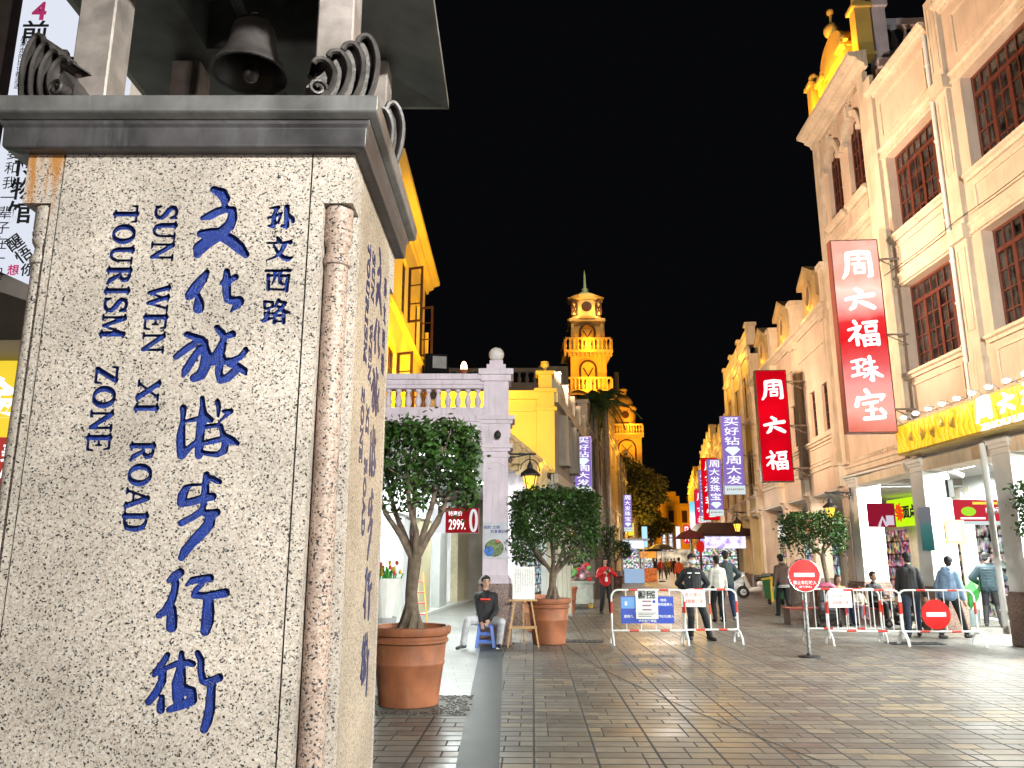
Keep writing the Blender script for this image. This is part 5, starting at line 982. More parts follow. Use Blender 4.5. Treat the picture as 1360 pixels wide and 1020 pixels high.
r = nd(nt, 'ShaderNodeValToRGB'); r.color_ramp.elements[0].color = (.66, .39, .012, 1); r.color_ramp.elements[1].color = (.85, .56, .03, 1); r.color_ramp.elements[1].position = .6; L(wv.outputs[1], r.inputs[0]); L(r.outputs[0], b.inputs['Base Color']); b.inputs['Roughness'].default_value = .35; b.inputs['Metallic'].default_value = .3
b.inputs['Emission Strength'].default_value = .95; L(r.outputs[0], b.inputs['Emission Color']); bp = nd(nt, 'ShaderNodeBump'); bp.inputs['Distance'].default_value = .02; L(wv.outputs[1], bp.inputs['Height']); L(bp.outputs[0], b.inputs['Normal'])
mb = MB(); mb.box(-11.95, -.3, .424, .44, .05, .67); mb.build('sign_face', YM, t)
for x, z, s_, a in ((-1.0, .32, .16, .6), (-1.5, .3, .2, -.4), (-1.95, .28, .17, .2), (-2.35, .42, .15, 1.0), (-2.75, .34, .17, .5)):
    mb = MB(); M_ = Mx.Translation((x, .44, z)) @ Mx.Rotation(a, 4, 'Y'); mb.M = M_
    for k in range(5): mb.tube([(0, .0, -s_ * .6), (s_ * .25 * (k - 2), .02, s_ * .1), (s_ * .34 * (k - 2), .01, s_ * .8)], [.01, .022, .006], 6)
    mb.build('leaf_relief', mat('gold_leaf', (.8, .58, .12), .3, .6), t)
G3 = []
for i, g in enumerate(('zhou', 'liu', 'fu')):
    for s_ in glyphs([g], .62, .5, .0): G3.append([(-3.85 - .72 * i - x, z, r_) for x, z, r_ in s_])
strokes_mesh('lettering', G3, .01, glow('letter_cyan_white', (.92, 1, 1), 1.5), t, lambda u, w_, d: (u, .45 + d, .44 + w_), .04)
lettering('ZHOU LIU FU', (-4.65, .46, .1), 1, GWHITE, t, (90, 0, 180), .03, .02, width=1.9, height=.13)
for k in range(12):
    x = -.4 - k * .55; mb = MB(); mb.tube([(x, .3, .71), (x, .42, .84), (x, .52, .85)], .012, 6); mb.lathe([(.02, .87), (.055, .85), (.07, .79)], (x, .55, 0), 12, cap=False)
    f = mb.build('spot_lamp', WHITE, t); mb = MB(); mb.ball((x, .55, .80), (.07, .07, .045), 10, 6); mb.build('bulb', glow('bulb_white', (1, 1, 1), 14), f)
# signs inside the right arcade
q1, q2 = atX(1181, 665, 12.85), atX(1219, 662, 12.85); z1 = atX(1186, 700, 12.85).z
t = thing('shop_sign', 'bright lime green shop sign with a red emblem inside the arcade', 'sign', (12.85, (q1.y + q2.y) / 2, z1), R(90)); w = abs(q1.y - q2.y) / 2; h_ = q1.z - z1
mb = MB(); mb.box(-w, w, -.1, .1, 0, h_); mb.build('sign_box', glow('lime_face', (.55, .9, .01), 1.1), t)
mb = MB(); mb.M = Mx.Translation((.1, .105, h_ / 2))
for k in range(9): a = k * .7; mb.tube([(0, 0, 0), (.18 * math.cos(a), .01, .18 * math.sin(a)), (.3 * math.cos(a + .4), .01, .3 * math.sin(a + .4))], [.03, .045, .02], 6)
mb.build('emblem', glow('emblem_red', (.9, .08, .01), 1), t); lettering('面点', (-.55, .11, h_ / 2), .42, INK, t, (90, 0, 180), .04)
c = at(1301, 678, 19.6); t = thing('shop_sign', 'red shop sign with white lettering and a lime green picture hung inside the arcade', 'sign', (c.x, 19.6, at(1300, 692, 19.6).z)); w = (at(1334, 680, 19.6).x - at(1268, 680, 19.6).x) / 2; h_ = at(1300, 664, 19.6).z - at(1300, 692, 19.6).z
mb = MB(); mb.box(-w, w, -.05, .05, 0, h_); mb.build('sign_box', glow('honey_red', (.55, .03, .05), 1.1), t); mb = MB(); mb.box(-w, w, -.06, .06, -.09, -.005); mb.build('pale_strip', PWH, t)
lettering('HONEY', (-.05, -.055, h_ + .1), 1, GWHITE, t, bold=.05, width=w * 1.3, height=.17); mb = MB(); mb.box(-w * .3, w * .75, -.056, -.051, h_ * .78, h_ * .9); mb.build('yellow_strip', glow('letter_yellow', (1, .8, .1), 1.1), t)
mb = MB(); mb.ball((-w * .5, -.055, h_ * .45), (w * .3, .02, h_ * .22), 14, 8); mb.build('fruit_picture', glow('lime_picture', (.45, .85, .05), 1), t); lettering('1000元', (w * .5, -.055, h_ * .5), 1, GWHITE, t, bold=.03, width=w * .6, height=h_ * .28); mb = MB(); mb.box(-w * .85, w * .15, -.056, -.051, h_ * .08, h_ * .17); mb.build('small_print', GWHITE, t)
c = at(1171, 690, 21.0); t = thing('shop_sign', 'dark red poster sign behind the white arcade column', 'sign', (c.x, 21.0, at(1165, 700, 21).z)); mb = MB(); mb.box(-.35, .35, -.04, .04, 0, .62); mb.build('sign_box', glow('poster_dark_red', (.28, .01, .03), 1), t); mb = MB(); mb.tube([(-.1, -.045, .02), (.0, -.045, .25), (.1, -.045, .02)], .04, 6); mb.box(.1, .3, -.05, -.042, .05, .3); mb.build('poster_picture', glow('poster_pale', (.7, .6, .7), 1), t)
# boards on the second column
t = thing('framed_notice', 'brown framed white notice on the second white column', 'notice', (9.93, 18.02, 2.05)); mb = MB(); pframe(mb, -.22, .22, 0, .52, 0, .06, .03); mb.M = Mx.Identity(4); mb.build('frame', mat('frame_brown', (.35, .18, .06), .5), t); mb = MB(); mb.box(-.16, .16, .0, .012, .06, .46); mb.build('sheet', PAPER, t)
t.location = (9.98, 17.97, 1.95); t.rotation_euler[2] = R(180)
t = thing('poster_board', 'narrow teal and grey poster board on the street face of the second white column', 'poster', (XF - .03, 18.35, 1.8), R(90)); mb = MB(); mb.box(-.24, .24, 0, .03, 0, .98); mb.build('board', zgrad('teal_board', [(0, (.05, .22, .20)), (.55, (.12, .34, .32)), (.7, (.3, .32, .36)), (1, (.33, .34, .38))], 0, .98, .55), t)
# price sign of the left walkway shop
a0, a1 = at(574, 692, 20.4), at(636, 690, 20.4)
t = thing('price_sign', 'red and white price sign reading 2999 over the walkway shop front', 'sign', ((a0.x + a1.x) / 2, 20.4, at(600, 708, 20.4).z)); w = (a1.x - a0.x) / 2; h_ = at(600, 675, 20.4).z - at(600, 708, 20.4).z
mb = MB(); mb.box(-w, w, -.06, .06, 0, h_); mb.build('sign_box', glow('price_white', (.85, .88, .92), 1), t); mb = MB(); mb.box(-w * .42, w, -.075, -.062, 0, h_); mb.build('red_panel', glow('price_red', (.40, .015, .02), 1, .5, 1.2), t)
lettering('2999.', (w * .08, -.08, h_ * .34), 1, GWHITE, t, bold=.015, width=w * .72, height=h_ * .42); lettering('特惠价', (w * .0, -.08, h_ * .78), 1, GWHITE, t, bold=.01, width=w * .6, height=h_ * .2)
mb = MB(); mb.tube([(w * .78 + .13 * math.cos(k * .35) * w, -.085, h_ * .5 + .42 * h_ * math.sin(k * .35)) for k in range(19)], .035, 8); mb.build('bracelet_picture', glow('bracelet', (.8, .8, .8), 1), t)
# poster on the corner column
t = thing('poster', 'pale civic poster with a leafy globe picture on the lilac corner column', 'poster', (-.33, 15.78, 1.62)); mb = MB(); mb.box(-.23, .23, -.012, .0, 0, .70); mb.build('sheet', mat('poster_grey', (.50, .51, .56), .6), t)
mb = MB(); mb.ball((-.02, -.014, .2), (.19, .006, .17), 20, 10); mb.build('globe_picture', mat('globe_green', (.12, .17, .06), .6, 0, .9, 25), t); mb = MB(); mb.ball((-.12, -.018, .14), (.10, .006, .10), 16, 8); mb.build('blue_picture', mat('globe_blue', (.03, .13, .42), .6, 0, .6, 25), t); mb = MB(); mb.ball((.05, -.022, .33), (.03, .006, .03), 10, 6); mb.build('red_picture', mat('pic_red', (.6, .1, .04), .6), t)
lettering('相约 文明', (-.07, -.014, .60), .075, mat('ink_blue', (.03, .05, .22), .6), t, bold=.02, ext=.001); lettering('共享美好', (.05, -.014, .52), .075, mat('ink_blue', (.03, .05, .22), .6), t, bold=.02, ext=.001)
# ------------------------------------------------------------------ lanterns, flood lamps, cameras
LG = glow('lantern_glass', (1, .55, .06), 2.2)
def lantern(label, L_, arm, s=1.0, power=25):
    t = thing('wall_lantern', label, 'lantern', L_, 0, 'wrought iron wall lanterns'); mb = MB()
    mb.lathe([(.02, .62), (.03, .58), (.05, .55), (.06, .48), (.17, .40), (.2, .36), (.2, .33), (.16, .33)], (0, 0, 0), 12)
    for k in range(4): a = k * math.pi / 2 + .78; mb.tube([(.085 * math.cos(a), .085 * math.sin(a), .05), (.15 * math.cos(a), .15 * math.sin(a), .34)], .012, 5)
    mb.lathe([(.03, -.04), (.08, 0), (.1, .05), (.08, .06)], (0, 0, 0), 8); mb.tube([(.19 * math.cos(a * .33), 0, .42 + .24 * math.sin(a * .33)) for a in range(10)], .011, 6); mb.build('lantern_frame', BLACK, t)
    mb = MB(); mb.lathe([(.08, .06), (.14, .325)], (0, 0, 0), 8); mb.build('lantern_glass', LG, t)
    d = arm / abs(arm); mb = MB(); mb.tube([(0, 0, .62), (0, 0, .74)], .012, 6); mb.tube([(-.12 * d, 0, .76), (arm, 0, .76)], .02, 6); mb.tube([(arm, 0, .66), (arm, 0, .9)], .03, 6)
    mb.tube([(arm - d * .08, 0, .76)] + [(arm - d * (.15 + .11 * math.cos(k * .5)), 0, .64 + .11 * math.sin(k * .5)) for k in range(-1, 9)], .012, 6); mb.tube([(arm, 0, .6), (arm * .5, 0, .7), (.0, 0, .76)], .012, 6); mb.build('bracket_arm', BLACK, t)
    t.scale = (s,) * 3
    light('POINT', V(L_) + V((0, -.02, .2)), power, (1, .6, .15), .08); return t
c = at(704, 655, 16.05); lantern('glowing yellow lantern on the lilac corner column above the second potted tree', (c.x, 16.05, c.z), -.62, 1.05)
c = at(1104, 690, 22.5); lantern('black lantern on the peach column above the smaller potted tree', (c.x, 22.5, c.z), .62, 1.0, 18)
c = at(980, 708, 38); lantern('distant lantern on the bracket over the dark roofed kiosk', (c.x, 38, c.z), .7, 1.3, 12)
c = at(815, 715, 56); lantern('small distant lantern over the white kiosk beside the purple sign', (c.x, 56, c.z), -.7, 1.3, 12)
c = at(581, 497, 16.1); t = thing('floodlight', 'black floodlight with a glass face standing on the roof balustrade', 'floodlight', (c.x, 16.1, 5.36), R(12)); mb = MB(); mb.box(-.27, .2, -.12, .2, .05, .48, .02); mb.tube([(-.3, .05, 0), (-.3, .05, .25)], .02); mb.tube([(.23, .05, 0), (.23, .05, .25)], .02); mb.build('housing', mat('flood_black', (.003, .003, .003), .8, spec=.1), t); mb = MB(); mb.box(-.12, .17, -.135, -.122, .16, .42); mb.build('glass', mat('flood_glass', (.25, .24, .23), .2, .3), t)
c = at(616, 497, 16.3); t = thing('flood_lamp', 'small burning orange lamp on the roof balustrade', 'lamp', (c.x, 16.3, 5.36)); mb = MB(); mb.lathe([(.16, 0), (.14, .06), (.06, .12), (.1, .2)], (0, 0, 0), 12); mb.build('lamp_cup', TERRA, t); mb = MB(); mb.ball((0, 0, .24), (.07, .07, .15), 12, 8); mb.build('bulb', glow('bulb_orange', (1, .55, .25), 12), t)
c = at(661, 578, 15.7); t = thing('security_camera', 'black dome security camera under the lilac cornice', 'camera', (c.x, 15.66, c.z)); mb = MB(); mb.ball((0, 0, 0), (.07, .07, .09), 12, 8); mb.tube([(0, 0, .05), (0, .1, .1)], .02); mb.build('camera_body', BLACK, t)
c = at(1262, 632, 17.9); t = thing('security_camera', 'white bullet security camera hanging over a black box by the second column', 'camera', (c.x, 17.9, c.z)); mb = MB(); mb.tube([(-.02, 0, .1), (.22, -.15, -.02)], .06, 12); mb.tube([(-.05, 0, .28), (-.05, 0, .05), (0, 0, .08)], .012); mb.build('camera_body', WHITE, t); mb = MB(); mb.box(-.12, .02, -.06, .06, -.5, -.08, .015); mb.build('control_box', BLACK, t)
# ------------------------------------------------------------------ trees and pots
def pot(label, loc, r=.44, h=.85, m=TERRA, grp='terracotta tree pots'):
    t = thing('planter_pot', label, 'planter', loc, 0, grp); k = r / .44; j = h / .85
    pr = [(.30, 0), (.325, .015), (.345, .2), (.375, .42), (.384, .44), (.388, .455), (.384, .47), (.382, .475), (.40, .66), (.425, .68), (.425, .70), (.41, .715), (.412, .745), (.44, .76), (.455, .80), (.452, .84), (.435, .85), (.40, .845), (.39, .80), (.38, .78)]
    mb = MB(); mb.lathe([(a * k, b * j) for a, b in pr], (0, 0, 0), 48, cap=True); mb.build('pot_shell', m, t, smooth=True)
    mb = MB(); rings = [[(q * math.cos(2 * math.pi * i / 28), q * math.sin(2 * math.pi * i / 28), z * j + rnd.uniform(-.012, .012)) for i in range(28)] for q, z in ((.395 * k, .785), (.3 * k, .80), (.15 * k, .815), (.03, .82))]; mb.rings(rings); mb.build('soil', SOIL, t); return t
def leaves(n, sample, size, seed=1):
    rg = random.Random(seed); mb = MB()
    for _ in range(n):
        p = V(sample(rg)); s_ = size * rg.uniform(.6, 1.3); d = V((rg.gauss(0, 1), rg.gauss(0, 1), rg.gauss(-.35, .8))).normalized(); u = d.orthogonal().normalized(); u = (Mx.Rotation(rg.uniform(0, 6.28), 3, d) @ u); w = u.cross(d) * .05
        a, b, c_, e = p, p + d * s_ * .5 + u * s_ * .27 + w * s_, p + d * s_ * 1.05, p + d * s_ * .5 - u * s_ * .27 + w * s_
        mb.face([a, b, c_, e])
    return mb
def limb(mb, p, d, L_, r, rg, depth, spread=.5):
    p = V(p); d = V(d).normalized(); pts = [p]; rs = [r]
    for k in range(4): d = (d + V((rg.gauss(0, .1), rg.gauss(0, .1), .06))).normalized(); p = p + d * L_ / 4; pts.append(p); rs.append(r * (1 - .11 * (k + 1)))
    mb.tube(pts, rs, 8 if r > .02 else 5)
    if depth:
        for k in range(3 if depth > 1 else 2):
            a = rg.uniform(0, 6.28); nd_ = (d + V((math.cos(a + k * 2.1), math.sin(a + k * 2.1), .25)) * spread).normalized(); limb(mb, p, nd_, L_ * .72, rs[-1] * .68, rg, depth - 1, spread)
def potted_tree(label, loc, z0, fork, box, n, size, r=.075, seed=3, m=None, grp=None, lean=(0, 0), nl=6):
    rg = random.Random(seed); t = thing('potted_tree', label, 'tree', loc, 0, grp); mb = MB(); lx, ly = lean
    mb.tube([(0, 0, z0 - .05), (.02, 0, z0 + .06), (-.015 + lx * .4, 0, z0 + (fork - z0) * .5), (lx, ly, fork)], [r * 1.75, r * 1.25, r, r * 1.15], 12)
    for k in range(7): a = k * .95; mb.tube([(r * 2.1 * math.cos(a), r * 2.1 * math.sin(a), z0 - .04), (r * 1.3 * math.cos(a + .3), r * 1.3 * math.sin(a + .3), z0 + .1), (r * .7 * math.cos(a + .5), r * .7 * math.sin(a + .5), z0 + .3)], [r * .5, r * .42, r * .2], 7)
    (x0, x1), (y0, y1), (za, zb) = box
    for k in range(nl):
        a = 2 * math.pi * k / nl + rg.uniform(-.3, .3); tip = V(((x0 + x1) / 2 + (x1 - x0) * .36 * math.cos(a), (y0 + y1) / 2 + (y1 - y0) * .36 * math.sin(a), za + (zb - za) * rg.uniform(.25, .7))); b = V((lx, ly, fork)); mid = b.lerp(tip, .5) + V((math.cos(a), math.sin(a), -.4)) * .07
        mb.tube([b - V((0, 0, .06)), b.lerp(mid, .5) + V((rg.gauss(0, .02), rg.gauss(0, .02), 0)), mid, tip], [r * .62, r * .5, r * .42, r * .2], 8)
        for j in range(4): d = V((rg.gauss(0, 1), rg.gauss(0, 1), rg.uniform(.1, 1))).normalized(); mb.tube([mid.lerp(tip, j / 4), mid.lerp(tip, j / 4) + d * .2, mid.lerp(tip, j / 4) + d * .36 + V((0, 0, .05))], [r * .2, r * .14, r * .06], 5)
    mb.build('trunk', BARK, t, smooth=True)
    clump = [(rg.uniform(x0, x1), rg.uniform(y0, y1), rg.uniform(za, zb), rg.uniform(.08, .19)) for _ in range(34)]
    def smp(g):
        while 1:
            p = [g.uniform(-1, 1) for _ in range(3)]; m_ = max(abs(q) for q in p); rr_ = (abs(p[0]) ** 5 + abs(p[1]) ** 5 + abs(p[2]) ** 6) ** .2
            if rr_ > 1.03: continue
            if rr_ < .72 and g.random() < .62: continue
            if p[2] < -.45 and g.random() < .55 + .4 * math.sin(p[0] * 5 + seed): continue
            if p[2] < -.05 and math.hypot(p[0], p[1]) < .7 + p[2] * -.2 and g.random() < .8: continue
            q = (x0 + (p[0] + 1) / 2 * (x1 - x0), y0 + (p[1] + 1) / 2 * (y1 - y0), za + (p[2] + 1) / 2 * (zb - za))
            if any((q[0] - c_[0]) ** 2 + (q[1] - c_[1]) ** 2 + (q[2] - c_[2]) ** 2 < c_[3] ** 2 for c_ in clump) and g.random() < .85: continue
            return tuple(v_ + g.gauss(0, .03 if g.random() < .85 else .075) for v_ in q)
    leaves(n, smp, size, seed).build('crown', m or LEAF, t); return t
pot('large terracotta pot nearest the marker on its pebble bed', (-1.17, 9.42, 0), .455, .86)
potted_tree('potted tree with a clipped square crown right beside the granite marker', (-1.17, 9.42, 0), .83, 1.62, ((-.78, .73), (-.65, .65), (2.17, 3.2)), 6500, .078, .07, 5, lean=(.03, 0), nl=7)
pot('terracotta pot behind the easel beside the seated man', (.72, 15.95, 0), .43, .86)
potted_tree('potted tree with a wide clipped crown under the yellow lantern', (.80, 15.95, 0), .83, 1.35, ((-.80, .92), (-.7, .7), (1.5, 2.98)), 7500, .09, .07, 9, lean=(.02, 0), nl=7)
pot('smaller terracotta pot behind the second tree pot', (1.62, 24.5, 0), .36, .8)
pot('half hidden terracotta pot between the column and second tree', (.62, 18.6, 0), .38, .8)
c = gnd(1100, 812); pot('terracotta tree pot behind the red topped stroller', (8.85, 22.6, 0), .4, .8)
potted_tree('smaller potted tree with a slanting trunk before the peach column', (8.85, 22.6, 0), .78, 1.75, ((-1.15, .5), (-.6, .6), (1.72, 2.9)), 3800, .10, .06, 12, lean=(-.1, 0), nl=6)
pot('small dark pot under the low clipped tree by the white kiosk', (5.3, 41, 0), .34, .8, mat('pot_dark', (.09, .04, .03), .6), None); potted_tree('low dark clipped tree standing before the white kiosk', (5.3, 41, 0), .78, 1.5, ((-.75, .75), (-.5, .5), (1.65, 2.5)), 2200, .11, .05, 14, LEAFD)
pot('dark pot under the tall dim tree behind the balloon cart', (3.6, 34, 0), .34, .8, mat('pot_dark', (.09, .04, .03), .6), None); potted_tree('tall dim clipped tree behind the balloon cart', (3.6, 34, 0), .78, 1.6, ((-.7, .8), (-.5, .5), (1.5, 3.0)), 2600, .11, .05, 15, LEAFD)
c = at(1358, 655, 13.5); potted_tree('clipped tree crown at the picture edge before the near arcade column', (9.15, 13.55, 0), .78, 1.5, ((-.38, .9), (-.5, .5), (1.95, 2.95)), 2600, .09, .06, 16); pot('terracotta pot at the foot of the near arcade column', (9.15, 13.55, 0), .4, .8)
def street_tree(name, label, loc, hgt, blobs, n, size, m, trunk=.25, seed=4):
    rg = random.Random(seed); t = thing(name, label, 'tree', loc); mb = MB(); mb.tube([(0, 0, 0), (.1, 0, hgt * .3), (0, 0, hgt * .55), (.2, 0, hgt * .75)], [trunk * 1.3, trunk, trunk * .8, trunk * .4], 10)
    for b in blobs: mb.tube([(0, 0, hgt * .45), (b[0] * .6, b[1] * .6, (b[2] + hgt * .5) / 2), (b[0], b[1], b[2])], [trunk * .5, trunk * .35, trunk * .12], 6)
    mb.build('trunk', BARK, t)
    def smp(g):
        b = g.choices(blobs, [q[3] ** 2 for q in blobs])[0]; d = V((g.gauss(0, 1), g.gauss(0, 1), g.gauss(0, 1))).normalized() * (g.random() ** .4) * b[3]; return (b[0] + d.x, b[1] + d.y, b[2] + d.z * .75)
    leaves(n, smp, size, seed).build('crown', m, t)
street_tree('street_tree', 'big street tree lit gold from below in front of the domed tower', (9.3, 63, 0), 9, [(-1.0, 0, 9.2, 1.1), (0, 0, 8.6, 1.3), (.9, .3, 8.0, 1.4), (1.9, 0, 7.4, 1.3), (.3, -.5, 6.8, 1.3), (1.4, .2, 6.2, 1.3), (-.2, 0, 5.4, .9), (2.4, 0, 6.5, .8), (1.2, 0, 5.0, .9), (-.6, .5, 7.8, 1.2)], 9000, .3, LEAFT, .22)
street_tree('street_tree', 'lower dark street tree beyond the big gold lit tree', (14.8, 85, 0), 7, [(-1.2, 0, 6.2, 1.3), (0, 0, 5.7, 1.5), (1.2, 0, 5.1, 1.3), (-1.8, 0, 4.8, 1.0), (.2, 0, 4.4, 1.0)], 3500, .35, LEAFT, .2, 8)
def palm(label, loc, h, seed, r=1.6):
    rg = random.Random(seed); t = thing('palm_tree', label, 'tree', loc, 0, 'palm trees before the clock tower'); mb = MB(); mb.tube([(0, 0, 0), (.03, 0, h * .5), (0, 0, h)], [.16, .12, .11], 10); mb.build('trunk', BARK, t); mb = MB()
    for k in range(26):
        a = rg.uniform(0, 6.28); el = rg.uniform(-.35, 1.3); L_ = r * rg.uniform(.8, 1.15); P_ = [V((0, 0, h))]; dx, dy = math.cos(a), math.sin(a)
        for i in range(1, 9): s_ = i / 8; P_.append(V((dx * L_ * s_ * math.cos(el * .6), dy * L_ * s_ * math.cos(el * .6), h + L_ * (math.sin(el) * s_ - .68 * s_ * s_))))
        mb.tube(P_, [.02] * 9, 4)
        for i in range(1, 9):
            d = (P_[i] - P_[i - 1]).normalized(); sd = d.cross(V((0, 0, 1))).normalized()
            for q in (0, .33, .66):
                p0 = P_[i - 1].lerp(P_[i], q); ln_ = .5 * (1 - (i / 9) ** 2) + .1
                for sg in (-1, 1): e = p0 + sd * sg * ln_ * .6 + d * ln_ * .4 - V((0, 0, ln_ * .32)); mb.face([p0 - d * .03, p0 + d * .03, e])
    mb.build('crown', LEAFD, t)
palm('shorter dark palm before the clock tower with the purple sign at its foot', (3.62, 33.6, 0), 8.3, 3, 1.45); palm('taller dark palm leaning out before the clock tower beside its twin', (4.15, 34.2, 0), 8.5, 6, 1.5)
# ------------------------------------------------------------------ people
def cap_pts(mb, p0, r0, p1, r1, seg=10):
    p0, p1 = V(p0), V(p1); d = p1 - p0
    if d.length < 1e-4: mb.ball(p0, r0, seg, 8); return
    d.normalize(); P_ = []; Rr = []
    for t in (1.0, .8, .45): P_.append(p0 - d * r0 * t); Rr.append(r0 * math.sqrt(max(.0, 1 - t * t)) + 1e-3)
    P_.append(p0); Rr.append(r0); P_.append(p1); Rr.append(r1)
    for t in (.45, .8, 1.0): P_.append(p1 + d * r1 * t); Rr.append(r1 * math.sqrt(max(.0, 1 - t * t)) + 1e-3)
    mb.tube(P_, Rr, seg)
def fused(name, prims, m, parent, vox, smooth=4):
    mb = MB()
    for q in prims:
        if q[0] == 'c': cap_pts(mb, *q[1:5])
        else: mb.ball(q[1], q[2], 16, 10, q[3] if len(q) > 3 else None)
    o = mb.build(name, m); r = o.modifiers.new('r', 'REMESH'); r.mode = 'VOXEL'; r.voxel_size = vox
    s_ = o.modifiers.new('s', 'SMOOTH'); s_.factor = .5; s_.iterations = smooth
    dg = bpy.context.evaluated_depsgraph_get(); dg.update(); me = bpy.data.meshes.new_from_object(o.evaluated_get(dg)); old = o.data; o.modifiers.clear(); o.data = me; me.name = name; bpy.data.meshes.remove(old)
    me.polygons.foreach_set('use_smooth', [True] * len(me.polygons)); o.parent = parent; return o
def ik(a, b, l1, l2, hint):
    a, b, h_ = V(a), V(b), V(hint); d = b - a; L_ = min(d.length, (l1 + l2) * .999); d.normalize(); x = (l1 * l1 - l2 * l2 + L_ * L_) / (2 * L_); y = math.sqrt(max(0, l1 * l1 - x * x)); h_ = (h_ - d * h_.dot(d)).normalized(); return a + d * x + h_ * y, a + d * L_
SK = mat('skin', (.50, .30, .21), .55, 0, .08, 20); HAIRM = mat('hair_black', (.008, .007, .007), .75, 0, .4, 60, .5, 150)
def cloth(n, c, r=.8): return mat('cloth_' + n, c, r, 0, .22, 9, 1.0, 15)
EYE_W = mat('eye_white', (.7, .68, .66), .3); EYE_B = mat('eye_dark', (.01, .008, .007), .3); LIP = mat('lip', (.36, .13, .11), .5)
def person(label, loc, rz, h=1.70, pel=(0, 0, .93), lean=(0, 0), feet=((-.10, 0, 0), (.10, 0, 0)), hands=((-.27, .05, .78), (.27, .05, .78)), head=(0, 0), top=None, bot=None, shoe=None, hair=HAIRM, longhair=False, face=True, mask=False, capm=None, hood=False, puffer=False, vest=None, collar=None, hem=None, vox=.009, toes=((0, .16), (0, .16)), elbow=((-.5, -1, -.4), (.5, -1, -.4)), knee=((0, 1, .05), (0, 1, .05)), short=0, grp=None, fing=True):
    t = thing('person', label, 'person', loc, rz, grp); s = h / 1.70; S = lambda p: V(p) * s
    P_ = V(pel); C_ = P_ + V((lean[0] * .5, lean[1] * .5, .27)); N_ = P_ + V((lean[0], lean[1], .50)); H_ = N_ + V((lean[0] * .12, lean[1] * .2 + .02, .175)); yaw = Mx.Rotation(R(head[0]), 3, 'Z') @ Mx.Rotation(R(head[1]), 3, 'X')
    sh = [N_ + V((sx_ * .158, -.005, -.085)) for sx_ in (-1, 1)]; hip = [P_ + V((sx_ * .09, 0, -.03)) for sx_ in (-1, 1)]
    el, wr, kn, an = [], [], [], []
    for i in (0, 1):
        e, w = ik(sh[i], hands[i], .285, .25, elbow[i]); el.append(e); wr.append(w)
        k, a = ik(hip[i], V(feet[i]) + V((0, 0, .075)), .43, .43, knee[i]); kn.append(k); an.append(a)
    pr = [('c', S(P_), .115 * s, S(C_), .115 * s), ('c', S(C_), .12 * s, S(N_ - V((0, 0, .1))), .11 * s), ('c', S(N_ - V((0, 0, .05))), .058 * s, S(N_ + V((0, .01, .07))), .052 * s), ('c', S(sh[0]), .055 * s, S(sh[1]), .055 * s)]
    hp = lambda v_: S(H_ + yaw @ V(v_))
    pr += [('e', hp((0, -.008, .028)), (.076 * s, .094 * s, .094 * s), yaw), ('e', hp((0, .022, -.035)), (.058 * s, .066 * s, .078 * s), yaw), ('c', hp((0, .085, .0)), .011 * s, hp((0, .102, -.026)), .014 * s)]
    for sx_ in (-1, 1): pr.append(('e', hp((sx_ * .078, -.005, -.005)), (.012 * s, .02 * s, .032 * s), yaw))
    for i in (0, 1):
        pr += [('c', S(sh[i]), .052 * s, S(el[i]), .042 * s), ('c', S(el[i]), .042 * s, S(wr[i]), .028 * s), ('c', S(hip[i]), .082 * s, S(kn[i]), .056 * s), ('c', S(kn[i]), .056 * s, S(an[i]), .036 * s)]
        d = (wr[i] - el[i]).normalized(); sd = d.cross(V((0, 1, 0))); sd = sd.normalized() if sd.length > .2 else V((1, 0, 0)); nn = sd.cross(d).normalized(); pm = wr[i] + d * .075
        pr += [('c', S(wr[i] + d * .02), .026 * s, S(pm), .03 * s), ('c', S(pm + sd * .015), .02 * s, S(pm - sd * .015), .02 * s)]
        if fing:
            for q, ln_ in ((-.027, .065), (-.009, .08), (.009, .076), (.027, .06)):
                b = pm + sd * q + d * .015; m_ = b + d * ln_ * .55 - nn * .006; pr += [('c', S(b), .0095 * s, S(m_), .009 * s), ('c', S(m_), .009 * s, S(m_ + d * ln_ * .4 + nn * .018), .0075 * s)]
            th = wr[i] + d * .04 + nn * .02; inn = sd * (1 if (sd.x > 0) == (i == 0) else -1); pr += [('c', S(th + inn * .02), .012 * s, S(th + inn * .045 + d * .03 + nn * .01), .0105 * s), ('c', S(th + inn * .045 + d * .03 + nn * .01), .0105 * s, S(th + inn * .05 + d * .06), .008 * s)]
        else: pr.append(('c', S(pm), .024 * s, S(pm + d * .06), .018 * s))
    fused('body', pr, SK, t, vox)
    # clothing
    jk = .012 if not puffer else .035; tp = [('c', S(P_ + V((0, 0, .02 - short))), (.135 + jk) * s, S(C_), (.125 + jk) * s), ('c', S(C_), (.13 + jk) * s, S(N_ - V((0, 0, .12))), (.118 + jk) * s), ('c', S(sh[0]), (.062 + jk) * s, S(sh[0].lerp(sh[1], .5) + V((0, 0, .03))), (.068 + jk) * s), ('c', S(sh[1]), (.062 + jk) * s, S(sh[0].lerp(sh[1], .5) + V((0, 0, .03))), (.068 + jk) * s), ('c', S(N_ - V((0, .01, .03))), .072 * s, S(N_ + V((0, 0, .02))), .062 * s)]
    for sx_ in (-1, 1): tp.append(('c', S(P_ + V((sx_ * .055, 0, -.02))), (.115 + jk) * s, S(C_ + V((sx_ * .06, 0, .12))), (.105 + jk) * s))
    for i in (0, 1): tp += [('c', S(sh[i]), (.064 + jk) * s, S(el[i]), (.055 + jk * .8) * s), ('c', S(el[i]), (.055 + jk * .8) * s, S(wr[i] - (wr[i] - el[i]).normalized() * .02), (.042 + jk * .5) * s)]
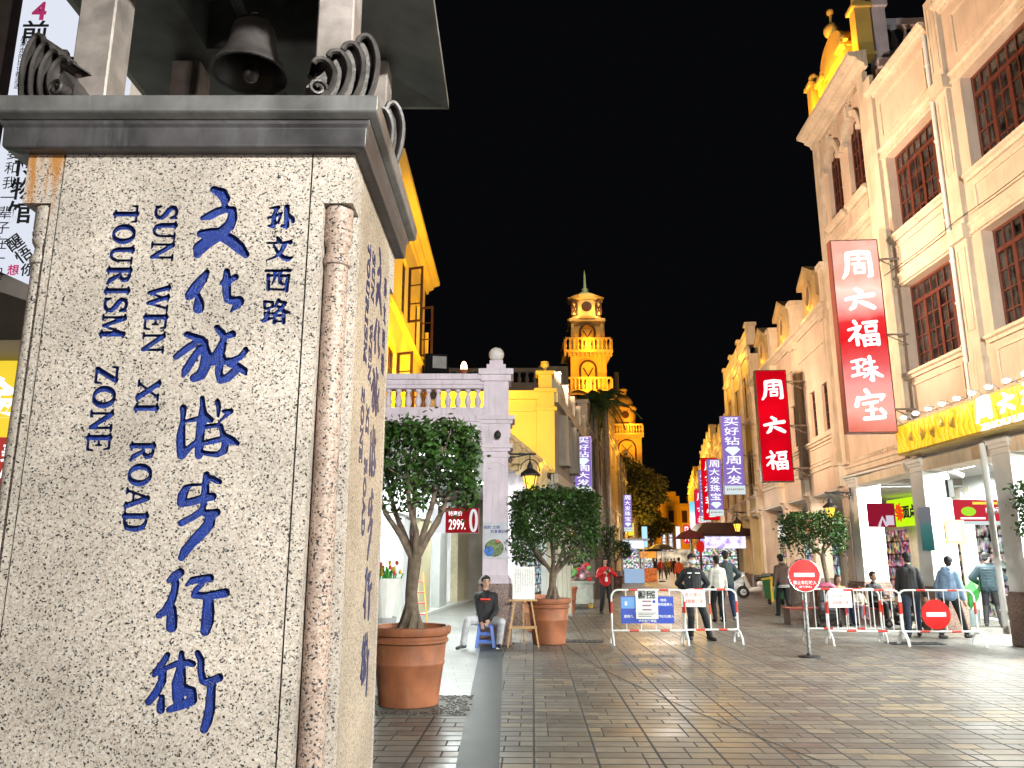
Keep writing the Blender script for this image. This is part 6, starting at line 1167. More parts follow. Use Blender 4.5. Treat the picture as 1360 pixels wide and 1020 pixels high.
    if puffer:
        for k in range(7): z = k / 6; c_ = P_.lerp(N_, -.02 + z * .82); tp.append(('e', S(c_), (.198 * s, .168 * s, .026 * s)))
    fused('jacket', tp, top, t, vox * 1.15, 3)
    tr = [('c', S(hip[0]), .105 * s, S(hip[1]), .105 * s), ('c', S(P_), .125 * s, S(P_ + V((0, 0, .05))), .12 * s)]
    for i in (0, 1): tr += [('c', S(hip[i]), .102 * s, S(kn[i]), .074 * s), ('c', S(kn[i]), .073 * s, S(an[i] + V((0, 0, .015))), .058 * s)]
    fused('trousers', tr, bot, t, vox * 1.15, 3)
    for i in (0, 1):
        f = V(feet[i]); tx, ty = toes[i]; sp = [('c', S(f + V((-tx * .25, -ty * .25, .045))), .044 * s, S(f + V((tx * .4, ty * .4, .04))), .042 * s), ('c', S(f + V((tx * .4, ty * .4, .035))), .042 * s, S(f + V((tx, ty, .03))), .03 * s), ('c', S(f + V((0, 0, .05))), .045 * s, S(an[i]), .045 * s)]
        fused('shoe', sp, shoe or BLACK, t, vox * 1.1, 2)
    hr = [('e', hp((0, -.02, .045)), (.083 * s, .094 * s, .093 * s), yaw), ('e', hp((0, .02, .092)), (.066 * s, .07 * s, .04 * s), yaw), ('e', hp((0, -.05, -.02)), (.07 * s, .058 * s, .07 * s), yaw)]
    for sx_ in (-1, 1): hr.append(('e', hp((sx_ * .068, -.005, .045)), (.02 * s, .05 * s, .05 * s), yaw))
    if longhair:
        hr += [('c', hp((0, -.07, .0)), .075 * s, hp((0, -.085, -.20)), .06 * s)]
        for sx_ in (-1, 1): hr.append(('c', hp((sx_ * .075, .0, .03)), .026 * s, hp((sx_ * .082, .0, -.14)), .03 * s))
    if capm:
        fused('cap', [('e', hp((0, -.01, .065)), (.092 * s, .105 * s, .065 * s), yaw), ('e', hp((0, .09, .05)), (.07 * s, .055 * s, .012 * s), yaw)], capm, t, vox, 2)
    fused('hair', hr, hair, t, vox, 2)
    if face:
        for sx_ in (-1, 1):
            mb = MB(); mb.ball(hp((sx_ * .031, .078, .012)), (.013 * s, .012 * s, .006 * s), 10, 6, yaw); mb.build('eye', EYE_B, t, smooth=True)
            mb = MB(); mb.tube([hp((sx_ * .016, .086, .034)), hp((sx_ * .034, .083, .039)), hp((sx_ * .05, .07, .034))], .005 * s, 6); mb.build('eyebrow', HAIRM, t)
        if not mask: mb = MB(); mb.tube([hp((-.023, .078, -.058)), hp((0, .087, -.056)), hp((.023, .078, -.058))], .006 * s, 6); mb.build('mouth', LIP, t)
    if mask: fused('face_mask', [('e', hp((0, .045, -.04)), (.067 * s, .062 * s, .052 * s), yaw), ('c', hp((-.06, .01, -.03)), .02 * s, hp((.06, .01, -.03)), .02 * s)], mat('mask_blue_white', (.6, .68, .72), .7), t, vox, 2)
    if hood: fused('hood', [('c', S(N_ + V((-.07, -.09, .02))), .055 * s, S(N_ + V((.07, -.09, .02))), .055 * s), ('e', S(N_ + V((0, -.13, -.06))), (.10 * s, .05 * s, .11 * s))], top, t, vox, 3)
    if collar: fused('collar', [('c', S(N_ + V((-.045, -.01, .015))), .035 * s, S(N_ + V((.045, -.01, .015))), .035 * s)], collar, t, vox, 2)
    if hem:
        mb = MB()
        for z in (-.10, -.055): mb.lathe([(1, -.012), (1.0, .012)], (0, 0, 0), 28, cap=False)
        mb.v = [tuple(S(P_ + V((x * .178, y * .152, (-.10 if n < 56 else -.055) - short + z)))) for n, (x, y, z) in enumerate(mb.v)]; mb.build('hem_stripe', hem, t)
    return t, dict(N=N_, H=H_, P=P_, C=C_, s=s, hp=hp, S=S, wr=wr, sh=sh, el=el)
bkc = cloth('black', (.012, .012, .014)); wht = mat('shoe_white', (.7, .7, .7), .6)
# seated man on the stool
t, J = person('seated young man in a black sweatshirt and pale grey trousers on a blue stool', (-.50, 15.42, 0), R(180), 1.70, pel=(0, 0, .50), lean=(.0, -.06), feet=((-.26, .22, 0), (.40, .36, 0)), hands=((-.08, .22, .50), (.07, .22, .47)), head=(14, -4), top=bkc, bot=cloth('pale_grey', (.42, .42, .45)), shoe=mat('shoe_black_white', (.03, .03, .03), .5), knee=((-.55, 1, .35), (.6, 1, .35)), elbow=((-1, -.3, -.3), (1, -.3, -.3)), toes=((-.03, .16), (.10, .15)), vox=.008)
c_ = J['S'](J['C'] + V((0, .15, .095))); mb = MB(); mb.box(c_.x - .095, c_.x + .095, c_.y - .01, c_.y + .014, c_.z - .014, c_.z + .018, .004); mb.box(c_.x - .045, c_.x + .045, c_.y - .01, c_.y + .010, c_.z - .05, c_.z - .046); mb.build('chest_print', mat('print_red', (.7, .03, .02), .6), t)
for k, fx in enumerate(((-.26, .22), (.40, .36))): mb = MB(); mb.box(fx[0] - .05, fx[0] + .05, fx[1] - .06, fx[1] + .17, -.0, .018); mb.build('sole', wht, t)
t = thing('plastic_stool', 'blue plastic stool under the seated young man', 'stool', (-.50, 15.40, 0)); BS = mat('stool_blue', (.07, .16, .52), .4); mb = MB(); mb.box(-.15, .15, -.15, .15, .40, .43, .008); mb.box(-.14, .14, -.14, .14, .36, .40); mb.build('seat', BS, t)
for sx_ in (-1, 1):
    for sy_ in (-1, 1): mb = MB(); mb.rings([[(sx_ * a + u, sy_ * a + w, z) for u, w in ((-.028, -.028), (.028, -.028), (.028, .028), (-.028, .028))] for a, z in ((.165, 0), (.115, .38))]); mb.build('leg', BS, t)
mb = MB()
for z, a in ((.08, .155), (.22, .14)): mb.box(-a, a, -a - .008, -a + .008, z, z + .03); mb.box(-a, a, a - .008, a + .008, z, z + .03); mb.box(-a - .008, -a + .008, -a, a, z, z + .03); mb.box(a - .008, a + .008, -a, a, z, z + .03)
mb.build('stretcher', BS, t)
# easel with a handwritten board
t = thing('easel', 'wooden easel holding up a handwritten white board', 'easel', (.21, 15.45, 0)); EW = mat('easel_wood', (.45, .26, .10), .6, 0, .25, 12)
for nm, p, q in (('leg', (-.29, -.12, 0), (-.10, .02, 1.18)), ('leg', (.29, -.12, 0), (.10, .02, 1.18)), ('rear_leg', (.02, .38, 0), (0, .06, 1.3))): mb = MB(); mb.tube([p, q], .022, 4); mb.build(nm, EW, t)
mb = MB(); mb.box(-.26, .26, -.11, -.07, .33, .375); mb.build('cross_bar', EW, t); mb = MB(); mb.box(-.27, .27, -.13, -.05, .83, .86); mb.build('ledge', EW, t)
t = thing('writing_board', 'white board with rows of handwriting standing on the wooden easel', 'board', (.22, 15.36, .862), R(-3)); mb = MB(); mb.M = Mx.Rotation(R(-6), 4, 'X'); mb.box(-.21, .21, -.01, .01, 0, .60); mb.build('board', PAPER, t); mb = MB(); mb.M = Mx.Rotation(R(-6), 4, 'X'); rg = random.Random(5)
for col_ in range(8):
    x = -.15 + col_ * .045; z = .55
    while z > .2 - .12 * (col_ < 3) + .05:
        for k in range(2): a = rg.uniform(-.012, .012); mb.tube([(x + a, -.0125, z + rg.uniform(-.008, .008)), (x + rg.uniform(-.014, .014), -.0125, z - rg.uniform(.0, .02))], .0022, 4)
        z -= .024
mb.build('handwriting', INK, t)
# guard
NAV = cloth('guard_black', (.010, .011, .014))
t, J = person('guard in black uniform, cap and pale face mask standing behind the barrier', (3.78, 16.75, 0), R(176), 1.72, feet=((.10, .02, 0), (-.25, .10, 0)), pel=(-.04, 0, .91), lean=(.03, -.0), hands=((-.14, -.16, .95), (.14, -.18, .95)), head=(6, 6), top=NAV, bot=NAV, mask=True, capm=NAV, elbow=((-1, -.2, -.1), (1, -.2, -.1)), knee=((0, 1, .0), (0, 1, 0)), toes=((.03, .16), (-.07, .15)), vox=.0085) if 0 else person('guard in black uniform, cap and pale face mask standing behind the barrier', (3.78, 16.75, 0), R(176), 1.72, feet=((-.24, .10, 0), (.12, .02, 0)), pel=(.03, 0, .90), hands=((-.12, -.16, .92), (.12, -.18, .95)), head=(6, 6), top=NAV, bot=NAV, mask=True, capm=NAV, elbow=((-1, -.2, -.1), (1, -.2, -.1)), toes=((-.09, .15), (.02, .16)), vox=.0085)
for sx_, w in ((-1, .10), (1, .09)): mb = MB(); c_ = J['S'](J['C'] + V((sx_ * .08, .148, .13))); mb.box(c_.x - w / 2, c_.x + w / 2, c_.y - .004, c_.y + .012, c_.z, c_.z + .022); mb.build('chest_patch', mat('patch_white', (.75, .75, .75), .6), t)
mb = MB(); c_ = J['S'](J['C'] + V((.09, .15, .05))); mb.box(c_.x - .02, c_.x + .02, c_.y - .005, c_.y + .012, c_.z, c_.z + .018); mb.build('badge', STEEL, t)
# woman in red with phone
REDJ = cloth('red', (.52, .012, .02))
t, J = person('woman in a red jacket with a lanyard card looking at the phone in her hands', (2.84, 24.6, 0), R(186), 1.63, hands=((-.12, .26, 1.30), (.10, .24, 1.24)), head=(8, -14), top=REDJ, bot=bkc, shoe=mat('shoe_black_white', (.03, .03, .03), .5), longhair=True, elbow=((-1, -.1, -.8), (1, -.1, -.8)), feet=((-.14, .05, 0), (.15, 0, 0)), vox=.010, face=True)
mb = MB(); c_ = J['S'](V((.0, .18, 1.05))); mb.box(c_.x - .04, c_.x + .04, c_.y - .004, c_.y + .004, c_.z - .06, c_.z + .06); mb.tube([c_ + V((0, 0, .06)), J['S'](J['N'] + V((-.06, .11, -.08)))], .006, 5); mb.build('lanyard_card', mat('card_white', (.8, .8, .8), .5), t)
for sx_ in (-1, 1): mb = MB(); e, w = J['el'][(sx_ + 1) // 2], J['sh'][(sx_ + 1) // 2]; mb.tube([J['S'](w + V((sx_ * .05, .03, .02))), J['S'](w.lerp(e, .5) + V((sx_ * .06, .045, 0))), J['S'](e + V((sx_ * .02, .055, 0)))], .016, 6); mb.build('sleeve_stripe', PAPER, t)
c_ = J['S'](V((-.02, .32, 1.33))); ph = thing('phone', 'dark phone held by the woman in the red jacket', 'phone', V((2.84, 24.6, 0)) + Mx.Rotation(R(186), 3, 'Z') @ c_, R(186)); mb = MB(); mb.box(-.036, .036, -.005, .005, -.07, .07, .002); mb.build('phone_body', BLACK, ph)
# people seen from behind around the barrier
JEAN = cloth('jeans', (.022, .04, .10)); 
person('person in a white jacket with black hair seen from behind, beside the guard', (5.45, 21.4, 0), R(10), 1.66, feet=((-.1, .05, 0), (.1, -.05, 0)), top=cloth('white', (.62, .62, .58)), bot=bkc, shoe=BLACK, face=False, longhair=False, vox=.011)
person('tall man in dark grey-green jacket and blue jeans with white shoes seen from behind', (5.9, 22.2, 0), R(-4), 1.80, feet=((-.17, .02, 0), (.16, -.05, 0)), hands=((-.2, .14, .98), (.2, .14, .98)), top=cloth('grey_green', (.05, .075, .08)), bot=JEAN, shoe=wht, face=False, hood=False, elbow=((-1, -.5, -.2), (1, -.5, -.2)), vox=.011)
person('man in a brown jacket with white striped hem walking away past the green bin cart', (7.92, 23.6, 0), R(14), 1.72, feet=((-.08, .22, 0), (.1, -.18, 0)), hands=((-.3, .0, .84), (.27, .2, .86)), top=cloth('brown', (.14, .085, .07)), bot=bkc, shoe=mat('shoe_black_white', (.03, .03, .03), .5), face=False, hem=PAPER, lean=(0, .04), short=.02, vox=.011)
person('man in a charcoal jacket and navy trousers walking beside the blue puffer jacket', (8.53, 17.35, 0), R(-26), 1.72, feet=((-.1, -.25, 0), (.1, .2, 0)), hands=((-.26, .15, .82), (.28, -.05, .80)), top=cloth('charcoal', (.018, .018, .02)), bot=cloth('navy', (.018, .028, .055)), collar=cloth('grey_collar', (.10, .10, .11)), face=False, head=(20, 0), lean=(0, .04), vox=.0095)
person('woman in a pale blue hooded puffer jacket walking in black leggings', (9.20, 17.05, 0), R(-62), 1.64, feet=((-.06, -.33, 0), (.08, .34, 0)), hands=((-.28, .05, .84), (.24, .12, .80)), top=cloth('powder_blue', (.22, .34, .52)), bot=bkc, hood=True, puffer=True, face=False, head=(25, 0), lean=(0, .07), vox=.0095)
person('man in a dark padded jacket and face mask standing before the bright shop window', (11.75, 19.9, 0), R(-30), 1.74, hands=((-.22, .2, 1.0), (.2, .22, 1.02)), top=cloth('dark_teal', (.012, .028, .038)), bot=bkc, puffer=True, face=False, head=(-25, -10), mask=True, elbow=((-1, -.5, -.3), (1, -.5, -.3)), feet=((-.15, .03, 0), (.16, 0, 0)), vox=.0095)
# seated group with pushchairs
bn_ = thing('bench', 'low red edged granite bench behind the folding barriers', 'bench', (8.6, 20.75, 0)); mb = MB(); mb.box(-1.6, .9, -.25, .25, 0, .36); mb.build('base', GRB, bn_); mb = MB(); mb.box(-1.63, .93, -.28, .28, .36, .41, .008); mb.build('seat', mat('bench_red', (.30, .05, .03), .4), bn_)
person('woman with brown hair and yellow scarf seated on the bench by the pink hooded pushchair', (8.36, 20.72, 0), R(190), 1.6, pel=(0, 0, .50), feet=((-.12, .45, 0), (.12, .5, 0)), hands=((-.12, .3, .62), (.16, .3, .62)), top=cloth('ochre', (.35, .22, .10)), bot=JEAN, hair=mat('hair_brown', (.06, .028, .014), .5), longhair=True, collar=cloth('yellow', (.5, .35, .06)), vox=.010)
person('small child in a cream top seated between the two adults on the bench', (8.82, 20.6, 0), R(180), 1.06, pel=(0, 0, .70), feet=((-.1, .30, .22), (.1, .32, .22)), hands=((-.14, .28, .86), (.14, .28, .86)), top=cloth('cream', (.60, .54, .46)), bot=cloth('lilac', (.42, .32, .40)), shoe=mat('shoe_pink', (.6, .3, .32), .6), vox=.009)
person('man in black with a patterned front seated on the bench behind the black pushchair', (9.28, 20.75, 0), R(200), 1.7, pel=(0, 0, .50), feet=((-.2, .45, 0), (.14, .5, 0)), hands=((-.1, .38, .68), (.12, .36, .66)), top=bkc, bot=bkc, vox=.010)
def pushchair(label, loc, rz, hoodm, seatm):
    t = thing('pushchair', label, 'pushchair', loc, rz, 'pushchairs by the bench'); mb = MB()
    for sx_ in (-1, 1): mb.tube([(sx_ * .24, -.42, .95), (sx_ * .25, -.25, .78), (sx_ * .25, .3, .12)], .014, 7); mb.tube([(sx_ * .25, -.3, .12), (sx_ * .24, -.05, .5), (sx_ * .24, .28, .62)], .014, 7)
    mb.tube([(-.24, -.42, .95), (.24, -.42, .95)], .018, 7); mb.tube([(-.25, -.3, .12), (.25, -.3, .12)], .012, 6); mb.tube([(-.24, .28, .62), (.24, .28, .62)], .018, 6); mb.build('frame', BLACK, t)
    for sx_ in (-1, 1):
        for y in (-.32, .3): mb = MB(); mb.tube([(sx_ * .25 - .025, y, .105), (sx_ * .25 + .025, y, .105)], .1, 18); w = mb.build('wheel', mat('tyre', (.015, .015, .015), .7), t); mb = MB(); mb.tube([(sx_ * .25 - .03, y, .105), (sx_ * .25 + .03, y, .105)], .055, 14); mb.build('hub', STEEL, w)
    fused('seat', [('c', (-.12, -.12, .45), .09, (.12, -.12, .45), .09), ('c', (-.12, -.2, .5), .06, (-.12, -.3, .85), .06), ('c', (.12, -.2, .5), .06, (.12, -.3, .85), .06), ('c', (-.12, .1, .42), .07, (.12, .1, .42), .07)], seatm, t, .014); 
    mb = MB(); rings = []
    for k in range(9): a = -.35 + k * .23; rings.append([(x, -.2 + .30 * math.cos(a + 1.0) * 1.0, .78 + .26 * math.sin(a + 1.0) * (1 - .35 * (abs(x) / .24) ** 3)) for x in (-.24, -.2, -.1, 0, .1, .2, .24)])
    v = [p for r_ in rings for p in r_]; f = [(i * 7 + k, i * 7 + k + 1, i * 7 + 8 + k, i * 7 + 7 + k) for i in range(8) for k in range(6)]; mb.poly(v, f); o = mb.build('hood', hoodm, t, smooth=True); so = o.modifiers.new('s', 'SOLIDIFY'); so.thickness = .015
    mb = MB(); mb.box(-.2, .2, -.28, .18, .17, .30, .02); mb.build('basket', BLACK, t)
pushchair('pushchair with a pink and grey hood left of the seated woman', (7.75, 19.95, 0), R(160), mat('hood_pink', (.45, .08, .16), .7, 0, .6, 9), mat('fabric_grey', (.12, .12, .14), .8)); pushchair('black pushchair in front of the seated man in black', (9.35, 19.35, 0), R(110), bkc, bkc)
# passers by further down the street
far = [('person in a glowing orange vest walking away down the street', 9.35, 45, 0, (.75, .10, .02), (.02, .02, .025), 1.68), ('man in a black suit standing before the umbrella stall', 11.3, 64, 180, (.012, .012, .014), (.012, .012, .014), 1.75), ('person in a red top in the middle of the far street', 12.2, 66, 170, (.40, .02, .02), (.06, .06, .07), 1.66), ('person in blue grey squatting low beside the red top', 12.75, 66.5, 150, (.09, .11, .14), (.10, .12, .16), 1.2),
       ('distant walker in pale clothes near the street end', 17.2, 90, 180, (.45, .42, .40), (.03, .03, .05), 1.68), ('distant walker in dark coat near the street end', 18.6, 92, 0, (.03, .03, .035), (.02, .02, .02), 1.72), ('distant walker in yellow near the street end', 16.3, 84, 170, (.5, .34, .05), (.04, .05, .08), 1.62), ('distant walker in blue by the kiosk umbrella', 12.6, 56, 10, (.06, .08, .16), (.02, .02, .03), 1.7), ('customer in grey at the counter of the dark roofed kiosk', 9.9, 38.6, -10, (.12, .12, .13), (.02, .02, .03), 1.66), ('distant walker in white shirt near the corner building', 21.5, 108, 180, (.6, .6, .6), (.03, .03, .03), 1.7), ('distant walker in maroon near the corner building', 20.2, 102, 0, (.2, .03, .04), (.03, .03, .03), 1.7)]
for i, (lb, x, y, rz, tc_, bc, hh) in enumerate(far):
    sw = .16 if i % 2 else -.14; person(lb, (x, y, 0), R(rz), hh, feet=((-.1, sw, 0), (.1, -sw, 0)), top=cloth('far%d' % i, tc_), bot=cloth('farb%d' % i, bc), vox=.022, fing=False, face=y < 70 and rz > 90, grp='people strolling in the far street')
# ------------------------------------------------------------------ crowd barriers and no entry signs
WP = WHITE
def barrier(label, xa, ya, xb, yb, bars=6, H=1.02):
    L_ = math.hypot(xb - xa, yb - ya); t = thing('crowd_barrier', label, 'barrier', (xa, ya, 0), math.atan2(yb - ya, xb - xa), 'red and white crowd barriers'); rr_ = .14; r = .019
    pts = [(0, 0, .12), (0, 0, H - rr_)] + [(rr_ - rr_ * math.cos(a * math.pi / 12), 0, H - rr_ + rr_ * math.sin(a * math.pi / 12)) for a in range(1, 7)] + [(L_ - rr_ + rr_ * math.sin(a * math.pi / 12), 0, H - rr_ + rr_ * math.cos(a * math.pi / 12)) for a in range(0, 7)] + [(L_, 0, .12)]
    mb = MB(); mb.tube(pts, r, 10); mb.tube([(0, 0, .26), (L_, 0, .26)], r * .9, 8); mb.build('frame', WP, t, smooth=True)
    for k in range(1, bars + 1): x = L_ * k / (bars + 1); mb = MB(); mb.tube([(x, 0, .26), (x, 0, H)], .010, 8); b = mb.build('bar', WP, t); 
    for x in (0, L_): mb = MB(); mb.tube([(x, -.24, .0), (x, -.2, .12), (x, -.1, .22), (x, 0, .26), (x, .1, .22), (x, .2, .12), (x, .24, 0)], .018, 8); mb.build('foot', WP, t, smooth=True)
    for x in (0, L_): mb = MB(); mb.tube([(x, 0, .58), (x, 0, .80)], r + .0025, 10); mb.build('red_band', RED, t)
    for f in (.3, .72):
        for z in (H, .26): mb = MB(); mb.tube([(L_ * f - .09, 0, z), (L_ * f + .09, 0, z)], r + .0025, 10); mb.build('red_band', RED, t)
    for k in range(2, bars, 2): x = L_ * k / (bars + 1); mb = MB(); mb.tube([(x, 0, .55), (x, 0, .75)], .0125, 8); mb.build('red_band', RED, t)
    return t
def bx(px, Y): return at(px, 800, Y).x
barrier('barrier carrying the blue notice board', bx(812, 15.8), 15.8, bx(909, 15.8), 15.8, 4)
barrier('barrier in front of the guard with a white paper notice', bx(907, 15.95), 15.95, bx(978, 16.05), 16.05, 3)
barrier('barrier partly hidden behind the round sign on its pole', bx(1067, 16.3), 16.3, bx(1168, 16.2), 16.2, 6)
barrier('barrier with a small white notice in front of the pushchairs', bx(1098, 15.75), 15.75, bx(1196, 15.65), 15.65, 7)
barrier('barrier carrying the round red no entry disc', bx(1194, 15.6), 15.6, bx(1294, 15.55), 15.55, 4)
BLU = mat('board_blue', (.012, .05, .42), .35); 
def flat_on(name, label, cat, px0, px1, py0, py1, Y, m, z=0):
    a, b = at(px0, py1, Y), at(px1, py0, Y); t = thing(name, label, cat, ((a.x + b.x) / 2, Y, a.z)); w = (b.x - a.x) / 2; h_ = at((px0 + px1) / 2, py0, Y).z - a.z; mb = MB(); mb.box(-w, w, -.008, .008, 0, h_); mb.build('board', m, t); return t, w, h_
t, w, h_ = flat_on('notice_board', 'blue notice board with white lettering tied to the barrier', 'board', 825, 894, 792, 828, 15.76, BLU)
for i, (s_, x, z) in enumerate((('步行街', .1, .86), ('时间', .62, .86), ('下午', -.35, .60), ('晚上', -.35, .45), ('时间段禁入', .68, .70), ('星期六、星期日', -.5, .26), ('法定节假日禁入', .6, .26), ('步行街管理处', 0, .09))): lettering(s_, (x * w, -.0095, z * h_), .058, mat('sign_print_white', (.75, .75, .75), .6), t, bold=.02, ext=.001)
mb = MB(); mb.box(-w * .98, -w * .42, -.0105, -.0082, h_ * .55, h_ * .97); mb.build('pale_panel', mat('panel_pale_blue', (.12, .30, .62), .5), t); lettering('8', (-w * .8, -.0125, h_ * .74), .11, mat('sign_print_white', (.75, .75, .75), .6), t, bold=.03, ext=.001)
t, w, h_ = flat_on('paper_notice', 'white printed paper notice taped over the blue board', 'notice', 845, 873, 785, 822, 15.735, PAPER)
lettering('温馨提示', (0, -.0095, h_ * .92), .085, INK, t, bold=.06, ext=.001); lettering('佩戴口罩', (0, -.0095, h_ * .80), .085, INK, t, bold=.06, ext=.001)
for k in range(3): mb = MB(); mb.box(-.09, .09, -.0095, -.0082, h_ * (.60 - k * .15), h_ * (.66 - k * .15)); mb.build('text_block', mat('block_mauve', (.30, .18, .25), .7), t)
for k in range(3): mb = MB(); mb.box(-w * .8, w * (.8 - .2 * k), -.0095, -.0082, h_ * (.20 - k * .06), h_ * (.22 - k * .06)); mb.build('text_line', INK, t)
mb = MB(); mb.ball((w * .65, -.009, h_ * .62), (.03, .003, .03), 10, 6); mb.build('blue_picture', BLU, t)
t, w, h_ = flat_on('paper_notice', 'white paper notice with pink red writing on the guard side barrier', 'notice', 905, 936, 783, 806, 15.93, PAPER); lettering('进入景区', (0, -.0095, h_ * .70), 1, REDINK, t, bold=.0, ext=.001, width=w * 1.4, height=h_ * .24); lettering('请佩戴口罩', (0, -.0095, h_ * .32), 1, REDINK, t, bold=.0, ext=.001, width=w * 1.6, height=h_ * .24)
t, w, h_ = flat_on('paper_notice', 'small white paper notice on the pushchair side barrier', 'notice', 1101, 1130, 785, 807, 15.71, PAPER); lettering('进入景区', (-w * .1, -.0095, h_ * .70), 1, REDINK, t, bold=0, ext=.001, width=w * 1.2, height=h_ * .22); lettering('请佩戴口罩', (0, -.0095, h_ * .3), 1, REDINK, t, bold=0, ext=.001, width=w * 1.4, height=h_ * .22)
WS = mat('sign_white', (.8, .8, .8), .4)
def noentry(name, label, loc, r, pole=None):
    t = thing(name, label, 'road sign', loc)
    z = 0 if pole is None else pole; mb = MB(); N = 40
    mb.prism([(r * math.cos(2 * math.pi * k / N), z + r * math.sin(2 * math.pi * k / N)) for k in range(N)], -.012, .012, 'y'); mb.build('disc', REDSIGN, t); return t, z
c = at(1069, 774, 13.75); t, z = noentry('no_entry_sign', 'round red no entry sign with white lettering on a steel pole', (5.0, 13.8, 0), .265, 1.33)
mb = MB(); mb.tube([(.272 * math.cos(k * math.pi / 24), -.0, z + .272 * math.sin(k * math.pi / 24)) for k in range(49)], .014, 8); mb.build('rim', STEEL, t, smooth=True)
mb = MB(); mb.box(-.175, .175, -.017, -.0125, z - .02, z + .045); mb.build('white_bar', WS, t)
lettering('禁止车辆驶入', (0, -.0145, z - .115), 1, WS, t, bold=.02, ext=.001, width=.40, height=.068); lettering('(非管理车)', (0, -.0145, z - .19), 1, WS, t, bold=.02, ext=.001, width=.22, height=.045)
mb = MB(); mb.tube([(0, .03, .03), (0, .03, 1.12)], .032, 16); mb.build('pole', STEEL, t, smooth=True); mb = MB(); mb.lathe([(.19, 0), (.19, .012), (.17, .025), (.05, .035), (.045, .06)], (0, .03, 0), 28); mb.build('base', BLACK, t)
c = at(1243, 816, 15.5); t, z = noentry('no_entry_disc', 'plain red no entry disc with a white bar hung on the last barrier', (c.x, 15.5, c.z), .275); mb = MB(); mb.box(-.185, .185, -.017, -.0125, -.04, .04); mb.build('white_bar', WS, t)
# ------------------------------------------------------------------ stalls, carts, scooter, small things
def kiosk(label, x0, x1, Y, d, zr, roofm, signm, body, txt=None, zs=(2.15, 2.75)):
    t = thing('kiosk', label, 'kiosk', ((x0 + x1) / 2, Y, 0)); w = (x1 - x0) / 2
    mb = MB(); mb.box(-w, w, 0, d, 0, .95); mb.build('counter', body, t); mb = MB()
    for sx_ in (-1, 1):
        for y in (.04, d - .04): mb.box(sx_ * w - .05, sx_ * w + .05, y - .05, y + .05, .95, zs[1] + .1)
    mb.build('post', roofm, t)['kind'] = 'thing'
    mb = MB(); mb.rings([[(-w - .35, -.5, zs[1]), (w + .35, -.5, zs[1]), (w + .35, d + .4, zs[1]), (-w - .35, d + .4, zs[1])], [(-w - .38, -.53, zs[1] + .12), (w + .38, -.53, zs[1] + .12), (w + .38, d + .43, zs[1] + .12), (-w - .38, d + .43, zs[1] + .12)], [(-w + .3, .4, zr), (w - .3, .4, zr), (w - .3, d - .4, zr), (-w + .3, d - .4, zr)]]); mb.build('roof', roofm, t)
    mb = MB(); mb.box(-w, w, -.08, -.02, zs[0], zs[1] - .02); mb.build('lit_sign', signm, t); mb = MB(); mb.box(-w + .1, w - .1, d - .3, d - .25, .96, zs[0]); mb.build('lit_interior', goods('kiosk_goods', 1.5, 6, (1, .95, .9), .6), t)
    if txt: lettering(txt, (0, -.09, (zs[0] + zs[1]) / 2), 1, mat('ink_violet', (.05, .03, .2), .6), t, bold=.03, width=w * 1.2, height=.3)
    return t, w
Ym = mat('kiosk_maroon', (.035, .008, .008), .5)
t, w = kiosk('dark maroon roofed snack kiosk with a lit white sign and red lanterns', 9.55, 12.0, 40.5, 2.2, 3.45, Ym, glow('kiosk_sign', (1, .97, 1), 1.6, .25, 3.5, (.35, .25, .75)), glow('kiosk_front', (.9, .85, .75), .8, .5, 4), None)
for x in (9.4, 12.2): l_ = thing('red_lantern', 'red paper lantern hanging from the kiosk roof, %s' % ('by the umbrella' if x < 10 else 'by the parked scooter'), 'lantern', (x, 39.9, 1.95)); mb = MB(); mb.lathe([(.06, 0), (.17, .08), (.21, .28), (.17, .48), (.06, .56)], (0, 0, 0), 16); mb.build('lantern_body', glow('lantern_red', (.7, .02, .015), .9), l_, smooth=True); mb = MB(); mb.tube([(0, 0, .56), (0, 0, .85)], .012, 5); mb.tube([(0, 0, 0), (0, 0, -.25)], .02, 6); mb.build('tassel_cord', REDJ, l_)
t, w = kiosk('white glass fronted kiosk full of lit goods under the street trees', 7.5, 9.2, 56, 2.0, 3.0, mat('kiosk_pale', (.5, .55, .6), .4), glow('kiosk_blue_white', (.75, .88, 1), 1.6), glow('kiosk_base_blue', (.35, .5, .7), 1.0), None, (2.35, 2.9))
t, w = kiosk('small orange lit snack stall beside the white kiosk', 9.6, 10.8, 60, 1.2, 2.5, mat('canvas_dark', (.03, .03, .04), .7), glow('stall_orange', (1, .35, .05), 1.3, .4, 4), glow('stall_front', (.8, .2, .05), 1.0, .5, 5), None, (1.7, 2.2))
def parasol(label, loc, r, h, m):
    t = thing('parasol', label, 'parasol', loc); mb = MB(); mb.lathe([(r, h - .45), (r, h - .40), (r * .6, h - .15), (.05, h), (.02, h + .1)], (0, 0, 0), 10, cap=False); mb.build('canopy', m, t); mb = MB(); mb.tube([(0, 0, 0), (0, 0, h)], .025, 8); mb.build('pole', STEEL, t); mb = MB(); mb.lathe([(.25, 0), (.25, .08), (.05, .12)], (0, 0, 0), 14); mb.build('base', BLACK, t)
parasol('dark red parasol beside the maroon roofed kiosk', (8.85, 39.6, 0), .75, 3.05, mat('canvas_red', (.09, .006, .008), .8)); parasol('dark parasol over the orange lit stall', (10.9, 58.5, 0), 1.0, 2.75, mat('canvas_dark', (.03, .03, .04), .7))
t = thing('flower_cart', 'pale wheeled cart loaded with pink and red balloon flowers', 'cart', (2.28, 27.5, 0)); mb = MB(); mb.box(-.5, .45, -.3, .3, .15, .82); mb.box(-.56, .5, -.34, .34, .82, .88); mb.build('cart_box', mat('cart_cream', (.45, .46, .40), .5), t)
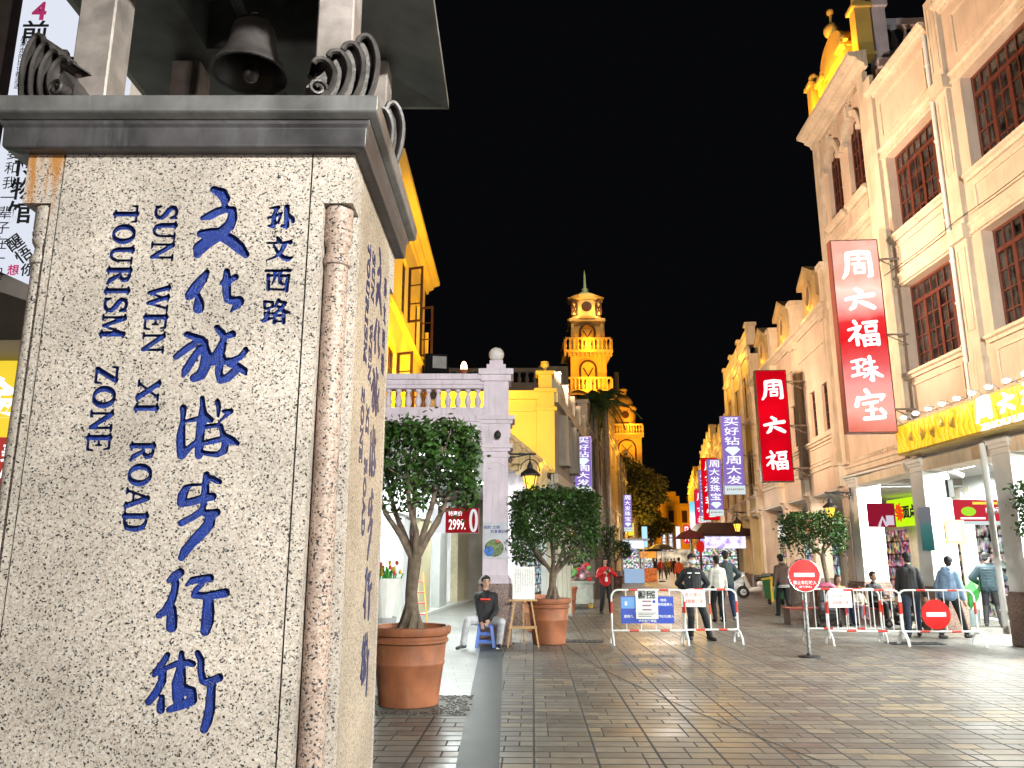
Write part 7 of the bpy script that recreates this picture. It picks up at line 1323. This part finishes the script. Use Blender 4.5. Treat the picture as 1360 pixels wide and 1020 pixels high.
for x in (-.4, .36): mb = MB(); mb.tube([(x, -.3, .09), (x, -.24, .09)], .09, 14); mb.build('wheel', mat('wheel_yellow', (.5, .3, .05), .5), t)
fl = thing('balloon_bunch', 'bunch of pink and red balloon flowers on the pale cart', 'flowers', (2.28, 27.5, .88)); rg = random.Random(2)
for k in range(34): mb = MB(); mb.ball((rg.uniform(-.38, .36), rg.uniform(-.25, .25), rg.uniform(.05, .55)), rg.uniform(.06, .11), 10, 7); mb.build('balloon', [mat('bal_pink', (.65, .12, .25), .3), mat('bal_red', (.6, .02, .03), .3), mat('bal_pale', (.7, .45, .5), .3), mat('bal_green', (.15, .35, .1), .4)][k % 4], fl, smooth=True)
c = at(520, 752, 12.3); t = thing('flower_bucket', 'tall bucket of red and yellow tulips wrapped in white paper near the marker', 'flowers', (-1.92, 12.3, 0)); mb = MB(); mb.lathe([(.14, 0), (.18, .75), (.17, .75), (.15, .6)], (0, 0, 0), 20); mb.build('bucket', mat('bucket_grey', (.35, .36, .37), .4), t); mb = MB(); mb.lathe([(.08, .6), (.24, 1.32)], (0, 0, 0), 14, cap=False); mb.build('paper_wrap', PAPER, t); rg = random.Random(9); mb = MB()
for k in range(40): a, q = rg.uniform(0, 6.28), rg.uniform(.02, .26); mb.tube([(0, 0, .7), (q * .8 * math.cos(a), q * .8 * math.sin(a), 1.25), (q * math.cos(a), q * math.sin(a), 1.38 + rg.uniform(0, .12))], .012, 5)
mb.build('stems', mat('stem_green', (.05, .3, .04), .5), t)
for cn, cc in (('red', (.6, .04, .03)), ('yellow', (.65, .42, .03))):
    mb = MB()
    for k in range(11): a, q = rg.uniform(0, 6.28), rg.uniform(.05, .28); mb.ball((q * math.cos(a), q * math.sin(a), 1.45 + rg.uniform(-.08, .1)), (.025, .025, .035), 8, 6)
    mb.build('tulip_heads', mat('tulip_' + cn, cc, .5), t)
t = thing('step_ladder', 'yellow step ladder leaning by the stone shop pier', 'ladder', (-2.35, 20.9, 0), R(20)); YL = mat('ladder_yellow', (.55, .30, .04), .5)
for sx_ in (-1, 1): mb = MB(); mb.tube([(sx_ * .18, 0, 0), (sx_ * .13, .35, 1.25)], .022, 6); mb.build('rail', YL, t)
for k in range(4): z = .22 + k * .27; mb = MB(); mb.tube([(-.17, .28 * z, z), (.17, .28 * z, z)], .018, 6); mb.build('rung', RED, t)
t = thing('wheeled_bin', 'green and yellow bin cart pushed along by the brown jacketed man', 'bin', (9.6, 29.5, 0), R(10)); mb = MB(); mb.rings([[(-.25, -.25, .2), (.25, -.25, .2), (.25, .3, .2), (-.25, .3, .2)], [(-.32, -.33, 1.0), (.32, -.33, 1.0), (.32, .38, 1.0), (-.32, .38, 1.0)]]); mb.build('bin_body', mat('bin_green', (.015, .12, .04), .5), t); mb = MB(); mb.rings([[(-.35, -.36, 1.0), (.35, -.36, 1.0), (.35, .42, 1.0), (-.35, .42, 1.0)], [(-.3, -.3, 1.1), (.3, -.3, 1.1), (.3, .35, 1.1), (-.3, .35, 1.1)]]); mb.build('lid', mat('bin_lid', (.02, .03, .02), .5), t); mb = MB(); mb.box(-.36, -.28, -.38, -.32, .1, 1.0); mb.tube([(-.3, -.4, .95), (-.75, -.45, .9)], .03, 6); mb.build('yellow_frame', mat('bin_yellow', (.6, .38, .03), .5), t)
for x in (-.25, .25): mb = MB(); mb.tube([(x - .03, 0, .1), (x + .03, 0, .1)], .1, 14); mb.build('wheel', BLACK, t)
t = thing('scooter', 'white motor scooter parked beside the maroon roofed kiosk', 'scooter', (10.35, 34.0, 0), R(-8)); WB = mat('scooter_white', (.65, .65, .66), .3, coat=.4)
for x in (-.62, .6): mb = MB(); mb.tube([(x, -.05, .26), (x, .05, .26)], .26, 22); w = mb.build('wheel', mat('tyre', (.015, .015, .015), .7), t); mb = MB(); mb.tube([(x, -.06, .26), (x, .06, .26)], .13, 14); mb.build('rim', STEEL, w)
fused('body', [('c', (.55, 0, .55), .13, (.1, 0, .6), .15), ('c', (.1, 0, .38), .12, (-.3, 0, .34), .12), ('c', (-.38, 0, .45), .1, (-.55, 0, .9), .09), ('c', (.6, 0, .6), .1, (.85, 0, .7), .06)], WB, t, .02); fused('saddle', [('c', (.0, 0, .78), .1, (.55, 0, .8), .11)], BLACK, t, .02)
mb = MB(); mb.tube([(-.6, 0, .3), (-.48, 0, 1.0)], .035, 8); mb.tube([(-.42, -.32, 1.05), (-.5, 0, 1.0), (-.42, .32, 1.05)], .02, 7); mb.build('handlebar', BLACK, t); mb = MB(); mb.ball((-.62, 0, .88), (.06, .08, .08), 12, 8); mb.build('headlight', mat('headlight', (.8, .8, .75), .1), t)
t = thing('potted_plant', 'big leafed green plant in a grey pot beside the shop window', 'plant', (11.35, 20.1, 0)); mb = MB(); mb.lathe([(.14, 0), (.19, .4), (.17, .4), (.1, .36)], (0, 0, 0), 20); mb.build('pot', mat('pot_grey', (.14, .18, .18), .5), t); mb = MB(); rg = random.Random(3)
for k in range(8):
    a = k * .8; L_ = rg.uniform(.55, .9); tip = V((math.cos(a) * .32, math.sin(a) * .32, .45 + L_)); b = V((0, 0, .4)); sd = V((-math.sin(a), math.cos(a), 0)) * .13
    P5 = [b.lerp(tip, q) - V((0, 0, .1 * q * q)) for q in (0, .3, .55, .8, 1)]; ww = (.05, .7, 1, .7, .02)
    for i in range(4): mb.face([P5[i] - sd * ww[i], P5[i] + sd * ww[i], P5[i + 1] + sd * ww[i + 1], P5[i + 1] - sd * ww[i + 1]])
mb.build('leaves', mat('leaf_broad', (.04, .26, .05), .35, 0, .3, 6), t)
# ------------------------------------------------------------------ unseen lamps added behind the camera, and the parapet lamps
def unseen_lamp(label, loc, h, aim, power, col, size=.45):
    t = thing('unseen_lamp', label, 'added lamp', loc); mb = MB(); mb.lathe([(.16, 0), (.14, .3), (.07, .5), (.05, h)], (0, 0, 0), 14); mb.build('pole', BLACK, t)
    mb = MB(); mb.lathe([(.05, h), (.3, h + .06), (.26, h + .18), (.05, h + .26)], (0, 0, 0), 16); mb.build('lamp_head', BLACK, t)
    light('AREA', V(loc) + V((0, 0, h - .06)), power, col, size, aim) if power < 9000 else light('SPOT', V(loc) + V((0, 0, h - .06)), power, col, size * .5, aim, 21, .5)
unseen_lamp('unseen street lamp put behind the camera to light the marker face', (-2.6, -4.5, 0), 3.5, (-1.1, 2.5, 1.8), 160, (1, .88, .81))
unseen_lamp('unseen lamp added behind the camera to brighten the paving and people', (4.4, -3.0, 0), 5.2, (6.5, 13, .5), 4900, (.96, 1, .92))
unseen_lamp('unseen lamp added behind the camera to brighten the arcade column', (.7, -4.2, 0), 5.4, (-1.2, 15.8, 3.3), 9500, (.98, .93, 1))
for x in (.8, 2.0, 3.2): q = Cb.matrix_basis @ V((x, .42, 15.3)); light('POINT', q, 170, (1, .42, .015), .06)
for s_ in (1.9, 5.6, 9.1): q = B.matrix_basis @ V((s_, .32, 9.55)); light('POINT', q, 22, (1, .48, .04), .06)
